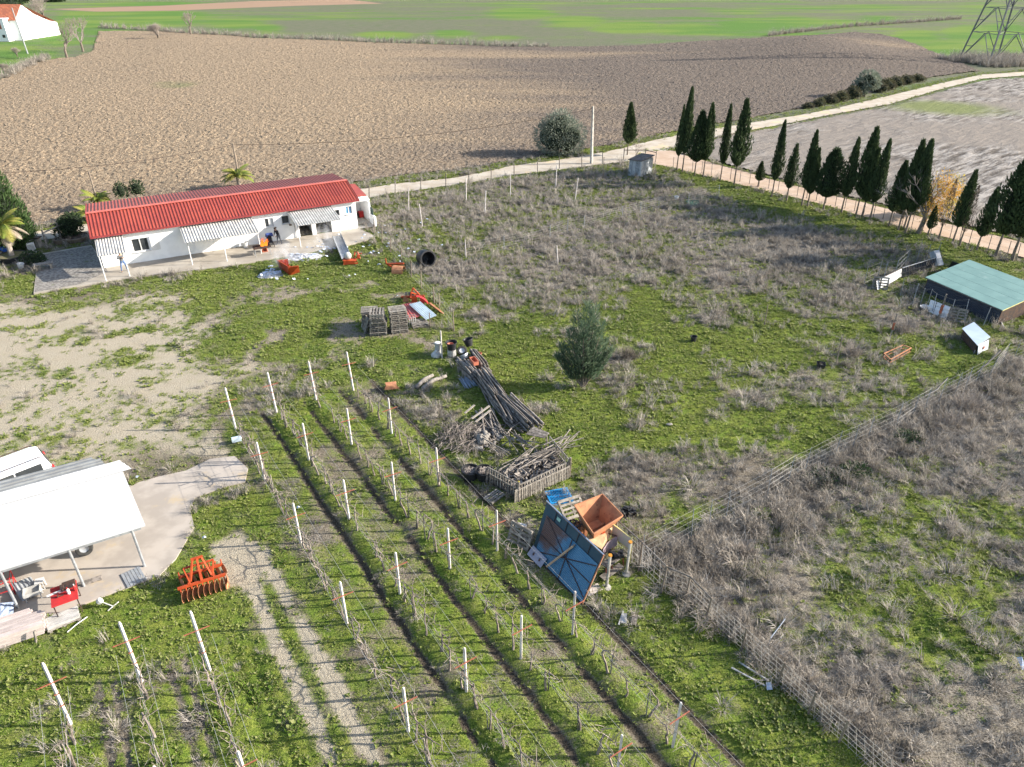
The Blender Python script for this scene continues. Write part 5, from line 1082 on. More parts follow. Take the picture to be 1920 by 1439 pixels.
T1 = upole('tall square concrete utility pole beside the olive tree', (1112, 200, 1109, 308), .17, CONC, True); T2 = upole('utility pole behind the red roof carrying the cable', (437, 272, 449, 343), .11, POLEW); 
p = on(187, 392); pole('telegraph_stub', 'leaning wooden pole behind the palm at the house gable', (166, 322, 187, 392), .1, POLEW, 'utility pole', h=3.9)
def cable(label, a, b_, sag):
    P = [a.lerp(b_, i / 20) - Vector((0, 0, sag * 4 * (i / 20) * (1 - i / 20))) for i in range(21)]; obj('overhead_cable', MB().tube(P, .022, 4), DARKST, label=label, cat='cable')
x, y = site(-60, 420); T0 = Vector((x, y, 5.0)); cable('black cable sagging from the concrete pole to the pole behind the roof', T1 + Vector((-.2, 0, -.3)), T2, 1.1); cable('black cable running left from the pole behind the roof', T2, T0, .7)
x, y = site(52, 100); upole('leaning pole in front of the far white farmhouse', (22, 15, 52, 101), .16, STAKE)
# ------------------------------------------------------------------ block hut, gate
def v3(px, py, z): x, y = site(px, py, z); return Vector((x, y, z))
hc = [Vector((14.65, 90.35, 0)), Vector((16.05, 89.5, 0)), Vector((17.85, 91.7, 0))]; hc.append(hc[0] + hc[2] - hc[1]); hz = gz(16, 90)
t = thing('block_hut', 'small grey block hut with peeling render and flat slab roof', 'hut', (16.25, 90.6, hz)); o_ = Vector((16.25, 90.6, 0))
mb = MB(); mb.prism([tuple((p - o_)[:2]) for p in hc], -.2, 1.95); obj('wall', mb, HUT, t)
mb = MB(); q = [(p - o_) * 1.12 for p in hc]; mb.slab([Vector((p.x, p.y, 2.05 + (.18 if i in (2, 3) else 0))) for i, p in enumerate(q)], .09); obj('roof', mb, M('hut_roof', (.14, .12, .11), (.09, .08, .075), 2, .95, .3), t)
for f in (.25, .55, .8): 
    a = (hc[0] - o_).lerp(hc[1] - o_, f); b_ = a + (a - (hc[3] - o_).lerp(hc[2] - o_, f)).normalized() * .03; obj('pilaster', MB().bar(b_ + Vector((0, 0, 0)), b_ + Vector((0, 0, 1.9)), .08, .08), HUT, t)
t = thing('gate_frame', 'rusty pipe gate frame behind the block hut at the road junction', 'gate', (0, 0, 0)); A_, B_, C_ = on(1169, 301), on(1209, 301), on(1229, 306)
for p in (A_, B_, C_): obj('post', MB().tube([p, p + Vector((0, 0, 1.6))], .06, 6), OLDWOOD, t)
for p, q in ((A_, B_), (B_, C_)): obj('rail', MB().tube([p + Vector((0, 0, 1.35)), q + Vector((0, 0, 1.35))], .05, 6), DARKST, t)
p = on(1192, 300); bare_tree('bare_tree', 'two small bare twisted trees behind the block hut', p, 2.6, TWIG, None, depth=4, spread=.9, tr=.06, trunks=2)

# ------------------------------------------------------------------ far farmhouse and pylon
t = thing('farmhouse', 'far white farmhouse with orange tiled roof and tall gable wall', 'house', (-170, 273, 0))
P = [(0, 0), (0, 6.4), (5.5, 10.6), (11, 7.6), (19, 5.0), (24, 4.2), (24, 0)]
mb = MB(); k = len(P); vs = [(0, y, z) for y, z in P] + [(-26, y, z) for y, z in P]; mb.add(vs, [tuple(range(k)), tuple(reversed(range(k, 2 * k)))] + [(i, k + i, k + i + 1, i + 1) for i in range(k - 1)]); obj('wall', mb, WHITE, t)
rf = MB(); rf.sheet((-27, -.5, 6.2), (-.25, -.5, 6.2), (-.25, 5.5, 10.85), (-27, 5.5, 10.85), 60, .12); obj('roof', rf, TILE, t)
rf = MB(); rf.sheet((-.25, 24.4, 4.25), (-27, 24.4, 4.25), (-27, 5.5, 10.84), (-.25, 5.5, 10.84), 60, .12); obj('roof', rf, TILE, t)
obj('chimney', MB().box((-10, 3.0, 9.6), (2.6, 1.8, 3.4)), HUT, t)
bl = MB(); bl.box((-5.4, -1.6, 3.4), (5.4, 3.2, 6.8)); obj('front_block', bl, WHITE, t)
obj('parapet', MB().box((-5.4, -1.6, 6.9), (5.7, 3.5, .25)), WHITE, t)
obj('window', MB().box((-4.2, -3.24, 4.8), (.7, .1, 2.0)), M('brown_shutter', (.3, .1, .07)), t); obj('window', MB().box((-4.0, -3.24, 1.6), (.9, .1, .9)), GLASS, t); obj('door', MB().box((.05, 6.5, 1.8), (.12, 2.4, 3.6)), DIRTYW, t)
obj('window', MB().box((.05, 14.5, 3.2), (.1, .5, .6)), GLASS, t); obj('broken_roof', MB().slab([(-1, 19, 5.4), (-6, 19, 5.4), (-6, 24, 4.7), (-1, 24, 4.5)], .3), TILE, t)
for i, (px, py, r, h, lab) in enumerate(((6, 66, 4.2, 4.2, 'ivy green bush growing against the far farmhouse wall'), (8, 22, 9, 8, 'dark round tree behind the far farmhouse roof, left edge'), (36, 6, 9, 8, 'dark broad tree crown behind the far farmhouse chimney'), (104, 4, 6, 5, 'dark green bush on the slope behind the far farmhouse'))):
    x, y = site(px, py); 
    blob_tree('broadleaf_tree', lab, 'tree', (x, y, 0), [(0, 0, h * .5, r, h * .5), (r * .5, 0, h * .4, r * .6, h * .4), (-r * .5, 0, h * .4, r * .7, h * .45)], 1300, BUSHG, 1.2, .5, core=.75)
for px, py, lab in ((82, 20, 'grey bare thicket tree right of the far farmhouse'), (72, 32, 'grey bare tree just behind the far farmhouse gable')):
    x, y = site(px, py + 14); bare_tree('bare_tree', lab, (x, y, 0), 9, TWIG, 'bare trees at the far field edge', depth=5, spread=.8, tr=.3, trunks=3)
for px, py, lab in ((33, 107, 'grey bare shrub at the foot of the far leaning pole'), (10, 140, 'grey bare shrub on the left corner of the ploughed field')):
    x, y = site(px, py); bare_tree('bare_tree', lab, (x, y, 0), 2.6, TWIG, 'bare trees at the far field edge', depth=5, spread=1.0, tr=.1, trunks=5)
PYL = M('pylon_steel', (.13, .14, .155), (.10, .105, .115), 1, .6)
PB = Vector((132.5, 213.5, -.1)); t = thing('pylon', 'grey steel lattice pylon rising out of the picture beside the road', 'pylon', PB, math.radians(8)); lv = [0, 7, 13, 18.5, 23.5, 28, 32, 36, 40]
def leg(sx, sy, h): k = 5.9 * (1 - .88 * h / 40); return Vector((sx * k, sy * k, h))
CR = [(-1, -1), (1, -1), (1, 1), (-1, 1)]
for sx, sy in CR: obj('leg', MB().bar(leg(sx, sy, 0), leg(sx, sy, 40), .30, .30), PYL, t)
br = MB()
for i in range(len(lv) - 1):
    for j in range(4):
        a, b_ = CR[j], CR[(j + 1) % 4]; h0, h1 = lv[i], lv[i + 1]; m0 = (leg(*a, h1) + leg(*b_, h1)) / 2
        br.bar(leg(*a, h0), m0, .15, .15); br.bar(leg(*b_, h0), m0, .15, .15); br.bar(leg(*a, h1), leg(*b_, h1), .13, .13)
        mm = leg(*a, h0).lerp(m0, .5); br.bar(mm, leg(*a, (h0 + h1) / 2), .09, .09); mm = leg(*b_, h0).lerp(m0, .5); br.bar(mm, leg(*b_, (h0 + h1) / 2), .09, .09)
    br.bar(leg(-1, -1, lv[i + 1]), leg(1, 1, lv[i + 1]), .08, .08)
obj('bracing', br, PYL, t)
for z, l in ((29, 9), (34, 8), (39, 6)): obj('crossarm', MB().bar((-l, 0, z), (l, 0, z), .4, .5), PYL, t)

# ------------------------------------------------------------------ carport with its things
E1 = Vector((-.869, -.495, 0)); E2 = Vector((-.495, .869, 0)); CP = Vector((-15.75, 23.15, 0)); CZ = math.atan2(-E1.y, -E1.x)
RGREY = M('weathered_sheet', (.24, .25, .25), (.19, .195, .195), 2, .7)
DIRTYR = M('carport_white', (.50, .50, .49), (.46, .46, .445), 1, .6, spots=((.40, .385, .35), 1.6, .66))
t = thing('carport', 'open carport with brilliant white corrugated sheet roof on grey posts', 'carport', CP)
def cl(a, b_, z): return E1 * a + E2 * b_ + Vector((0, 0, z))
t.location.z = .06
obj('roof_sheet', MB().sheet(cl(0, 0, 2.13), cl(.55, 4.75, 2.50), cl(9.5, 4.75, 2.50), cl(9.5, 0, 2.13), 22, .07), DIRTYR, t)
obj('roof_sheet', MB().sheet(cl(.1, 4.15, 2.50), cl(.55, 5.05, 2.56), cl(9.5, 5.05, 2.56), cl(9.5, 4.15, 2.50), 3, .03), WHITEP, t)
obj('roof_sheet', MB().sheet(cl(1.1, 4.9, 2.52), cl(1.35, 5.75, 2.48), cl(9.5, 5.75, 2.48), cl(9.5, 4.9, 2.52), 3, .06), RGREY, t)
obj('roof_sheet', MB().sheet(cl(1.45, 5.6, 2.46), cl(1.75, 6.35, 2.30), cl(9.5, 6.35, 2.30), cl(9.5, 5.6, 2.46), 2, .06), RGREY, t)
for a in (.55, 2.93, 5.35, 7.8):
    obj('post', MB().tube([cl(a, .05, -.1), cl(a, .05, 2.1)], .055, 8), STAKE, t); obj('post', MB().tube([cl(a + .6, 4.9, -.1), cl(a + .6, 4.9, 2.5)], .055, 8), STAKE, t)
    obj('rafter', MB().bar(cl(a, .05, 2.08), cl(a + .5, 4.9, 2.44), .06, .1), STAKE, t)
obj('beam', MB().bar(cl(.2, .05, 2.06), cl(9.4, .05, 2.06), .06, .1), STAKE, t)
def wheel_thing(label, loc, r, w_, rot, group=None):
    t = thing('tyre', label, 'tyre', loc, 0, group); t.rotation_euler = rot; mb = MB(); mb.lathe([(r * .55, -w_ / 2), (r * .9, -w_ / 2), (r, -w_ * .3), (r, w_ * .3), (r * .9, w_ / 2), (r * .55, w_ / 2), (r * .55, -w_ / 2)], 20); obj('tread', mb, TYRE, t)
    mb = MB(); mb.lathe([(.02, .02), (r * .3, .03), (r * .5, .05), (r * .55, .05)], 16); obj('rim', mb, GALV, t); return t
p = CP + cl(2.75, 2.15, 0); wheel_thing('grey tyre with pale rim just showing under the carport roof', (p.x, p.y, .42), .36, .2, (math.radians(80), 0, math.radians(30)))
# van
f = Vector((-.70, -.714, 0)); VZ = math.atan2(f.y, f.x); vc = Vector((-23.55, 29.15, 0)) + f * 2.2
def vehicle(name, label, cat, loc, rz, prof, W, paint, glassmat=GLASS, wheels=((1.35, .0), (-1.35, .0)), R=.32):
    t = thing(name, label, cat, loc, rz); mb = MB(); n = len(prof); ins = [1 if z < 1.0 else (.98 if z < 1.2 else .86) for x, z in prof]
    vs = [(x, W / 2 * k_, z) for (x, z), k_ in zip(prof, ins)] + [(x, -W / 2 * k_, z) for (x, z), k_ in zip(prof, ins)]
    mb.add(vs, [tuple(range(n)), tuple(reversed(range(n, 2 * n)))] + [(i, n + i, n + (i + 1) % n, (i + 1) % n) for i in range(n)]); me = mb.mesh('body', paint); bo = obj('body', me, None, t)
    bv = bo.modifiers.new('soft', 'BEVEL'); bv.width = .07; bv.segments = 3; bv.limit_method = 'ANGLE'; bv.angle_limit = .35
    for x, _ in wheels:
        for sy in (-1, 1):
            w_ = obj('wheel', MB().tube([(x, sy * (W / 2 - .2), R), (x, sy * (W / 2 + .005), R)], R, 16), TYRE, t); obj('rim', MB().tube([(x, sy * (W / 2 - .02), R), (x, sy * (W / 2 + .015), R)], R * .6, 12), GALV, w_)
    return t
prof = [(-2.15, .35), (-2.2, .9), (-2.12, 1.3), (-1.95, 1.82), (-1.6, 1.9), (.7, 1.9), (1.0, 1.82), (1.55, 1.15), (2.1, 1.0), (2.25, .75), (2.25, .35)]
van = vehicle('van', 'white van parked behind the carport with black roof rails', 'van', (vc.x, vc.y, .05), VZ, prof, 1.78, CARW)
for sy in (-1, 1):
    obj('roof_rail', MB().tube([(-1.8, sy * .70, 1.93), (-1.7, sy * .70, 1.97), (.6, sy * .70, 1.97), (.7, sy * .70, 1.92)], .022, 6), DARKST, van)
    for a, b_ in ((-1.7, -.6), (-.5, .4)): obj('side_window', MB().slab([(a, sy * .895, 1.2), (b_, sy * .895, 1.2), (b_, sy * .80, 1.66), (a, sy * .80, 1.66)][::sy], .02), GLASS, van)
    obj('tail_light', MB().box((-2.14, sy * .78, 1.12), (.1, .14, .4)), REDPAINT, van)
obj('rear_window', MB().slab([(-2.135, -.7, 1.3), (-2.0, -.64, 1.74), (-2.0, .64, 1.74), (-2.135, .7, 1.3)][::-1], .02), GLASS, van); obj('windscreen', MB().slab([(1.04, -.7, 1.8), (1.04, .7, 1.8), (1.5, .8, 1.22), (1.5, -.8, 1.22)], .02), GLASS, van)
obj('bumper', MB().box((-2.2, 0, .45), (.14, 1.7, .25)), BLACKP, van); obj('number_plate', MB().box((-2.215, 0, .75), (.02, .5, .12)), WHITEP, van)
p = on(-14, 482); car = vehicle('car', 'dark blue car half hidden behind the potted palm at the left edge', 'car', (p.x - .6, p.y + .3, 0), .3, [(-2.0, .35), (-2.05, .85), (-1.85, .98), (-1.35, 1.42), (.2, 1.45), (.9, 1.0), (1.9, .85), (2.0, .6), (2.0, .35)], 1.72, CARB)
obj('windscreen', MB().slab([(.24, -.6, 1.4), (.24, .6, 1.4), (.86, .72, 1.02), (.86, -.72, 1.02)], .03), GLASS, car); obj('rear_window', MB().slab([(-1.4, .6, 1.4), (-1.4, -.6, 1.4), (-1.8, -.68, 1.02), (-1.8, .68, 1.02)], .03), GLASS, car)

def oriented(px0, py0, px1, py1, z=0): a = v3(px0, py0, z); b_ = v3(px1, py1, z); return (a + b_) / 2, math.atan2(b_.y - a.y, b_.x - a.x), (b_ - a).length
# red work table
a, b_, c_, d_2 = v3(93, 1107, .85), v3(142, 1090, .85), v3(148, 1119, .85), v3(98, 1141, .85); ce = (a + b_ + c_ + d_2) / 4; rz = math.atan2((b_ - a).y, (b_ - a).x); W_ = (b_ - a).length; D_ = (d_2 - a).length
t = thing('work_table', 'bright red metal work table with thin legs on the slab edge', 'table', (ce.x, ce.y, .06), rz); obj('top', MB().box((0, 0, .8), (W_, D_, .05)), REDPAINT, t); 
for sx in (-1, 1):
    for sy in (-1, 1): obj('leg', MB().bar((sx * (W_ / 2 - .06), sy * (D_ / 2 - .08), 0), (sx * (W_ / 2 - .06), sy * (D_ / 2 - .08), .78), .04, .04), DARKST, t)
obj('back_plate', MB().box((W_ * .22, D_ * .32, .88), (W_ * .5, D_ * .34, .1)), DARKST, t)
def on_table(u, v, z=.885): return Vector((ce.x, ce.y, z)) + Matrix.Rotation(rz, 3, 'Z') @ Vector((u, v, 0))
p = on_table(-.02, .22); t = thing('vice', 'black bench vice bolted to the red table', 'vice', p, rz); obj('jaw', MB().box((0, 0, .12), (.12, .2, .2)), DARKST, t); obj('screw', MB().tube([(0, -.25, .12), (0, .2, .12)], .03, 6), DARKST, t); obj('handle', MB().tube([(-.12, -.25, .12), (.12, -.25, .12)], .012, 5), GALV, t)
for u, v, lab, m in ((.18, -.12, 'white spray bottle standing on the red table, left one', WHITEP), (.42, -.05, 'red and white bottle standing on the red table, right one', REDPAINT)):
    p = on_table(u, v); t = thing('bottle', lab, 'bottle', p); obj('body', MB().lathe([(.001, 0), (.06, 0), (.06, .2), (.03, .26), (.02, .27)], 10), m, t); obj('cap', MB().lathe([(.022, .26), (.022, .33), (.001, .335)], 8), WHITEP if m != WHITEP else REDPAINT, t)
p = on_table(-.33, .17); t = thing('spirit_level', 'white bar tool lying on the red table', 'tool', p, rz + .1); obj('body', MB().box((0, 0, .03), (.55, .05, .06)), WHITEP, t); obj('end', MB().box((.29, 0, .035), (.05, .06, .07)), REDPAINT, t)
p = on_table(-.12, -.12); t = thing('clamp', 'small dark red clamp on the red table front', 'tool', p, rz); obj('frame', MB().box((0, 0, .03), (.22, .03, .05)), DARKST, t); obj('jaw', MB().box((-.09, 0, .07), (.03, .12, .1)), DARKST, t)
# red cage rack, corrugated sheets, stool, tub under the carport front
ce, rz, W_ = oriented(0, 1107, 20, 1127); t = thing('cage_rack', 'red tubular steel rack standing at the left carport post', 'rack', (ce.x - .35, ce.y, .06), CZ); fr = MB(); 
for sx in (-.7, .7):
    for sy in (-.4, .4): obj('leg', MB().tube([(sx, sy, 0), (sx, sy, .75)], .02, 6), REDPAINT, t)
for z in (.3, .75):
    for sx in (-.7, .7): fr.tube([(sx, -.4, z), (sx, .4, z)], .018, 5)
    for sy in (-.4, .4): fr.tube([(-.7, sy, z), (.7, sy, z)], .018, 5)
[fr.tube([(x, -.4, .75), (x, .4, .75)], .012, 5) for x in (-.47, -.24, 0, .24, .47)]; fr.tube([(.7, -.4, .02), (.7, .4, .5)], .018, 5); obj('frame', fr, REDPAINT, t)
t = thing('sheet_stack', 'loose grey corrugated sheets leaning on the slab under the carport', 'sheets', (0, 0, 0)); a, b_, c_, d_2 = v3(22, 1096, .5), v3(58, 1082, .5), v3(82, 1112, .12), v3(42, 1128, .10)
obj('sheet', MB().sheet(a, b_, c_, d_2, 5, .05), GALV, t); obj('sheet', MB().sheet(a + Vector((-.1, .1, -.09)), b_ + Vector((-.15, .1, -.09)), c_ + Vector((-.1, .2, -.05)), d_2 + Vector((-.2, .15, -.05)), 5, .05), FIBRE, t)
p = on(66, 1122, .06); t = thing('metal_tray', 'battered pale metal tray standing on the slab beside the sheets', 'tray', p, CZ); mb = MB(); mb.box((0, 0, .28), (.6, .45, .03)); [mb.box((sx * .3, 0, .36), (.03, .48, .16)) for sx in (-1, 1)]; [mb.box((0, sy * .225, .36), (.6, .03, .16)) for sy in (-1, 1)]; obj('tray', mb, DIRTYW, t)
for sx in (-.27, .27):
    for sy in (-.2, .2): obj('leg', MB().box((sx, sy, .13), (.04, .04, .27)), GALV, t)
p = on(80, 1104, .06); t = thing('white_stool', 'small white plastic stool beside the metal tray', 'stool', p, .4); obj('seat', MB().box((0, 0, .4), (.32, .32, .04)), WHITEP, t); [obj('leg', MB().box((sx * .13, sy * .13, .19), (.04, .04, .38)), WHITEP, t) for sx in (-1, 1) for sy in (-1, 1)]
p = on(4, 1162, .06); t = thing('tarp_bundle', 'crumpled blue grey tarpaulin by the left carport post', 'tarpaulin', p, .5); mb = MB(); n = 12
vs = [(.9 * (i / 11 - .5), 1.3 * (j / 11 - .5), .12 + .3 * fbm(np.array([i * .35]), np.array([j * .35]), 1, 5)[0] * math.sin(math.pi * i / 11)) for i in range(12) for j in range(12)]; mb.add(vs, [(i * 12 + j, i * 12 + j + 1, (i + 1) * 12 + j + 1, (i + 1) * 12 + j) for i in range(11) for j in range(11)]); mb.add([(x, y, -.02) for x, y, z in vs[::143]] , []); obj('cloth', mb, M('tarp', (.35, .42, .55), (.28, .34, .45), 3, .7), t)
# concrete trellis posts in a stack
a = v3(70, 1140, .55); b_ = v3(90, 1180, .50); dr = E1; nrm = Vector((-dr.y, dr.x, 0)); base = v3(80, 1158, .4); base.z = .05
k = 0
for lay in range(5):
    for j in range(10):
        off = (j - 4.5) * .118 + U(-.01, .01); sh_ = U(-.18, .10) + (.35 if j > 6 else 0) ; L_ = 3.0
        c0 = base + nrm * off * -1 + dr * sh_ + Vector((0, 0, .08 + lay * .108)); o = obj('concrete_post', MB().bar((0, 0, 0), (L_, 0, 0), .098, .098) if k == 0 else cpm, PINKC if k == 0 else None, label='spare pinkish concrete trellis post lying in the big stack', cat='post', group='stack of spare concrete posts', loc=c0, rz=math.atan2(dr.y, dr.x) + U(-.008, .008))
        if k == 0: cpm = o.data
        k += 1
pc, rz, W_ = oriented(95, 1172, 143, 1152, .1); PL = MB().box((0, 0, 0), (1.15, .09, .05)).mesh('white_board', DIRTYW)
t = thing('pallet', 'low wooden pallet under the short white boards', 'pallet', (pc.x, pc.y, .03), rz); [obj('slat', MB().box((0, y, .10), (1.2, .1, .02)), PALLETW, t) for y in (-.35, -.12, .12, .35)]; [obj('bearer', MB().box((x, 0, .045), (.1, .8, .09)), PALLETW, t) for x in (-.5, 0, .5)]
for lay in range(2):
    for j in range(6): obj('board', PL, None, label='short white board stacked on the pallet beside the concrete posts', cat='board', group='white boards on the pallet', loc=(pc.x - math.sin(rz) * (j - 2.5) * .11, pc.y + math.cos(rz) * (j - 2.5) * .11, .17 + lay * .055), rz=rz + U(-.03, .03))
p = on(253, 1084, .06); t = thing('drain_grating', 'grey slatted panel lying on the slab corner near the post', 'panel', p, CZ + .2); [obj('slat', MB().box((x, 0, .03), (.11, 1.0, .03)), GALV, t) for x in (-.36, -.23, -.1, .03, .16, .29)]; [obj('bearer', MB().box((0, y, .008), (.8, .05, .016)), GALV, t) for y in (-.4, .4)]
p = on(160, 1098, .06); t = thing('offcut_board', 'short rough board lying behind the middle carport post foot', 'board', p, CZ); obj('plank', MB().box((.2, .05, .04), (.9, .28, .05)), OLDWOOD, t)
p = on(205, 1137); t = thing('lawn_sprinkler', 'thrown away white metal stand with a round head in the grass', 'stand', p, .3); obj('head', MB().tube([(-.35, .1, .25), (-.25, .1, .33)], .13, 10), DIRTYW, t); obj('stem', MB().tube([(-.3, .1, .28), (.15, -.1, .06)], .025, 6), DIRTYW, t); obj('foot', MB().tube([(.0, -.3, .04), (.35, .1, .04)], .025, 6), DIRTYW, t)
a, b_ = on(127, 1188, .06), on(165, 1160, .08); obj('white_pipe', MB().tube([a, a.lerp(b_, .5) + Vector((0, 0, .03)), b_], .02, 6), WHITEP, label='thin white pipe lying in the grass below the white boards', cat='pipe')
t = thing('wooden_prop', 'short wooden prop under the end of the concrete posts', 'prop', on(68, 1205)); obj('shaft', MB().tube([(0, 0, 0), (.05, .1, .55)], .05, 6), OLDWOOD, t)

# ------------------------------------------------------------------ disc harrow (foreground orange machine)
a, b_ = on(345, 1122), on(421, 1098); ce = (a + b_) / 2; rz = math.atan2((b_ - a).y, (b_ - a).x); t = thing('disc_harrow', 'orange tractor disc harrow parked in the grass beside the gravel lane', 'harrow', (ce.x, ce.y + .05, ce.z), rz)
fr = MB(); fr.bar((-.95, -.05, .62), (.95, -.05, .62), .10, .10); fr.bar((-.85, .62, .62), (.85, .62, .62), .10, .10); fr.bar((-.5, -.05, .64), (-.42, .62, .64), .09, .09); fr.bar((.5, -.05, .64), (.42, .62, .64), .09, .09); fr.bar((0, -.05, .64), (0, .62, .64), .09, .09); obj('frame', fr, ORANGE, t)
hd = MB(); hd.bar((-.42, .1, .66), (-.18, .75, 1.25), .07, .07); hd.bar((.42, .1, .66), (.18, .75, 1.25), .07, .07); hd.bar((-.24, .75, 1.25), (.24, .75, 1.25), .08, .12); hd.bar((0, -.05, .66), (0, .75, 1.25), .08, .08); hd.bar((-.6, .70, .95), (.6, .70, .95), .07, .07); hd.bar((-.6, .7, .95), (-.45, .05, .66), .06, .06); hd.bar((.6, .7, .95), (.45, .05, .66), .06, .06); obj('hitch', hd, ORANGE, t)
disc = MB(); disc.lathe([(.02, .0), (.15, .02), (.27, .07), (.275, .065), (.15, .0), (.02, -.02)], 16); dm = disc.mesh('disc', RUSTO); arm = MB(); arm.tube([(0, .05, .60), (0, -.18, .52), (0, -.20, .30)], .03, 5); am = arm.mesh('arm', ORANGE)
for row, (y, n, s_) in enumerate(((-.2, 9, 1), (.72, 8, -1))):
    for i in range(n):
        x = -.86 + 1.72 * i / (n - 1); o = obj('disc', dm, None, t, loc=(x, y, .27)); o.rotation_euler = (math.radians(90), 0, math.radians(90 - 18 * s_)); o2 = obj('arm', am, None, t, loc=(x, y + .20, 0))
obj('end_plate', MB().box((.98, -.22, .4), (.03, .5, .42)), RUSTO, t)

# ------------------------------------------------------------------ orange tipping box, auger, rotary tiller, plough, scrap
def hopper_box(name, label, cat, loc, rz, mat):
    t = thing(name, label, cat, loc, rz); th = .03
    back = MB().slab([(-.8, .45, .02), (.8, .45, .02), (.85, .85, .75), (-.85, .85, .75)], th); obj('back_panel', back, mat, t); obj('floor', MB().box((0, 0, .08), (1.6, .95, .04)), mat, t)
    return t
a, b_, c_ = on(522, 492), on(543, 514), on(561, 508); t = thing('tipping_box', 'bright orange open tipping box with tall splayed end panels', 'tipping box', (0, 0, 0))
z1 = .95; A0, B0 = on(526, 500), on(542, 515); bw = v3(519, 488, z1); obj('end_panel', MB().slab([v3(519, 488, z1), v3(540, 486, z1), v3(541, 500, .1) + Vector((0, .1, 0)), v3(523, 500, .1)], .05), ORANGE, t)
obj('side_panel', MB().slab([v3(519, 488, z1), v3(541, 500, .95), v3(543, 516, .04), v3(524, 501, .04)], .05), ORANGE, t); obj('end_panel', MB().slab([v3(541, 501, .95), v3(560, 499, .95), v3(562, 510, .05), v3(543, 516, .05)], .05), ORANGE, t)
obj('floor', MB().slab([v3(524, 501, .10), v3(543, 515, .10), v3(562, 509, .10), v3(541, 497, .10)][::1], .05), ORANGE, t); mb = MB(); mb.bar(v3(542, 502, .93), v3(561, 509, .09), .05, .05); mb.bar(v3(541, 501, .97), v3(560, 499, .97), .06, .06); mb.bar(v3(519, 488, .97), v3(541, 501, .97), .06, .06); obj('rib', mb, ORANGE, t)
ce, rz, W_ = oriented(633, 448, 656, 484); t = thing('metal_trough', 'long galvanised channel lying from the house apron to the orange machine', 'trough', (0, 0, 0)); a0, a1 = on(632, 449, .35), on(650, 490, .25); dr = (a1 - a0).normalized(); sd_ = dr.cross(Vector((0, 0, 1))).normalized()
q = MB(); q.slab([a0 - sd_ * .42, a1 - sd_ * .42, a1 + sd_ * .42, a0 + sd_ * .42][::-1], .03); q.slab([a0 - sd_ * .42 + Vector((0, 0, .30)), a1 - sd_ * .42 + Vector((0, 0, .30)), a1 - sd_ * .42, a0 - sd_ * .42], .02); q.slab([a0 + sd_ * .42 + Vector((0, 0, .22)), a1 + sd_ * .42 + Vector((0, 0, .22)), a1 + sd_ * .42, a0 + sd_ * .42], .02); obj('channel', q, GALV, t)
for f in (.15, .4, .65, .9): obj('support', MB().box(a0.lerp(a1, f) - Vector((0, 0, .2)), (.1, .1, .36)), STAKE, t)
obj('rib', MB().bar(a0 + Vector((0, 0, .04)), a1 + Vector((0, 0, .04)), .05, .06), GALV, t)
p = on(660, 494); t = thing('fertiliser_spreader', 'orange tractor implement with a round white tank by the metal channel', 'implement', p, .3); mb = MB(); mb.slab([(-.8, -.35, .45), (.3, -.5, .35), (.45, .1, .4), (-.7, .3, .5)], .06); mb.bar((-.8, -.3, .1), (.5, -.4, .1), .1, .1); mb.bar((-.7, .3, .1), (.5, .2, .1), .1, .1); mb.slab([(-.75, -.35, .08), (.2, -.5, .08), (.2, -.5, .4), (-.75, -.36, .45)], .04); obj('frame', mb, ORANGE, t)
obj('tank', MB().lathe([(.001, .1), (.25, .12), (.33, .3), (.33, .5), (.2, .68), (.001, .72)], 14, (-.3, 0, .35)), DIRTYW, t, smooth=True); hd = MB(); hd.tube([(.2, .2, .3), (.4, .35, .9), (.6, .1, .95), (.75, -.1, .4)], .06, 6); hd.tube([(.3, -.2, .3), (.65, .3, .7), (.95, .2, .75)], .05, 6); hd.box((.65, .05, .55), (.25, .3, .35)); obj('hitch', hd, ORANGE, t)
p = on(743, 510); t = thing('rotary_tiller', 'rusty orange rotary tiller beside the wire fence stakes', 'tiller', p, -.15); mb = MB(); mb.bar((-.9, .2, .6), (.7, .15, .75), .12, .12); mb.bar((-.9, .2, .6), (-.95, .25, 1.1), .08, .08); mb.bar((-.8, .2, .55), (-.1, -.3, .5), .1, .1); obj('frame', mb, ORANGE, t)
mb = MB(); mb.lathe([(.45, -.5), (.45, .5)], 14); hm = MB(); 
for i in range(9):
    a = math.pi * (.05 + .95 * i / 9); a2 = math.pi * (.05 + .95 * (i + 1) / 9); hm.slab([(-.2, .5 * math.cos(a) - .2, .12 + .5 * math.sin(a)), (.75, .5 * math.cos(a) - .2, .12 + .5 * math.sin(a)), (.75, .5 * math.cos(a2) - .2, .12 + .5 * math.sin(a2)), (-.2, .5 * math.cos(a2) - .2, .12 + .5 * math.sin(a2))], .02)
obj('hood', hm, RUSTO, t); rt = MB(); rt.tube([(-.2, -.2, .25), (.75, -.2, .25)], .06, 8)
for i in range(10):
    a = i * 1.3; x = -.15 + .09 * i; rt.bar((x, -.2, .25), (x, -.2 + .26 * math.cos(a), .25 + .26 * math.sin(a)), .05, .03)
obj('rotor', rt, DARKST, t)
p = on(795, 502); t = thing('water_tank', 'big black round tank lying on its side among dry weeds', 'tank', (p.x + .1, p.y + .5, .72 + p.z)); t.rotation_euler = (math.radians(78), 0, math.radians(28)); mb = MB(); mb.lathe([(.60, .75), (.68, .75), (.70, .70), (.70, -.3), (.66, -.55), (.45, -.70), (.001, -.74)], 26); mb.lathe([(.60, .75), (.62, -.3), (.4, -.62), (.001, -.66)], 26); obj('shell', mb, BLACKP, t, smooth=True); obj('rim', MB().lathe([(.60, .74), (.60, .78), (.72, .78), (.72, .70)], 26), BLACKP, t)
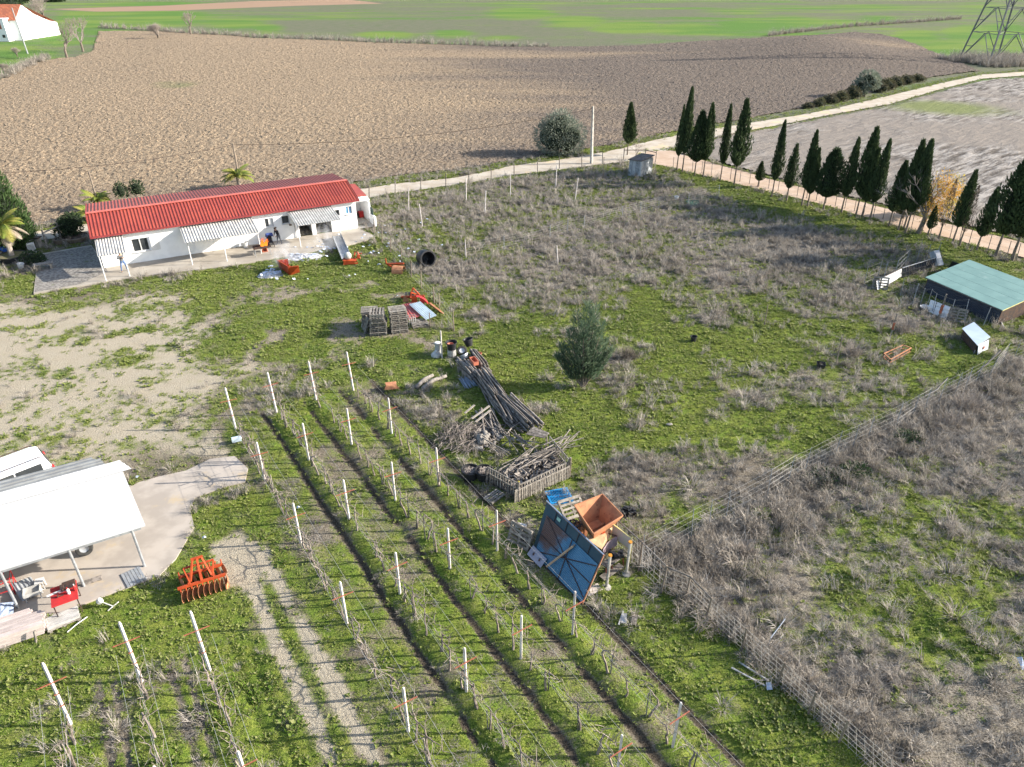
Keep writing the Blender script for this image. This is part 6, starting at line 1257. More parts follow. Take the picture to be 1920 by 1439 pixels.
p = on(775, 566); t = thing('plough', 'jumbled orange red tractor plough beside the fence above the sheets', 'plough', p, -.4); mb = MB(); mb.bar((-.9, -.3, .4), (.9, .2, .6), .13, .13); mb.bar((-.3, .2, .5), (.1, -.5, .5), .12, .12); mb.bar((.35, .3, .55), (.0, -.3, .95), .1, .1); mb.bar((-.2, -.1, .5), (0, .1, 1.15), .09, .09); mb.bar((0, .1, 1.15), (.5, .2, .6), .08, .08); obj('beam', mb, ORANGE, t)
for x, y, m in ((-.7, -.45, RUSTO), (.0, -.35, ORANGE), (.6, -.1, REDPAINT)): obj('share', MB().slab([(x, y, .05), (x + .45, y + .2, .0), (x + .4, y + .3, .5), (x + .05, y + .15, .55)], .04), m, t)
obj('wheel', MB().tube([(-.85, .25, .3), (-.7, .35, .3)], .3, 14), TYRE, t); obj('tank', MB().tube([(-.7, .5, .25), (-.35, .75, .3)], .25, 10), BLACKP, t)
p = on(792, 575); t = thing('red_fender', 'curved dark red mudguard leaning beside the plough', 'mudguard', p, 0); mb = MB(); 
for i in range(6): a = .3 + i * .2; a2 = a + .2; mb.slab([(-.5 + math.cos(a), -.1, math.sin(a) * .9), (-.5 + math.cos(a), .2, math.sin(a) * .9), (-.5 + math.cos(a2), .2, math.sin(a2) * .9), (-.5 + math.cos(a2), -.1, math.sin(a2) * .9)], .03)
obj('shell', mb, REDPAINT, t); obj('stay', MB().bar((-.5, .05, 0), (-.2, .05, .8), .04, .04), DARKST, t)
a = (v3(752, 572, .25), v3(771, 567, .32), v3(794, 592, .35), v3(766, 600, .3)); obj('red_sheet', MB().sheet(a[0], a[1], a[2], a[3], 5, .04), M('red_sheet_faded', (.50, .12, .10), (.40, .10, .09), 2, .6), label='faded red corrugated sheet lying under the white one', cat='sheet')
a = (v3(767, 571, .5), v3(788, 566, .5), v3(819, 592, .45), v3(799, 600, .42)); obj('white_sheet', MB().sheet(a[0], a[1], a[2], a[3], 6, .035), M('sheet_pale', (.62, .70, .72), (.52, .60, .62), 2, .5), label='pale white corrugated sheet lying across the red one', cat='sheet')
a = (v3(765, 588, .33), v3(784, 583, .36), v3(795, 591, .33), v3(768, 600, .3)); t = thing('rusty_girder', 'long red rusty beam lying beyond the white corrugated sheet', 'beam', (0, 0, 0)); a0, a1 = on(806, 573, .2), on(826, 588, .15); obj('beam', MB().bar(a0, a1, .16, .12), RUSTO, t); obj('bracket', MB().bar(a1, a1 + Vector((.25, -.25, -.05)), .12, .05), RUSTO, t)
t = thing('trestle', 'low wooden trestle holding up the corrugated sheets', 'trestle', on(785, 594)); [obj('leg', MB().box((x, y, .15), (.08, .08, .34)), OLDWOOD, t) for x in (-.6, .5) for y in (-.1, .8)]; obj('rail', MB().bar((-.7, .3, .30), (.7, .3, .30), .08, .06), OLDWOOD, t)

# ------------------------------------------------------------------ pallets
SL = MB().box((0, 0, 0), (1.2, .10, .022)).mesh('slat', PALLETW); SLW = MB().box((0, 0, 0), (1.2, .145, .022)).mesh('slat', PALLETW); BE = MB().box((0, 0, 0), (.10, 1.0, .08)).mesh('bearer', PALLETW); BS = MB().box((0, 0, 0), (1.2, .10, .02)).mesh('bottom_slat', PALLETW)
def pallet(label, loc, rz, group=None, tilt=(0, 0)):
    t = thing('pallet', label, 'pallet', loc, rz, group); t.rotation_euler = (tilt[0], tilt[1], rz)
    for k, y in enumerate((-.44, -.22, 0, .22, .44)): obj('slat', SLW if k in (0, 4) else SL, None, t, loc=(0, y, .125))
    for x in (-.55, 0, .55): obj('bearer', BE, None, t, loc=(x, 0, .07))
    for y in (-.44, 0, .44): obj('bottom_slat', BS, None, t, loc=(0, y, .014))
    return t
PAL = pallet('x', (0, 0, 0), 0)
used = False
def put_pallet(label, loc, rz, group, tilt=(0, 0)):
    global used
    o = PAL if not used else dup(PAL); used = True; o.location = loc; o.rotation_euler = (tilt[0], tilt[1], rz); o['label'] = label; o['group'] = group; return o
STK_ = [((709, 631), 12, .12, 'front slanting pallet stack', math.pi / 2), ((747, 627), 12, .28, 'tall square pallet stack beside the corrugated sheets', 0.0), ((694, 616), 9, .15, 'rear left pallet stack', 0.0), ((786, 617), 2, .32, 'low pallet stack in front of the white sheet', 0.0)]
for (px, py), n, rz, nm, ex in STK_:
    p = on(px, py)
    for k in range(n):
        lab = f'weathered grey pallet in the {nm}' if 0 < k < n - 1 else f'weathered grey {"bottom" if k == 0 else "topmost"} pallet of the {nm}'
        put_pallet(lab, (p.x + U(-.05, .05), p.y + .55 + U(-.05, .05), p.z + .0 + k * .147), rz + (ex if k > n // 2 else 0) + U(-.05, .05), 'pallets in the ' + nm)
p = on(684, 622); put_pallet('grey pallet leaning upright against the rear left stack', (p.x + .1, p.y + .3, .45), 1.4, 'single pallets', (0, 0)).rotation_euler = (math.radians(15), math.radians(-72), .2)
p = on(772, 612); t = thing('wire_basket', 'pale wire basket standing between the pallet stacks', 'basket', p, .2); mb = MB(); [mb.tube([(x, -.25, 0), (x, -.25, .8)], .012, 4) for x in (-.3, -.15, 0, .15, .3)]; [mb.tube([(x, .25, 0), (x, .25, .8)], .012, 4) for x in (-.3, -.15, 0, .15, .3)]; obj('bars', mb, DIRTYW, t); mb = MB(); [mb.tube([(-.3, -.25, z), (.3, -.25, z), (.3, .25, z), (-.3, .25, z), (-.3, -.25, z)], .014, 4) for z in (.02, .4, .8)]; obj('hoop', mb, DIRTYW, t)
p = on(927, 935); put_pallet('narrow grey pallet lying in the grass beside the black tubs', (p.x, p.y, p.z + .05), math.radians(48), 'single pallets').scale = (.8, .6, .8)
p = on(991, 1020); put_pallet('whitish pallet standing on edge at the blue sheet metal corner', (p.x - .35, p.y + .1, p.z + .5), 0, 'single pallets').rotation_euler = (math.radians(70), 0, math.radians(-40))
p = on(1640, 541); put_pallet('grey pallet with a blue panel closing the pen corner', (p.x + .35, p.y, p.z + .5), 0, 'single pallets').rotation_euler = (math.radians(75), 0, math.radians(-15))
p = on(1788, 602); put_pallet('brown grey pallet used as a gate before the dark shed', (p.x + .15, p.y, p.z + .5), 0, 'single pallets').rotation_euler = (math.radians(72), 0, math.radians(-28))
p = on(1905, 600); put_pallet('dark pallet fence panel at the right end of the shed', (p.x, p.y + 1, p.z + .5), 0, 'single pallets').rotation_euler = (math.radians(80), 0, math.radians(-20))
# blue plastic pallet: deck grid as one piece, two skids
c4 = [v3(1023, 922, .16), v3(1062, 915, .16), v3(1073, 934, .16), v3(1035, 945, .16)]; ce = sum(c4, Vector()) / 4; rz = math.atan2((c4[1] - c4[0]).y, (c4[1] - c4[0]).x); t = thing('plastic_pallet', 'bright blue plastic pallet lying flat in the grass', 'pallet', (ce.x, ce.y, gz(ce.x, ce.y)), rz)
mb = MB(); [mb.box((0, y, .16), (1.2, .07, .03)) for y in (-.46, 0, .46)]; [mb.box((x, 0, .155), (.07, .99, .026)) for x in (-.56, .56)]; [mb.box((x, sy * .23, .16), (.03, .40, .025)) for x in [-.5 + i * .072 for i in range(15)] for sy in (-1, 1)]; obj('deck', mb, BLUEPL, t)
for y in (-.44, 0, .44): obj('skid', MB().box((0, y, .02), (1.2, .12, .04)), BLUEPL, t)
mb = MB(); [mb.box((x, y, .09), (.14, .14, .11)) for x in (-.5, 0, .5) for y in (-.44, 0, .44)]; obj('foot', mb, BLUEPL, t)

# ------------------------------------------------------------------ tubs, buckets, planters
def tub(name, label, loc, r0, r1, h, mat, fill=None, tilt=(0, 0), group=None, n=18):
    t = thing(name, label, 'tub' if h > .25 else 'basin', loc, 0, group); t.rotation_euler = (tilt[0], tilt[1], U(0, 6)); mb = MB(); mb.lathe([(.001, 0), (r0, 0), (r1, h), (r1 + .025, h), (r1 + .025, h - .04), (r1 - .0, h - .05)], n); mb.lathe([(r1 - .02, h), (r0 - .02, .03), (.001, .03)], n); obj('body', mb, mat, t)
    if fill: obj('fill', MB().lathe([(.001, h * .78), (r0 + (r1 - r0) * .75 - .02, h * .72)], n), fill, t)
    else: obj('rim', MB().lathe([(r1 + .001, h + .004), (r1 + .028, h + .006), (r1 + .03, h - .03)], n), mat, t)
    return t
p = on(847, 672); t = thing('round_crate', 'slatted grey drum under the black tub', 'drum', (p.x, p.y + .2, p.z)); [obj('slat', MB().box((.28 * math.cos(a), .28 * math.sin(a), .3), (.02, .07, .6), a), DIRTYW, t) for a in [i * math.pi / 9 for i in range(18)]]; obj('hoop', MB().lathe([(.30, .1), (.30, .16)], 18), DARKST, t); obj('lid', MB().lathe([(.001, .60), (.29, .60), (.29, .57)], 18), DARKST, t)
tub('black_tub', 'black tub on the slatted drum with a terracotta pot inside', (p.x, p.y + .2, p.z + .61), .26, .37, .52, BLACKP); tub('clay_pot', 'terracotta pot sitting inside the black tub', (p.x - .05, p.y + .12, p.z + .85), .14, .2, .18, TERRA)
p = on(880, 660); tub('black_tub', 'black tub tilted on the pile end by the wooden frame', (p.x, p.y + .25, p.z + .35), .24, .34, .5, BLACKP, tilt=(.25, .1)); p = on(890, 672); tub('black_tub', 'black bucket crowded below the tilted tub', (p.x, p.y, p.z + .2), .2, .28, .35, BLACKP, tilt=(.5, .3)); p = on(873, 676); tub('metal_tub', 'grey metal basin among the black buckets', (p.x, p.y, p.z + .15), .22, .3, .3, GALV, tilt=(.6, -.2)); p = on(862, 678); wheel_thing('old black tyre lying left of the metal basin', (p.x, p.y, p.z + .1), .34, .16, (.1, 0, 0)); p = on(866, 668); wheel_thing('dark tyre propped behind the metal basin', (p.x, p.y + .3, p.z + .28), .34, .16, (.8, .2, 0))
a, b_ = v3(884, 672, .75), v3(894, 684, .75); ce = (a + b_) / 2; t = thing('clay_planter', 'long terracotta planter lying on top of the log pile', 'planter', (ce.x, ce.y, .62), math.atan2((b_ - a).y, (b_ - a).x)); mb = MB(); mb.box((0, 0, .02), (.7, .3, .03)); [mb.box((0, sy * .16, .15), (.74, .03, .26)) for sy in (-1, 1)]; [mb.box((sx * .37, 0, .15), (.03, .35, .26)) for sx in (-1, 1)]; obj('trough', mb, TERRA, t); mb = MB(); [mb.box((0, sy * .175, .28), (.78, .04, .03)) for sy in (-1, 1)]; obj('rim', mb, TERRA, t)
p = on(899, 672); tub('clay_pot', 'small terracotta pot under the wooden frame', (p.x, p.y, p.z + .2), .1, .15, .2, TERRA)
p = on(828, 668); t = thing('white_drum', 'white metal drum tied to the pale stake', 'drum', (p.x - .25, p.y + .3, p.z)); obj('body', MB().lathe([(.001, .9), (.22, .9), (.24, .86), (.22, .8), (.22, .45), (.24, .43), (.22, .4), (.22, 0)], 16), DIRTYW, t); obj('lid', MB().lathe([(.001, .93), (.18, .92), (.2, .9)], 16), WHITEP, t)
p = on(822, 668); t = thing('feed_sack', 'pale sack slumped at the foot of the white drum', 'sack', (p.x - .15, p.y, p.z)); obj('sack', MB().lathe([(.001, .35), (.2, .33), (.36, .15), (.34, 0)], 10), DIRTYW, t, smooth=True); obj('tie', MB().lathe([(.08, .36), (.1, .42), (.02, .44)], 8), WHITEP, t)
for (px, py), lab in (((882, 896), 'left black tub full of dry vine cuttings'), ((908, 899), 'right black tub full of dry vine cuttings')):
    p = on(px, py); tub('black_tub', lab, (p.x, p.y, p.z), .36, .46, .55, BLACKP, OLDWOOD); mb = MB(); [mb.tube([(U(-.3, .3), U(-.3, .3), .42 + U(0, .12)), (U(-.3, .3), U(-.3, .3), .45 + U(0, .14))], .012, 3) for k in range(60)]; tag(obj('vine_cuttings', mb, TWIG, loc=p), 'dry twigs filling the ' + lab.split(' full')[0], 'twigs', kind='stuff')
p = on(1300, 640); tub('black_pot', 'small black plant pot in the middle paddock', (p.x, p.y, p.z), .16, .22, .4, BLACKP); p = on(1538, 689); tub('black_crate', 'dark crate half hidden in weeds near the grey bush', (p.x, p.y, p.z), .3, .36, .3, BLACKP, n=4)
p = on(1268, 376); tub('white_bucket', 'white bucket on the ground by the upper wire fence', (p.x, p.y, p.z), .2, .25, .45, WHITEP); p = on(1300, 385); t = thing('green_wheelbarrow', 'green tray lying by the upper fence stake', 'tray', (p.x, p.y, p.z), .2); mb = MB(); mb.slab([(-.6, -.35, .1), (.6, -.35, .1), (.75, .45, .35), (-.7, .45, .35)], .04); obj('tray', mb, M('green_paint', (.03, .16, .1), (.03, .12, .08)), t); obj('rim', MB().tube([(-.6, -.35, .12), (.6, -.35, .12), (.75, .45, .37), (-.7, .45, .37), (-.6, -.35, .12)], .03, 5), M('green_rim', (.04, .2, .13)), t)
p = on(26, 492); t = thing('plant_pot', 'wide black round pot holding the palm', 'pot', (p.x, p.y, 0)); obj('body', MB().lathe([(.001, 0), (.95, 0), (1.15, .75), (1.2, .75), (1.2, .68)], 24), BLACKP, t); obj('soil', MB().lathe([(.001, .68), (1.12, .66)], 24), M('pot_soil', (.12, .13, .05), (.18, .15, .1), 6, 1), t)
t.location = (px_.x, px_.y, -.12)
p = on(40, 503); tub('white_bucket', 'white and blue bucket in front of the palm pot', (p.x, p.y, p.z), .2, .25, .4, WHITEP, tilt=(.2, 0))
for px, py, rx, lab in ((118, 455, .75, 'low round earthen planter left of the dark shrub'), (142, 450, 1.25, 'wide round planter ring under the dark shrub')):
    p = on(px, py); t = thing('planter_ring', lab, 'planter', (p.x, p.y, 0)); obj('wall', MB().lathe([(rx, 0), (rx * 1.05, .4), (rx * .9, .42), (rx * .88, .3)], 20), M('earthen', (.20, .15, .11), (.15, .11, .08), 4, .9), t); obj('soil', MB().lathe([(.001, .33), (rx * .9, .32)], 20), DARKST, t)
# gateway left of the house: two posts with a rail, meter cabinet
t = thing('gateway', 'grey wooden gateway posts with a crossrail beside the dark shrub', 'gateway', (0, 0, 0)); A_, B_ = on(90, 466), on(117, 452); [obj('post', MB().tube([p, p + Vector((0, 0, 1.75))], .08, 6), OLDWOOD, t) for p in (A_, B_)]; obj('rail', MB().bar(A_ + Vector((0, 0, 1.45)), B_ + Vector((0, 0, 1.45)), .08, .1), OLDWOOD, t); C_ = on(150, 440); obj('rail', MB().bar(B_ + Vector((0, 0, 1.45)), C_ + Vector((0, 0, 1.45)), .08, .1), OLDWOOD, t)
p = on(73, 466); t = thing('gate_pillar', 'short stone gate pillar with a dark cap near the palm', 'pillar', (p.x, p.y, 0)); obj('shaft', MB().box((0, 0, .5), (.55, .55, 1.0)), STONE, t); obj('cap', MB().box((0, 0, 1.05), (.85, .7, .1)), DARKST, t); p = on(62, 474); t = thing('meter_box', 'white meter cabinet beside the stone gate pillar', 'cabinet', (p.x, p.y, 0), .5); obj('body', MB().box((0, 0, .45), (.6, .4, .9)), WHITEP, t); obj('door', MB().box((0, -.21, .45), (.5, .03, .75)), DIRTYW, t)
p = on(84, 506); t = thing('stone_bench', 'grey board bench on the cobbles in the house shadow', 'bench', (p.x, p.y, .13), HRZ); [obj('plank', MB().box((0, y, .42), (1.5, .2, .06)), OLDWOOD, t) for y in (-.23, 0, .23)]; [obj('leg', MB().box((x, 0, .2), (.15, .6, .4)), STONE, t) for x in (-.55, .55)]
p = on(497, 474); t = thing('terracotta_flue', 'terracotta flue block beside the awning post', 'flue block', (p.x, p.y, .1), HRZ); mb = MB(); [mb.box((sx * .2, 0, .3), (.05, .4, .6)) for sx in (-1, 1)]; mb.box((0, .19, .3), (.36, .04, .6)); mb.box((0, 0, .58), (.44, .4, .05)); obj('body', mb, TERRA, t); obj('base', MB().box((0, 0, .03), (.5, .45, .06)), TERRA, t)
p = hw(11.9, .5); t = thing('white_bag', 'small white bucket against the shaded house wall', 'bucket', (p.x, p.y, .12)); obj('body', MB().lathe([(.001, 0), (.2, 0), (.26, .5), (.24, .5)], 12), WHITEP, t); obj('rim', MB().lathe([(.24, .5), (.28, .52), (.27, .46)], 12), WHITEP, t)

# ------------------------------------------------------------------ log piles
LOGM = []
for k in range(5):
    mb = MB(); r = U(.055, .085); mb.tube([(-1, 0, 0), (-.3, U(-.02, .02), U(-.02, .02)), (.35, U(-.02, .02), U(-.01, .03)), (1, 0, 0)], [r, r * .97, r * .93, r * .88], 7); LOGM.append(mb.mesh('pole_log', OLDWOOD))
def logs(a, b_, n, lay, spread, L_, label, group, z0=.1, jit=.06, dz=.15, name='fence_pole'):
    a, b_ = Vector(a), Vector(b_); d = (b_ - a).normalized(); s_ = Vector((-d.y, d.x, 0)); rz = math.atan2(d.y, d.x)
    for l in range(lay):
        for i in range(n - l // 2):
            off = (i - (n - l // 2 - 1) / 2) * spread + U(-.02, .02); c = a.lerp(b_, .5) + s_ * off + d * U(-.3, .3); c.z = gz(c.x, c.y) + z0 + l * dz
            o = obj(name, RNG.choice(LOGM), None, label=label, cat='pole', group=group, loc=c, rz=rz + U(-jit, jit)); o.scale = (L_ / 2 * U(.9, 1.08), 1, 1); o.rotation_euler.y = U(-.03, .03)
logs(on(868, 690), on(890, 712), 5, 4, .17, 2.1, 'grey weathered pole in the upper left log bundle', 'poles in the upper left bundle'); logs(on(888, 670), on(912, 700), 4, 4, .17, 2.4, 'grey weathered pole in the bundle beneath the terracotta planter', 'poles in the planter bundle')
logs(on(900, 706), on(938, 760), 7, 5, .17, 3.4, 'long grey pole in the central log pile', 'poles in the central pile', jit=.08); logs(on(925, 745), on(965, 800), 5, 4, .18, 3.2, 'long grey pole sliding out below the central pile', 'poles below the central pile', jit=.1); logs(on(945, 755), on(1005, 815), 6, 4, .17, 3.6, 'long grey pole resting towards the pallet bin', 'poles towards the pallet bin', jit=.06, z0=.25)
logs(on(905, 775), on(935, 825), 5, 2, .2, 2.8, 'dark thin pole slipped down beside the brushwood', 'poles beside the brushwood', jit=.3)
p1_, p2_ = on(867, 706), on(892, 732); d = (p2_ - p1_).normalized(); s_ = Vector((-d.y, d.x, 0)); SK = MB().box((0, 0, 0), (1.25, .045, .05)).mesh('steel_stake', M('blue_grey_steel', (.30, .36, .44), (.22, .27, .34), 3, .5, 0, .3))
for i in range(16):
    c = p1_.lerp(p2_, .5) + s_ * ((i - 7.5) * .058) + d * U(-.1, .1); c.z = gz(c.x, c.y) + .06 + .05 * (i % 3); obj('steel_stake', SK, None, label='blue grey steel stake in the flat heap beside the log bundle', cat='stake', group='steel stakes in the flat heap', loc=c, rz=math.atan2(d.y, d.x) + U(-.09, .09) + (i - 8) * .02)
for (q0, q1, q2, lab) in (((780, 731), (796, 716), (812, 707), 'upper grey driftwood log lying in the grass'), ((793, 733), (812, 718), (837, 709), 'lower curved grey driftwood log lying in the grass')):
    obj('driftwood_log', MB().tube([on(*q0, .14), on(*q1, .16), on(*q2, .13)], [.15, .13, .10], 8), M('driftwood', (.27, .24, .215), (.18, .16, .14), 5, .9, .4, st=(1, 1, 1)), label=lab, cat='log', smooth=True)
p = on(733, 730); t = thing('wheelbarrow', 'rusty wheelbarrow tray overturned at the end of the vine row', 'wheelbarrow', (p.x, p.y, p.z), .3); mb = MB(); mb.slab([(-.3, -.2, .35), (.35, -.25, .3), (.4, .25, .3), (-.3, .2, .35)], .03); mb.slab([(-.3, -.2, .35), (-.45, -.3, .12), (.5, -.4, .1), (.35, -.25, .3)], .03); obj('tray', mb, RUSTO, t); obj('handle', MB().tube([(-.3, -.2, .3), (-1.0, -.25, .15)], .02, 5), DARKST, t)
# brushwood, stones
c = on(880, 822); mb = MB()
for k in range(420):
    a = U(0, 6.28); r = 1.5 * math.sqrt(U(0, 1)); x, y = r * math.cos(a) * 1.0, r * math.sin(a) * .95; h = .55 * (1 - (r / 1.6) ** 2); d = Vector((U(-1, 1), U(-1, 1), U(-.25, .25))).normalized() * U(.3, .8); q = Vector((c.x - .3 + x, c.y + y, c.z + U(0, 1) * h + .05)); mb.tube([q - d, q + Vector((U(-.08, .08), U(-.08, .08), U(0, .1))), q + d], [.014, .012, .006], 3, cap=False)
tag(obj('brushwood', mb, TWIG), 'tangled grey pile of pruned branches left of the stone heap', 'brushwood', kind='stuff')
STM = []
for k in range(5):
    me = bpy.data.meshes.new('stone'); bm_v = []; mb = MB(); mb.lathe([(.001, -.7), (.55, -.6), (.95, -.1), (.9, .35), (.5, .7), (.001, .8)], 8); mb.v = [(x * U(.8, 1.2), y * U(.8, 1.2), z * U(.8, 1.15)) for x, y, z in mb.v]; STM.append(mb.mesh('stone', STONE))
sc = on(912, 826)
for i in range(46):
    a = U(0, 6.28); r = .85 * math.sqrt(U(0, 1)); s_ = U(.09, .20); x, y = sc.x + r * math.cos(a), sc.y + r * math.sin(a) * 1.15
    if i == 0: x, y, s_ = *site(905, 832), .42
    if i == 1: x, y, s_ = *site(898, 820), .26
    z = gz(x, y) + s_ * .6 + (.35 * (1 - r) if i > 1 else 0); lab = 'rough pale fieldstone in the stone heap' if i > 1 else 'largest rounded boulder at the front of the stone heap' if i == 0 else 'second large grey boulder at the left of the stone heap'
    o = obj('stone', STM[i % 5], None, label=lab, cat='stone', group='stones in the heap' if i > 1 else None, loc=(x, y, z), rz=U(0, 6)); o.scale = (s_, s_ * U(.7, 1), s_ * U(.6, .9)); o.rotation_euler.x = U(-.4, .4)
for i, (a0, a1, lab) in enumerate((((872, 790), (890, 777), 'pale broken board on top of the brushwood, upper'), ((885, 800), (918, 778), 'pale split board on the brushwood, middle'), ((892, 806), (920, 786), 'pale split board on the brushwood, lower'))):
    obj('plank', MB().bar(on(*a0, .55), on(*a1, .6), .12, .04), M('pale_board', (.36, .32, .27), (.28, .245, .21), 5, .9, vary=.1) if i == 0 else bpy.data.materials['pale_board'], label=lab, cat='board')
obj('block', MB().box(on(899, 844, .1), (.36, .2, .2), .1), CONC, label='square concrete block in front of the big boulder', cat='block')
# pallet bin with firewood
BC = [on(914, 905), on(973, 938), on(1068, 892), on(1030, 845)]; BH = .95
PK = MB().box((0, 0, 0), (.06, .02, BH - .12)).mesh('slat', PALLETW)
def slat_panel(label, a, b_, h=BH, step=.17, lean=0.0):
    t = thing('slatted_panel', label, 'fence panel', a, math.atan2((b_ - a).y, (b_ - a).x), 'slatted panels of the firewood bin'); Ln = (b_ - a).length; n = int(Ln / step)
    for i in range(n + 1): o = obj('slat', PK, None, t, loc=(Ln * i / n, U(-.01, .01), h / 2 + .02)); o.rotation_euler.y = U(-.03, .03)
    for z in (.14, h * .55, h): obj('rail', MB().box((Ln / 2, .035 if z < h else 0, z), (Ln, .05, .09 if z < h else .05)), PALLETW, t)
    return t
slat_panel('slatted pallet wall on the left side of the firewood bin', BC[0], BC[1]); slat_panel('slatted pallet wall on the front of the firewood bin', BC[1], BC[2] ); slat_panel('slatted pallet wall on the right side of the firewood bin', BC[2], BC[3])
a, b_ = on(966, 944), on(1066, 897); slat_panel('second fence of thin brown slats outside the bin front', a, b_, .72, .11)
for q, lab in ((BC[1], 'thick grey corner post of the firewood bin with mossy top'), (BC[2], 'dark corner post at the right of the firewood bin'), (BC[0], 'short left corner post of the firewood bin')):
    t = thing('bin_post', lab, 'post', q + Vector((-.02, -.1, 0))); obj('shaft', MB().tube([(0, 0, -.1), (0, 0, 1.25 if 'left' not in lab else .9)], .07, 7), OLDWOOD if 'dark' not in lab else BARK, t); obj('top', MB().lathe([(.001, 1.27 if 'left' not in lab else .92), (.06, 1.25 if 'left' not in lab else .9)], 7, ), M('moss', (.3, .25, .03)) if 'mossy' in lab else OLDWOOD, t)
bed = MB(); bed.prism([tuple(p[:2]) for p in BC], -.05, .30); tag(obj('wood_chips', bed, M('bark_chips', (.10, .085, .075), (.05, .045, .04), 9, 1, .8)), 'dark bed of bark and splinters under the firewood', 'wood chips', kind='stuff')
FW = []
for k in range(6):
    mb = MB(); l = U(.3, .5); r = U(.05, .09); mb.tube([(-l / 2, 0, 0), (l / 2, U(-.03, .03), 0)], [r, r * .9], RNG.choice((3, 4, 5))); FW.append(mb.mesh('firewood', OLDWOOD))
n = 0; cx = sum(BC, Vector()) / 4
while n < 170:
    f, g_2 = U(.04, .96), U(.05, .95); q = BC[0].lerp(BC[1], f).lerp(BC[3].lerp(BC[2], f), g_2); z = .32 + .38 * (1 - abs(f - .45)) * U(.3, 1)
    o = obj('firewood', FW[n % 6], None, label='split grey firewood piece heaped in the slatted bin', cat='firewood', group='firewood in the slatted bin', loc=(q.x, q.y, z), rz=U(0, 6)); o.rotation_euler.y = U(-.5, .5); n += 1
for k in range(34):
    f, g_2 = U(.0, .5), U(.3, 1.25); q = BC[0].lerp(BC[1], f).lerp(BC[3].lerp(BC[2], f), g_2); o = obj('branch', LOGM[k % 5], None, label='long thin branch lying across the back of the bin', cat='branch', group='branches across the bin', loc=(q.x, q.y, .6 + U(0, .35)), rz=math.radians(35) + U(-.5, .5)); o.scale = (U(.5, 1.0), .45, .45); o.rotation_euler.y = U(-.25, .1)
for k in range(46):
    q = on(U(915, 1000), U(795, 850)); q.z += U(.05, .5); o = obj('branch', LOGM[k % 5], None, label='grey branch in the tangle between log pile and bin', cat='branch', group='branches between log pile and bin', loc=q, rz=math.radians(U(-75, -20)) if k % 3 else U(0, 3)); o.scale = (U(.5, 1.1), .5, .5); o.rotation_euler.y = U(-.2, .2)
a, b_, c_, d_2 = v3(1000, 800, .95), v3(1030, 812, .95), v3(1020, 822, .9), v3(985, 815, .9); t = thing('bin_cover', 'grey boards roofing the back corner of the firewood bin', 'boards', (0, 0, 0)); [obj('plank', MB().slab([a.lerp(d_2, f), b_.lerp(c_, f), b_.lerp(c_, f + .29), a.lerp(d_2, f + .29)][::-1], .03), OLDWOOD, t) for f in (0, .34, .68)]; [obj('support', MB().tube([p - Vector((0, 0, .95)), p], .04, 5), OLDWOOD, t) for p in (a.lerp(b_, .05), b_.lerp(c_, .5))]

# ------------------------------------------------------------------ leaning sheet metal gate and hopper
g0, g1 = on(997, 1032), on(1093, 1130); up0, up1 = v3(1025, 940, 1.45), v3(1132, 1041, 1.45); t = thing('sheet_metal_gate', 'big leaning gate of blue corrugated metal with rusty patches and dark teal edge', 'gate', (0, 0, 0))
nrm = (g1 - g0).cross(up0 - g0).normalized(); nrm = nrm if nrm.y < 0 else -nrm
def gp(u, v, o=0.0): return (g0 + (g1 - g0) * u).lerp(up0 + (up1 - up0) * u, v) + nrm * o
obj('teal_panel', MB().slab([gp(0, 0, -.03), gp(1, 0, -.03), gp(1, 1, -.03), gp(0, 1, -.03)], .05), TEAL, t)
blm, bt, bb = NT('blue_corrugated'); bv_ = coords(bt, rand=False); bn = noise(bt, bv_, .9, 4, .6); base_ = mixc(bt, ramp(bt, noise(bt, bv_, 1.5), .4, .6), (.055, .175, .275), (.08, .215, .32)); tc_ = nd(bt, 'ShaderNodeTexCoord'); rc = g0.lerp(up0, .62) + (g1 - g0) * .22; dd = nd(bt, 'ShaderNodeVectorMath', operation='DISTANCE'); bt.links.new(tc_.outputs['Object'], dd.inputs[0]); dd.inputs[1].default_value = rc
rr_ = ramp(bt, mathn(bt, 'ADD', dd.outputs['Value'], mathn(bt, 'MULTIPLY', mathn(bt, 'SUBTRACT', bn, .5), 3.2)), 1.25, .55); bt.links.new(mixc(bt, rr_, base_, (.12, .06, .04)), bb.inputs['Base Color']); bb.inputs['Roughness'].default_value = .5
obj('blue_sheet', MB().sheet(gp(.07, 0, .03), gp(.07, .78, .03), gp(.985, .78, .03), gp(.985, 0, .03), 22, .02), blm, t)
ed = MB(); ed.bar(gp(1, -.01, .03), gp(1, 1, .0), .05, .05); ed.bar(gp(0, 1, .0), gp(1, 1, .0), .05, .06); obj('edge_frame', ed, RUSTO, t); ed = MB(); ed.bar(gp(0, 1.005, .01), gp(1, 1.005, .01), .06, .035); obj('top_edge', ed, M('top_blue', (.15, .2, .28), (.2, .25, .32)), t)
for u0, v0, u1, v1 in ((.1, .76, .98, .1), (.12, .1, .98, .74), (.55, .0, .55, .78), (.07, .40, .985, .40)): obj('brace', MB().bar(gp(u0, v0, .065), gp(u1, v1, .065), .035, .025), DARKST, t)
for u in (.2, .4, .6, .8): obj('seam', MB().bar(gp(u, .79, -.0), gp(u, .99, -.0), .025, .03), DARKST, t)
obj('label_plate', MB().slab([gp(.23, .86, .012), gp(.29, .86, .012), gp(.29, .92, .012), gp(.23, .92, .012)], .008), M('tag_green', (.35, .55, .42)), t)
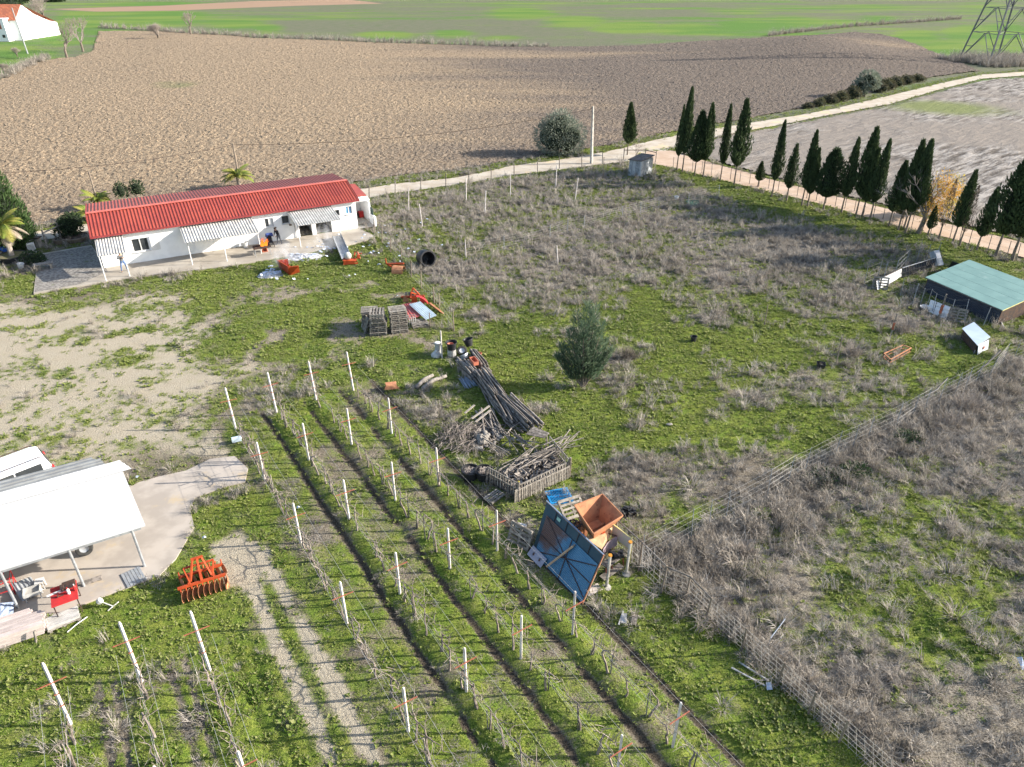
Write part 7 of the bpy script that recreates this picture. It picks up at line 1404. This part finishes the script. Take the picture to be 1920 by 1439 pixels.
a, b_ = gp(.36, .02, .25), gp(.60, .70, .10); t = thing('round_pole', 'tan wooden pole leaning against the blue sheet metal gate', 'pole', (0, 0, 0)); obj('shaft', MB().tube([a, b_], .05, 7), M('tan_wood', (.48, .33, .2), (.4, .27, .16)), t); obj('tip', MB().tube([b_, b_ + (b_ - a) * .08], .045, 7), OLDWOOD, t)
a, b_ = on(1002, 1030), on(1026, 1055); t = thing('grey_sheet', 'grey metal panel lying along the foot of the blue gate', 'panel', (0, 0, 0)); obj('sheet', MB().slab([gp(.02, .12, .10), gp(.30, .12, .10), gp(.30, -.08, .35), gp(.02, -.08, .35)], .03), M('panel_grey', (.33, .33, .37), (.26, .26, .30), 2, .6), t); [obj('slot', MB().slab([gp(u, .05, .25), gp(u + .015, .05, .25), gp(u + .015, -.01, .29), gp(u, -.01, .29)], .045), DARKST, t) for u in (.1, .22)]
a = on(968, 988, .18); t = thing('white_roll', 'white plastic roll leaning on the pallet beside the blue gate', 'roll', (0, 0, 0)); obj('roll', MB().tube([a, a + Vector((.45, -.25, .1))], .13, 12), WHITEP, t); obj('core', MB().tube([a + Vector((-.01, .005, 0)), a + Vector((.02, -.01, 0))], .07, 10), DARKST, t)
# rusty hopper
R4 = [v3(1077, 948, 1.75), v3(1130, 927, 1.75), v3(1168, 967, 1.75), v3(1113, 1001, 1.75)]; hcn = sum(R4, Vector()) / 4; bt4 = [hcn.lerp(p, .50) - Vector((0, 0, .95)) + Vector((-.05, -.1, 0)) for p in R4]
t = thing('rusty_hopper', 'orange rusty steel feed hopper open at the top behind the blue gate', 'hopper', (0, 0, 0)); ex = [0.0, .35, 0, .15]
for i in range(4):
    p, q = R4[i], R4[(i + 1) % 4]; up_ = [Vector((0, 0, .0))] * 2; obj('side_plate', MB().slab([bt4[i], bt4[(i + 1) % 4], q, p], .025), RUSTO, t); obj('rim', MB().bar(p, q, .04, .04), RUSTO, t)
obj('bottom', MB().slab([p + Vector((0, 0, .03)) for p in bt4], .03), RUSTO, t); obj('auger', MB().tube([bt4[0].lerp(bt4[3], .5) + Vector((0, 0, .1)), bt4[1].lerp(bt4[2], .5) + Vector((0, 0, .1))], .07, 8), RUSTO, t)
for p in bt4: obj('leg', MB().bar(Vector((p.x, p.y, gz(p.x, p.y))), p, .06, .06), RUSTO, t)
# ply table with yellow rail, mudguard, posts
T4 = [v3(1096, 1013, 1.25), v3(1143, 985, 1.25), v3(1148, 1002, 1.25), v3(1128, 1030, 1.25)]; t = thing('plywood_board', 'pale stained plywood board slanting under the hopper', 'board', (0, 0, 0)); obj('board', MB().slab([v3(1098, 1010, 1.15), v3(1128, 1030, 1.05), v3(1150, 995, 1.05), v3(1146, 978, 1.25)], .03), PLY, t); obj('scraps', MB().box(v3(1130, 998, 1.2), (.2, .15, .06), .5), ORANGE, t)
t = thing('yellow_frame', 'yellow and grey wooden frame panel right of the hopper', 'frame', (0, 0, 0)); a, b_, c_, d_2 = v3(1150, 984, 1.35), v3(1184, 1010, 1.35), v3(1183, 1033, .75), v3(1148, 1005, .85); obj('panel', MB().slab([a, b_, c_, d_2], .03), M('mesh_green', (.42, .45, .33), (.50, .40, .38), 14, .8), t); [obj('rail', MB().bar(p, q, .06, .05), YELLOWP, t) for p, q in ((a, b_), (b_, c_), (c_, d_2), (d_2, a))]; [obj('leg', MB().bar(p, Vector((p.x, p.y, gz(p.x, p.y))), .06, .06), YELLOWP, t) for p in (c_, d_2)]
a = v3(1142, 1020, 1.0); t = thing('mauve_chute', 'curved mauve metal guard below the hopper', 'guard', (0, 0, 0)); pts = [(1130, 1030, .95), (1138, 1018, 1.05), (1148, 1010, 1.1), (1157, 1006, 1.1)]; [obj('plate', MB().slab([v3(*pts[i]), v3(*pts[i + 1]), v3(*pts[i + 1]) - Vector((0, .1, .45)), v3(*pts[i]) - Vector((0, .1, .45))], .03), M('mauve_paint', (.30, .22, .24), (.24, .18, .19)) if i == 0 else bpy.data.materials['mauve_paint'], t) for i in range(3)]; obj('stay', MB().bar(v3(1157, 1006, 1.1), v3(1140, 1000, 1.1), .04, .04), DARKST, t)
for q, lab, h in ((((1141, 1032), (1137, 1102)), 'front concrete post with orange cap beside the blue gate', 1.75), (((1181, 1008), (1174, 1077)), 'rear concrete post with orange cap at the yellow frame', 1.75)):
    p = on(*q[1]); t = thing('capped_post', lab, 'post', p); obj('shaft', MB().tube([(0, 0, -.1), (.05, .1, h)], .06, 7), CONC, t); obj('cap', MB().tube([(.05, .1, h), (.05, .1, h + .06)], .085, 8), M('orange_cap', (.6, .25, .03)), t); obj('footing', MB().lathe([(.22, -.1), (.2, .05), (.001, .07)], 9), CONC, t)
t = thing('tool_bench', 'low grey plank bench with black scrap under the hopper', 'bench', (0, 0, 0)); obj('plank', MB().bar(v3(1132, 1062, .62), v3(1170, 1036, .62), .35, .05), OLDWOOD, t); [obj('leg', MB().bar(v3(px, py, .6), on(px + 1, py + 22), .05, .05), RUSTBAR, t) for px, py in ((1136, 1060), (1147, 1052), (1168, 1038))]; mb = MB(); [mb.box(v3(U(1142, 1166), 1040 + U(-6, 6), .7 + U(0, .15)), (U(.1, .25), U(.08, .2), U(.05, .15)), U(0, 3)) for k in range(10)]; obj('scrap', mb, BLACKP, t, kind='stuff')
t = thing('lower_shelf', 'grey plank shelf near the ground under the tool bench', 'shelf', (0, 0, 0)); obj('plank', MB().bar(v3(1128, 1085, .18), v3(1165, 1060, .18), .3, .05), OLDWOOD, t); [obj('block', MB().box(v3(px, py, .06), (.2, .2, .16)), CONC, t) for px, py in ((1132, 1084), (1160, 1064))]
t = thing('pale_board', 'pale board lying at the tip of the blue gate', 'board', on(1108, 1112)); obj('plank', MB().box((.1, .1, .05), (.75, .4, .04), .55), M('pale_pink_board', (.58, .50, .44), (.5, .43, .38)), t)
p = on(1178, 966); mb = MB(); [mb.face([(U(-.4, .4), U(-.3, .3), U(0, .4)) for j in range(3)]) for k in range(60)]; obj('plastic_wrap', mb, BLACKP, label='crumpled shiny black plastic wrap behind the hopper', cat='plastic wrap', loc=p)
p = v3(1072, 955, .5); put_pallet('grey pallet leaning behind the hopper rim', (p.x, p.y, .55), .4, 'single pallets').rotation_euler = (math.radians(35), 0, math.radians(25))
p = v3(1082, 990, .4); t = thing('scrap_heap', 'dark heap of rusty scrap between gate and hopper', 'scrap heap', (p.x, p.y, 0)); mb = MB(); [mb.bar((U(-.6, .6), U(-.5, .5), U(.1, .7)), (U(-.6, .6), U(-.5, .5), U(.1, .8)), U(.03, .12), .04) for k in range(30)]; obj('scrap', mb, DARKST, t, kind='stuff'); obj('box', MB().box((0, 0, .25), (.8, .6, .5), .4), RUSTO, t)
for px, py, rz, L_, lab in ((1164, 1162, 1.2, .75, 'thin bone white bar lying in the shaded grass'), (1189, 1165, 1.25, .55, 'pale board offcut lying in the shaded grass'), (1170, 1163, 1.4, .5, 'grey rough offcut between the white bar and pale board'), (1402, 1272, -.65, 1.3, 'white split rail lying near the lower wooden fence'), (1412, 1262, -.75, 1.2, 'grey split rail crossing behind the white one')):
    p = on(px, py, .06); obj('offcut', MB().box((0, 0, 0), (L_, .22 if 'board' in lab or 'grey rough' in lab else .06, .04)), DIRTYW if 'white' in lab else OLDWOOD, label=lab, cat='offcut', loc=p, rz=rz)
a, b_ = on(1440, 1215, .5), on(1463, 1193, .9); obj('metal_pipe', MB().tube([on(1438, 1218), a, b_], .02, 6), GALV, label='thin shiny pipe sticking up by the lower wooden fence', cat='pipe'); p = on(1908, 1252, .05); obj('plastic_scrap', MB().slab([(-.05, -.25, .02), (.1, -.2, .05), (.16, .2, .2), (.02, .25, .1)], .02), PAPER, label='blue white plastic scrap in the rough weeds at the right', cat='litter', loc=p); p = on(1441, 1292, .05); obj('plastic_scrap', MB().slab([(-.1, -.1, .02), (.1, -.1, .05), (.1, .15, .15), (-.08, .15, .1)], .02), PAPER, label='white plastic scrap below the lower fence post', cat='litter', loc=p)
p = on(1255, 798, .08); obj('white_stone', STM[1], None, label='white stone lying in the green middle paddock', cat='stone', loc=p).scale = (.2, .13, .1)
p = on(445, 830, .12); t = thing('plastic_can', 'pale blue plastic can at the end of the lane side vine row', 'can', p, .4); obj('body', MB().box((0, 0, .1), (.5, .28, .2)), M('pale_blue', (.5, .6, .66), (.42, .5, .58)), t); obj('neck', MB().tube([(.25, 0, .12), (.32, 0, .12)], .05, 8), WHITEP, t)

# ------------------------------------------------------------------ shed and pens on the right
zf, zb = 1.30, 1.75; a, b_, c_ = v3(1735, 520, zf), v3(1880, 582, zf), v3(1818, 487, zb); d_2 = b_ + (c_ - a); d_2.z = zb
ux = (b_ - a).normalized(); uy = (c_ - a); ln = (b_ - a).length; t = thing('shed', 'low dark shed under a pale green sheet roof', 'shed', (0, 0, 0)); rs = MB()
for i in range(5): pa, pb = i / 5, (i + 1) / 5 - .004; obj('roof_panel', MB().slab([a.lerp(c_, pa), b_.lerp(d_2, pa), b_.lerp(d_2, pb), a.lerp(c_, pb)], .04), GREENROOF, t)
obj('eave', MB().bar(a - Vector((0, 0, .06)), b_ - Vector((0, 0, .06)), .06, .05), OLDWOOD, t); obj('verge_board', MB().bar(b_ - Vector((0, 0, .05)), d_2 - Vector((0, 0, .05)), .05, .05), YELLOWP, t)
ins_ = ux * .15 + (c_ - a).normalized() * .2; A0 = a + ins_; B0 = b_ - ux * .15 + (c_ - a).normalized() * .2
fw = MB(); fw.sheet(Vector((A0.x, A0.y, 0)), Vector((A0.x, A0.y, zf - .08)), Vector((B0.x, B0.y, zf - .08)), Vector((B0.x, B0.y, 0)), 7, .03); obj('front_wall', fw, NAVY, t)
C0 = c_ + ux * .15 - (c_ - a).normalized() * .2; D0 = d_2 - ux * .15 - (c_ - a).normalized() * .2
for n_, (p, q) in (('end_wall', (A0, C0)), ('end_wall', (D0, B0)), ('back_wall', (C0, D0))): obj(n_, MB().slab([Vector((p.x, p.y, 0)), Vector((q.x, q.y, 0)), Vector((q.x, q.y, q.z - .08)), Vector((p.x, p.y, p.z - .08))], .04), DARKST, t)
q4 = [v3(1643, 527, .75), v3(1692, 503, .75), on(1690, 520), on(1645, 545)]; t = thing('white_sheet_fence', 'white corrugated sheet fence panel beside the black lattice', 'fence panel', (0, 0, 0)); obj('sheet', MB().sheet(q4[0], q4[3] + Vector((0, 0, .02)), q4[2] + Vector((0, 0, .02)), q4[1], 4, .03), WHITEP, t); obj('top_rail', MB().bar(q4[0], q4[1], .05, .05), OLDWOOD, t)
q4 = [v3(1692, 502, .8), v3(1754, 483, .8), on(1751, 503), on(1691, 523)]; t = thing('lattice_fence', 'black lattice panel fence running up to the shed pen', 'fence panel', (0, 0, 0)); [obj('slat', MB().bar(q4[3].lerp(q4[2], f) + Vector((0, 0, .03)), q4[0].lerp(q4[1], f), .09, .03), BLACKP, t) for f in [i / 20 for i in range(21)]]; [obj('rail', MB().bar(q4[3].lerp(q4[0], f) + Vector((0, -.03, 0)), q4[2].lerp(q4[1], f) + Vector((0, -.03, 0)), .05, .04), BLACKP if f < .9 else GALV, t) for f in (.15, .5, .98)]
p = on(1764, 503); t = thing('old_fridge', 'greyish old refrigerator body lying tilted beside the shed', 'refrigerator', (p.x, p.y + .3, 0), .4); t.rotation_euler = (math.radians(-40), 0, .35); obj('body', MB().box((0, 0, .75), (.65, .5, 1.4)), HUT, t); obj('door', MB().box((0, -.27, .95), (.5, .04, .5)), GALV, t); 
q4 = [v3(1786, 490, 1.2), v3(1812, 500, 1.2), on(1800, 515), on(1776, 505)]; obj('black_board', MB().slab(q4, .04), BLACKP, label='black panel standing behind the green shed roof corner', cat='panel'); q4 = [v3(1784, 502, .6), v3(1806, 508, .7), v3(1796, 518, .4), v3(1775, 510, .35)]; obj('pale_sheet', MB().sheet(*q4, 4, .03), FIBRE, label='pale corrugated sheet lying between fridge and shed roof', cat='sheet')
q4 = [v3(1745, 562, .78), v3(1782, 576, .78), on(1773, 601), on(1738, 585)]; t = thing('white_board_fence', 'white corrugated board standing before the dark shed wall', 'fence panel', (0, 0, 0)); obj('sheet', MB().sheet(q4[0], q4[3] + Vector((0, 0, .02)), q4[2] + Vector((0, 0, .02)), q4[1], 3, .03), WHITEP, t); [obj('batten', MB().bar(q4[3].lerp(q4[2], f), q4[0].lerp(q4[1], f), .04, .08), OLDWOOD, t) for f in (.32, .7)]
p = on(1735, 580); tub('grey_basin', 'grey bundle lying left of the white board', (p.x, p.y, p.z), .3, .4, .2, GALV)
q4 = [v3(1826, 604, .95), v3(1857, 632, .95), v3(1833, 648, .75), v3(1804, 616, .75)]; t = thing('animal_hutch', 'small hutch with pale blue slanting sheet lid', 'hutch', (0, 0, 0)); obj('lid', MB().slab(q4[::-1], .03), M('lid_blue', (.58, .66, .74), (.52, .60, .69), 1, .4), t)
mb = MB(); b4 = [q4[i].lerp(q4[(i + 2) % 4], .06) for i in range(4)]; [mb.slab([Vector((b4[i].x, b4[i].y, .1)), Vector((b4[j].x, b4[j].y, .1)), b4[j] - Vector((0, 0, .06)), b4[i] - Vector((0, 0, .06))], .03) for i, j in ((0, 1), (1, 2), (2, 3), (3, 0))]; obj('side_wall', mb, DARKST, t)
e0, e1 = b4[2], b4[1]; fc = (e1 - e0).normalized(); out = Vector((fc.y, -fc.x, 0)); out = out if out.dot(e0 - b4[3]) > 0 else -out; obj('end_panel', MB().slab([Vector((e0.x, e0.y, .05)) + out * .25, Vector((e1.x, e1.y, .05)) + out * .25, Vector((e1.x, e1.y, .72)) + out * .1, Vector((e0.x, e0.y, .72)) + out * .1], .03), M('panel_pale', (.55, .60, .64), (.46, .5, .54)), t)
m_ = (e0 + e1) / 2 + out * .225; m_.z = .36; obj('diamond_mark', MB().slab([m_ - fc * .16, m_ - Vector((0, 0, .12)) + out * .03, m_ + fc * .16, m_ + Vector((0, 0, .12)) - out * .02], .02), RUSTBAR, t); [obj('leg', MB().bar(Vector((p.x, p.y, 0)), Vector((p.x, p.y, .3)), .05, .05), STAKE, t) for p in b4]
q4 = [on(1655, 672, .35), on(1690, 656, .35), on(1706, 661, .35), on(1667, 683, .35)]; t = thing('rusty_bed_frame', 'rusty bed frame lying in the grass left of the hutch', 'frame', (0, 0, 0)); [obj('rail', MB().bar(q4[i], q4[(i + 1) % 4], .06, .06), RUSTO, t) for i in range(4)]; [obj('lower_rail', MB().bar(q4[i] - Vector((0, 0, .25)), q4[(i + 1) % 4] - Vector((0, 0, .25)), .05, .05), RUSTO, t) for i in range(4)]; [obj('leg', MB().bar(p - Vector((0, 0, .35)), p, .05, .05), DARKST, t) for p in q4]; [obj('slat', MB().bar(q4[0].lerp(q4[1], f) - Vector((0, 0, .2)), q4[3].lerp(q4[2], f) - Vector((0, 0, .2)), .05, .03), OLDWOOD, t) for f in (.25, .5, .75)]
a = on(1880, 605, .08); obj('bent_pipe', MB().tube([on(1864, 602, .1), on(1876, 607, .12), on(1882, 618, .08)], .05, 6), DIRTYW, label='bent pale pipe lying in weeds below the shed corner', cat='pipe')
a = [on(1745, 770, .9), on(1752, 744, .95), on(1775, 727, 1.1)]
obj('black_hose', MB().tube([on(1727, 762, .75), on(1748, 752, .8), on(1768, 732, .9)], .05, 6), BLACKP, label='black drain hose hung along the wire fence, left piece', cat='hose'); obj('black_hose', MB().tube([on(1825, 716, .75), on(1845, 700, .8), on(1866, 682, .95)], .05, 6), BLACKP, label='black drain hose hung along the wire fence, right piece', cat='hose')

# ------------------------------------------------------------------ litter
PM = []
for k in range(4):
    mb = MB(); w_, h_ = U(.09, .17), U(.07, .14); mb.add([(-w_, -h_, 0), (0, -h_, .06), (w_, -h_, .02), (-w_, h_, .03), (0, h_, .09), (w_, h_, 0), (-w_, -h_, -.004), (0, -h_, .056), (w_, -h_, .016), (-w_, h_, .026), (0, h_, .086), (w_, h_, -.004)], [(0, 1, 4, 3), (1, 2, 5, 4), (9, 10, 7, 6), (10, 11, 8, 7), (0, 6, 7, 1), (1, 7, 8, 2), (3, 4, 10, 9), (4, 5, 11, 10), (0, 3, 9, 6), (2, 8, 11, 5)]); PM.append(mb.mesh('paper_scrap', PAPER))
spots = [((608, 466, 14, 8), 22, 'on the ash by the metal channel', 'scraps on the ash'), ((508, 514, 10, 6), 14, 'around the smoking ash heap', 'scraps at the smoking heap'), ((690, 452, 20, 10), 12, 'in the grass at the house apron corner', 'scraps at the apron corner'), ((745, 440, 45, 22), 16, 'among the weeds right of the house', 'scraps among the weeds')]
for (px, py, sx, sy), n, where, grp in spots:
    for i in range(n): p = on(px + RNG.gauss(0, sx), py + RNG.gauss(0, sy), .10); o = obj('paper_scrap', PM[i % 4], None, label=f'crumpled bluish white paper scrap {where}', cat='paper', group=grp, loc=p, rz=U(0, 6)); o.rotation_euler.x = U(-.3, .3)
for px, py, lab in ((695, 477, 'white paper sheet in the grass right of the orange implement'), (711, 498, 'large crumpled white bag in the open grass'), (690, 492, 'tiny white scrap beside the orange implement'), (666, 517, 'lone white scrap in the lawn below the implement'), (551, 526, 'white paper sheet lying right of the ash papers'), (577, 526, 'tiny white scrap on the lawn under the tipping box'), (655, 519, 'small white scrap left of the lone scrap'), (520, 525, 'white sheet at the near edge of the ash papers'), (745, 557, 'blue white scrap beside the plough'), (560, 955, 'white plastic cup in the gravel side vine row'), (384, 1012, 'white bottle lying among weeds on the slab edge'), (259, 898, 'white scrap in the weeds behind the carport')):
    p = on(px, py, .10); o = obj('paper_scrap', PM[2], None, label=lab, cat='paper', loc=p, rz=U(0, 6)); o.scale = (1.5,) * 3 if 'large' in lab or 'sheet' in lab else (.8,) * 3
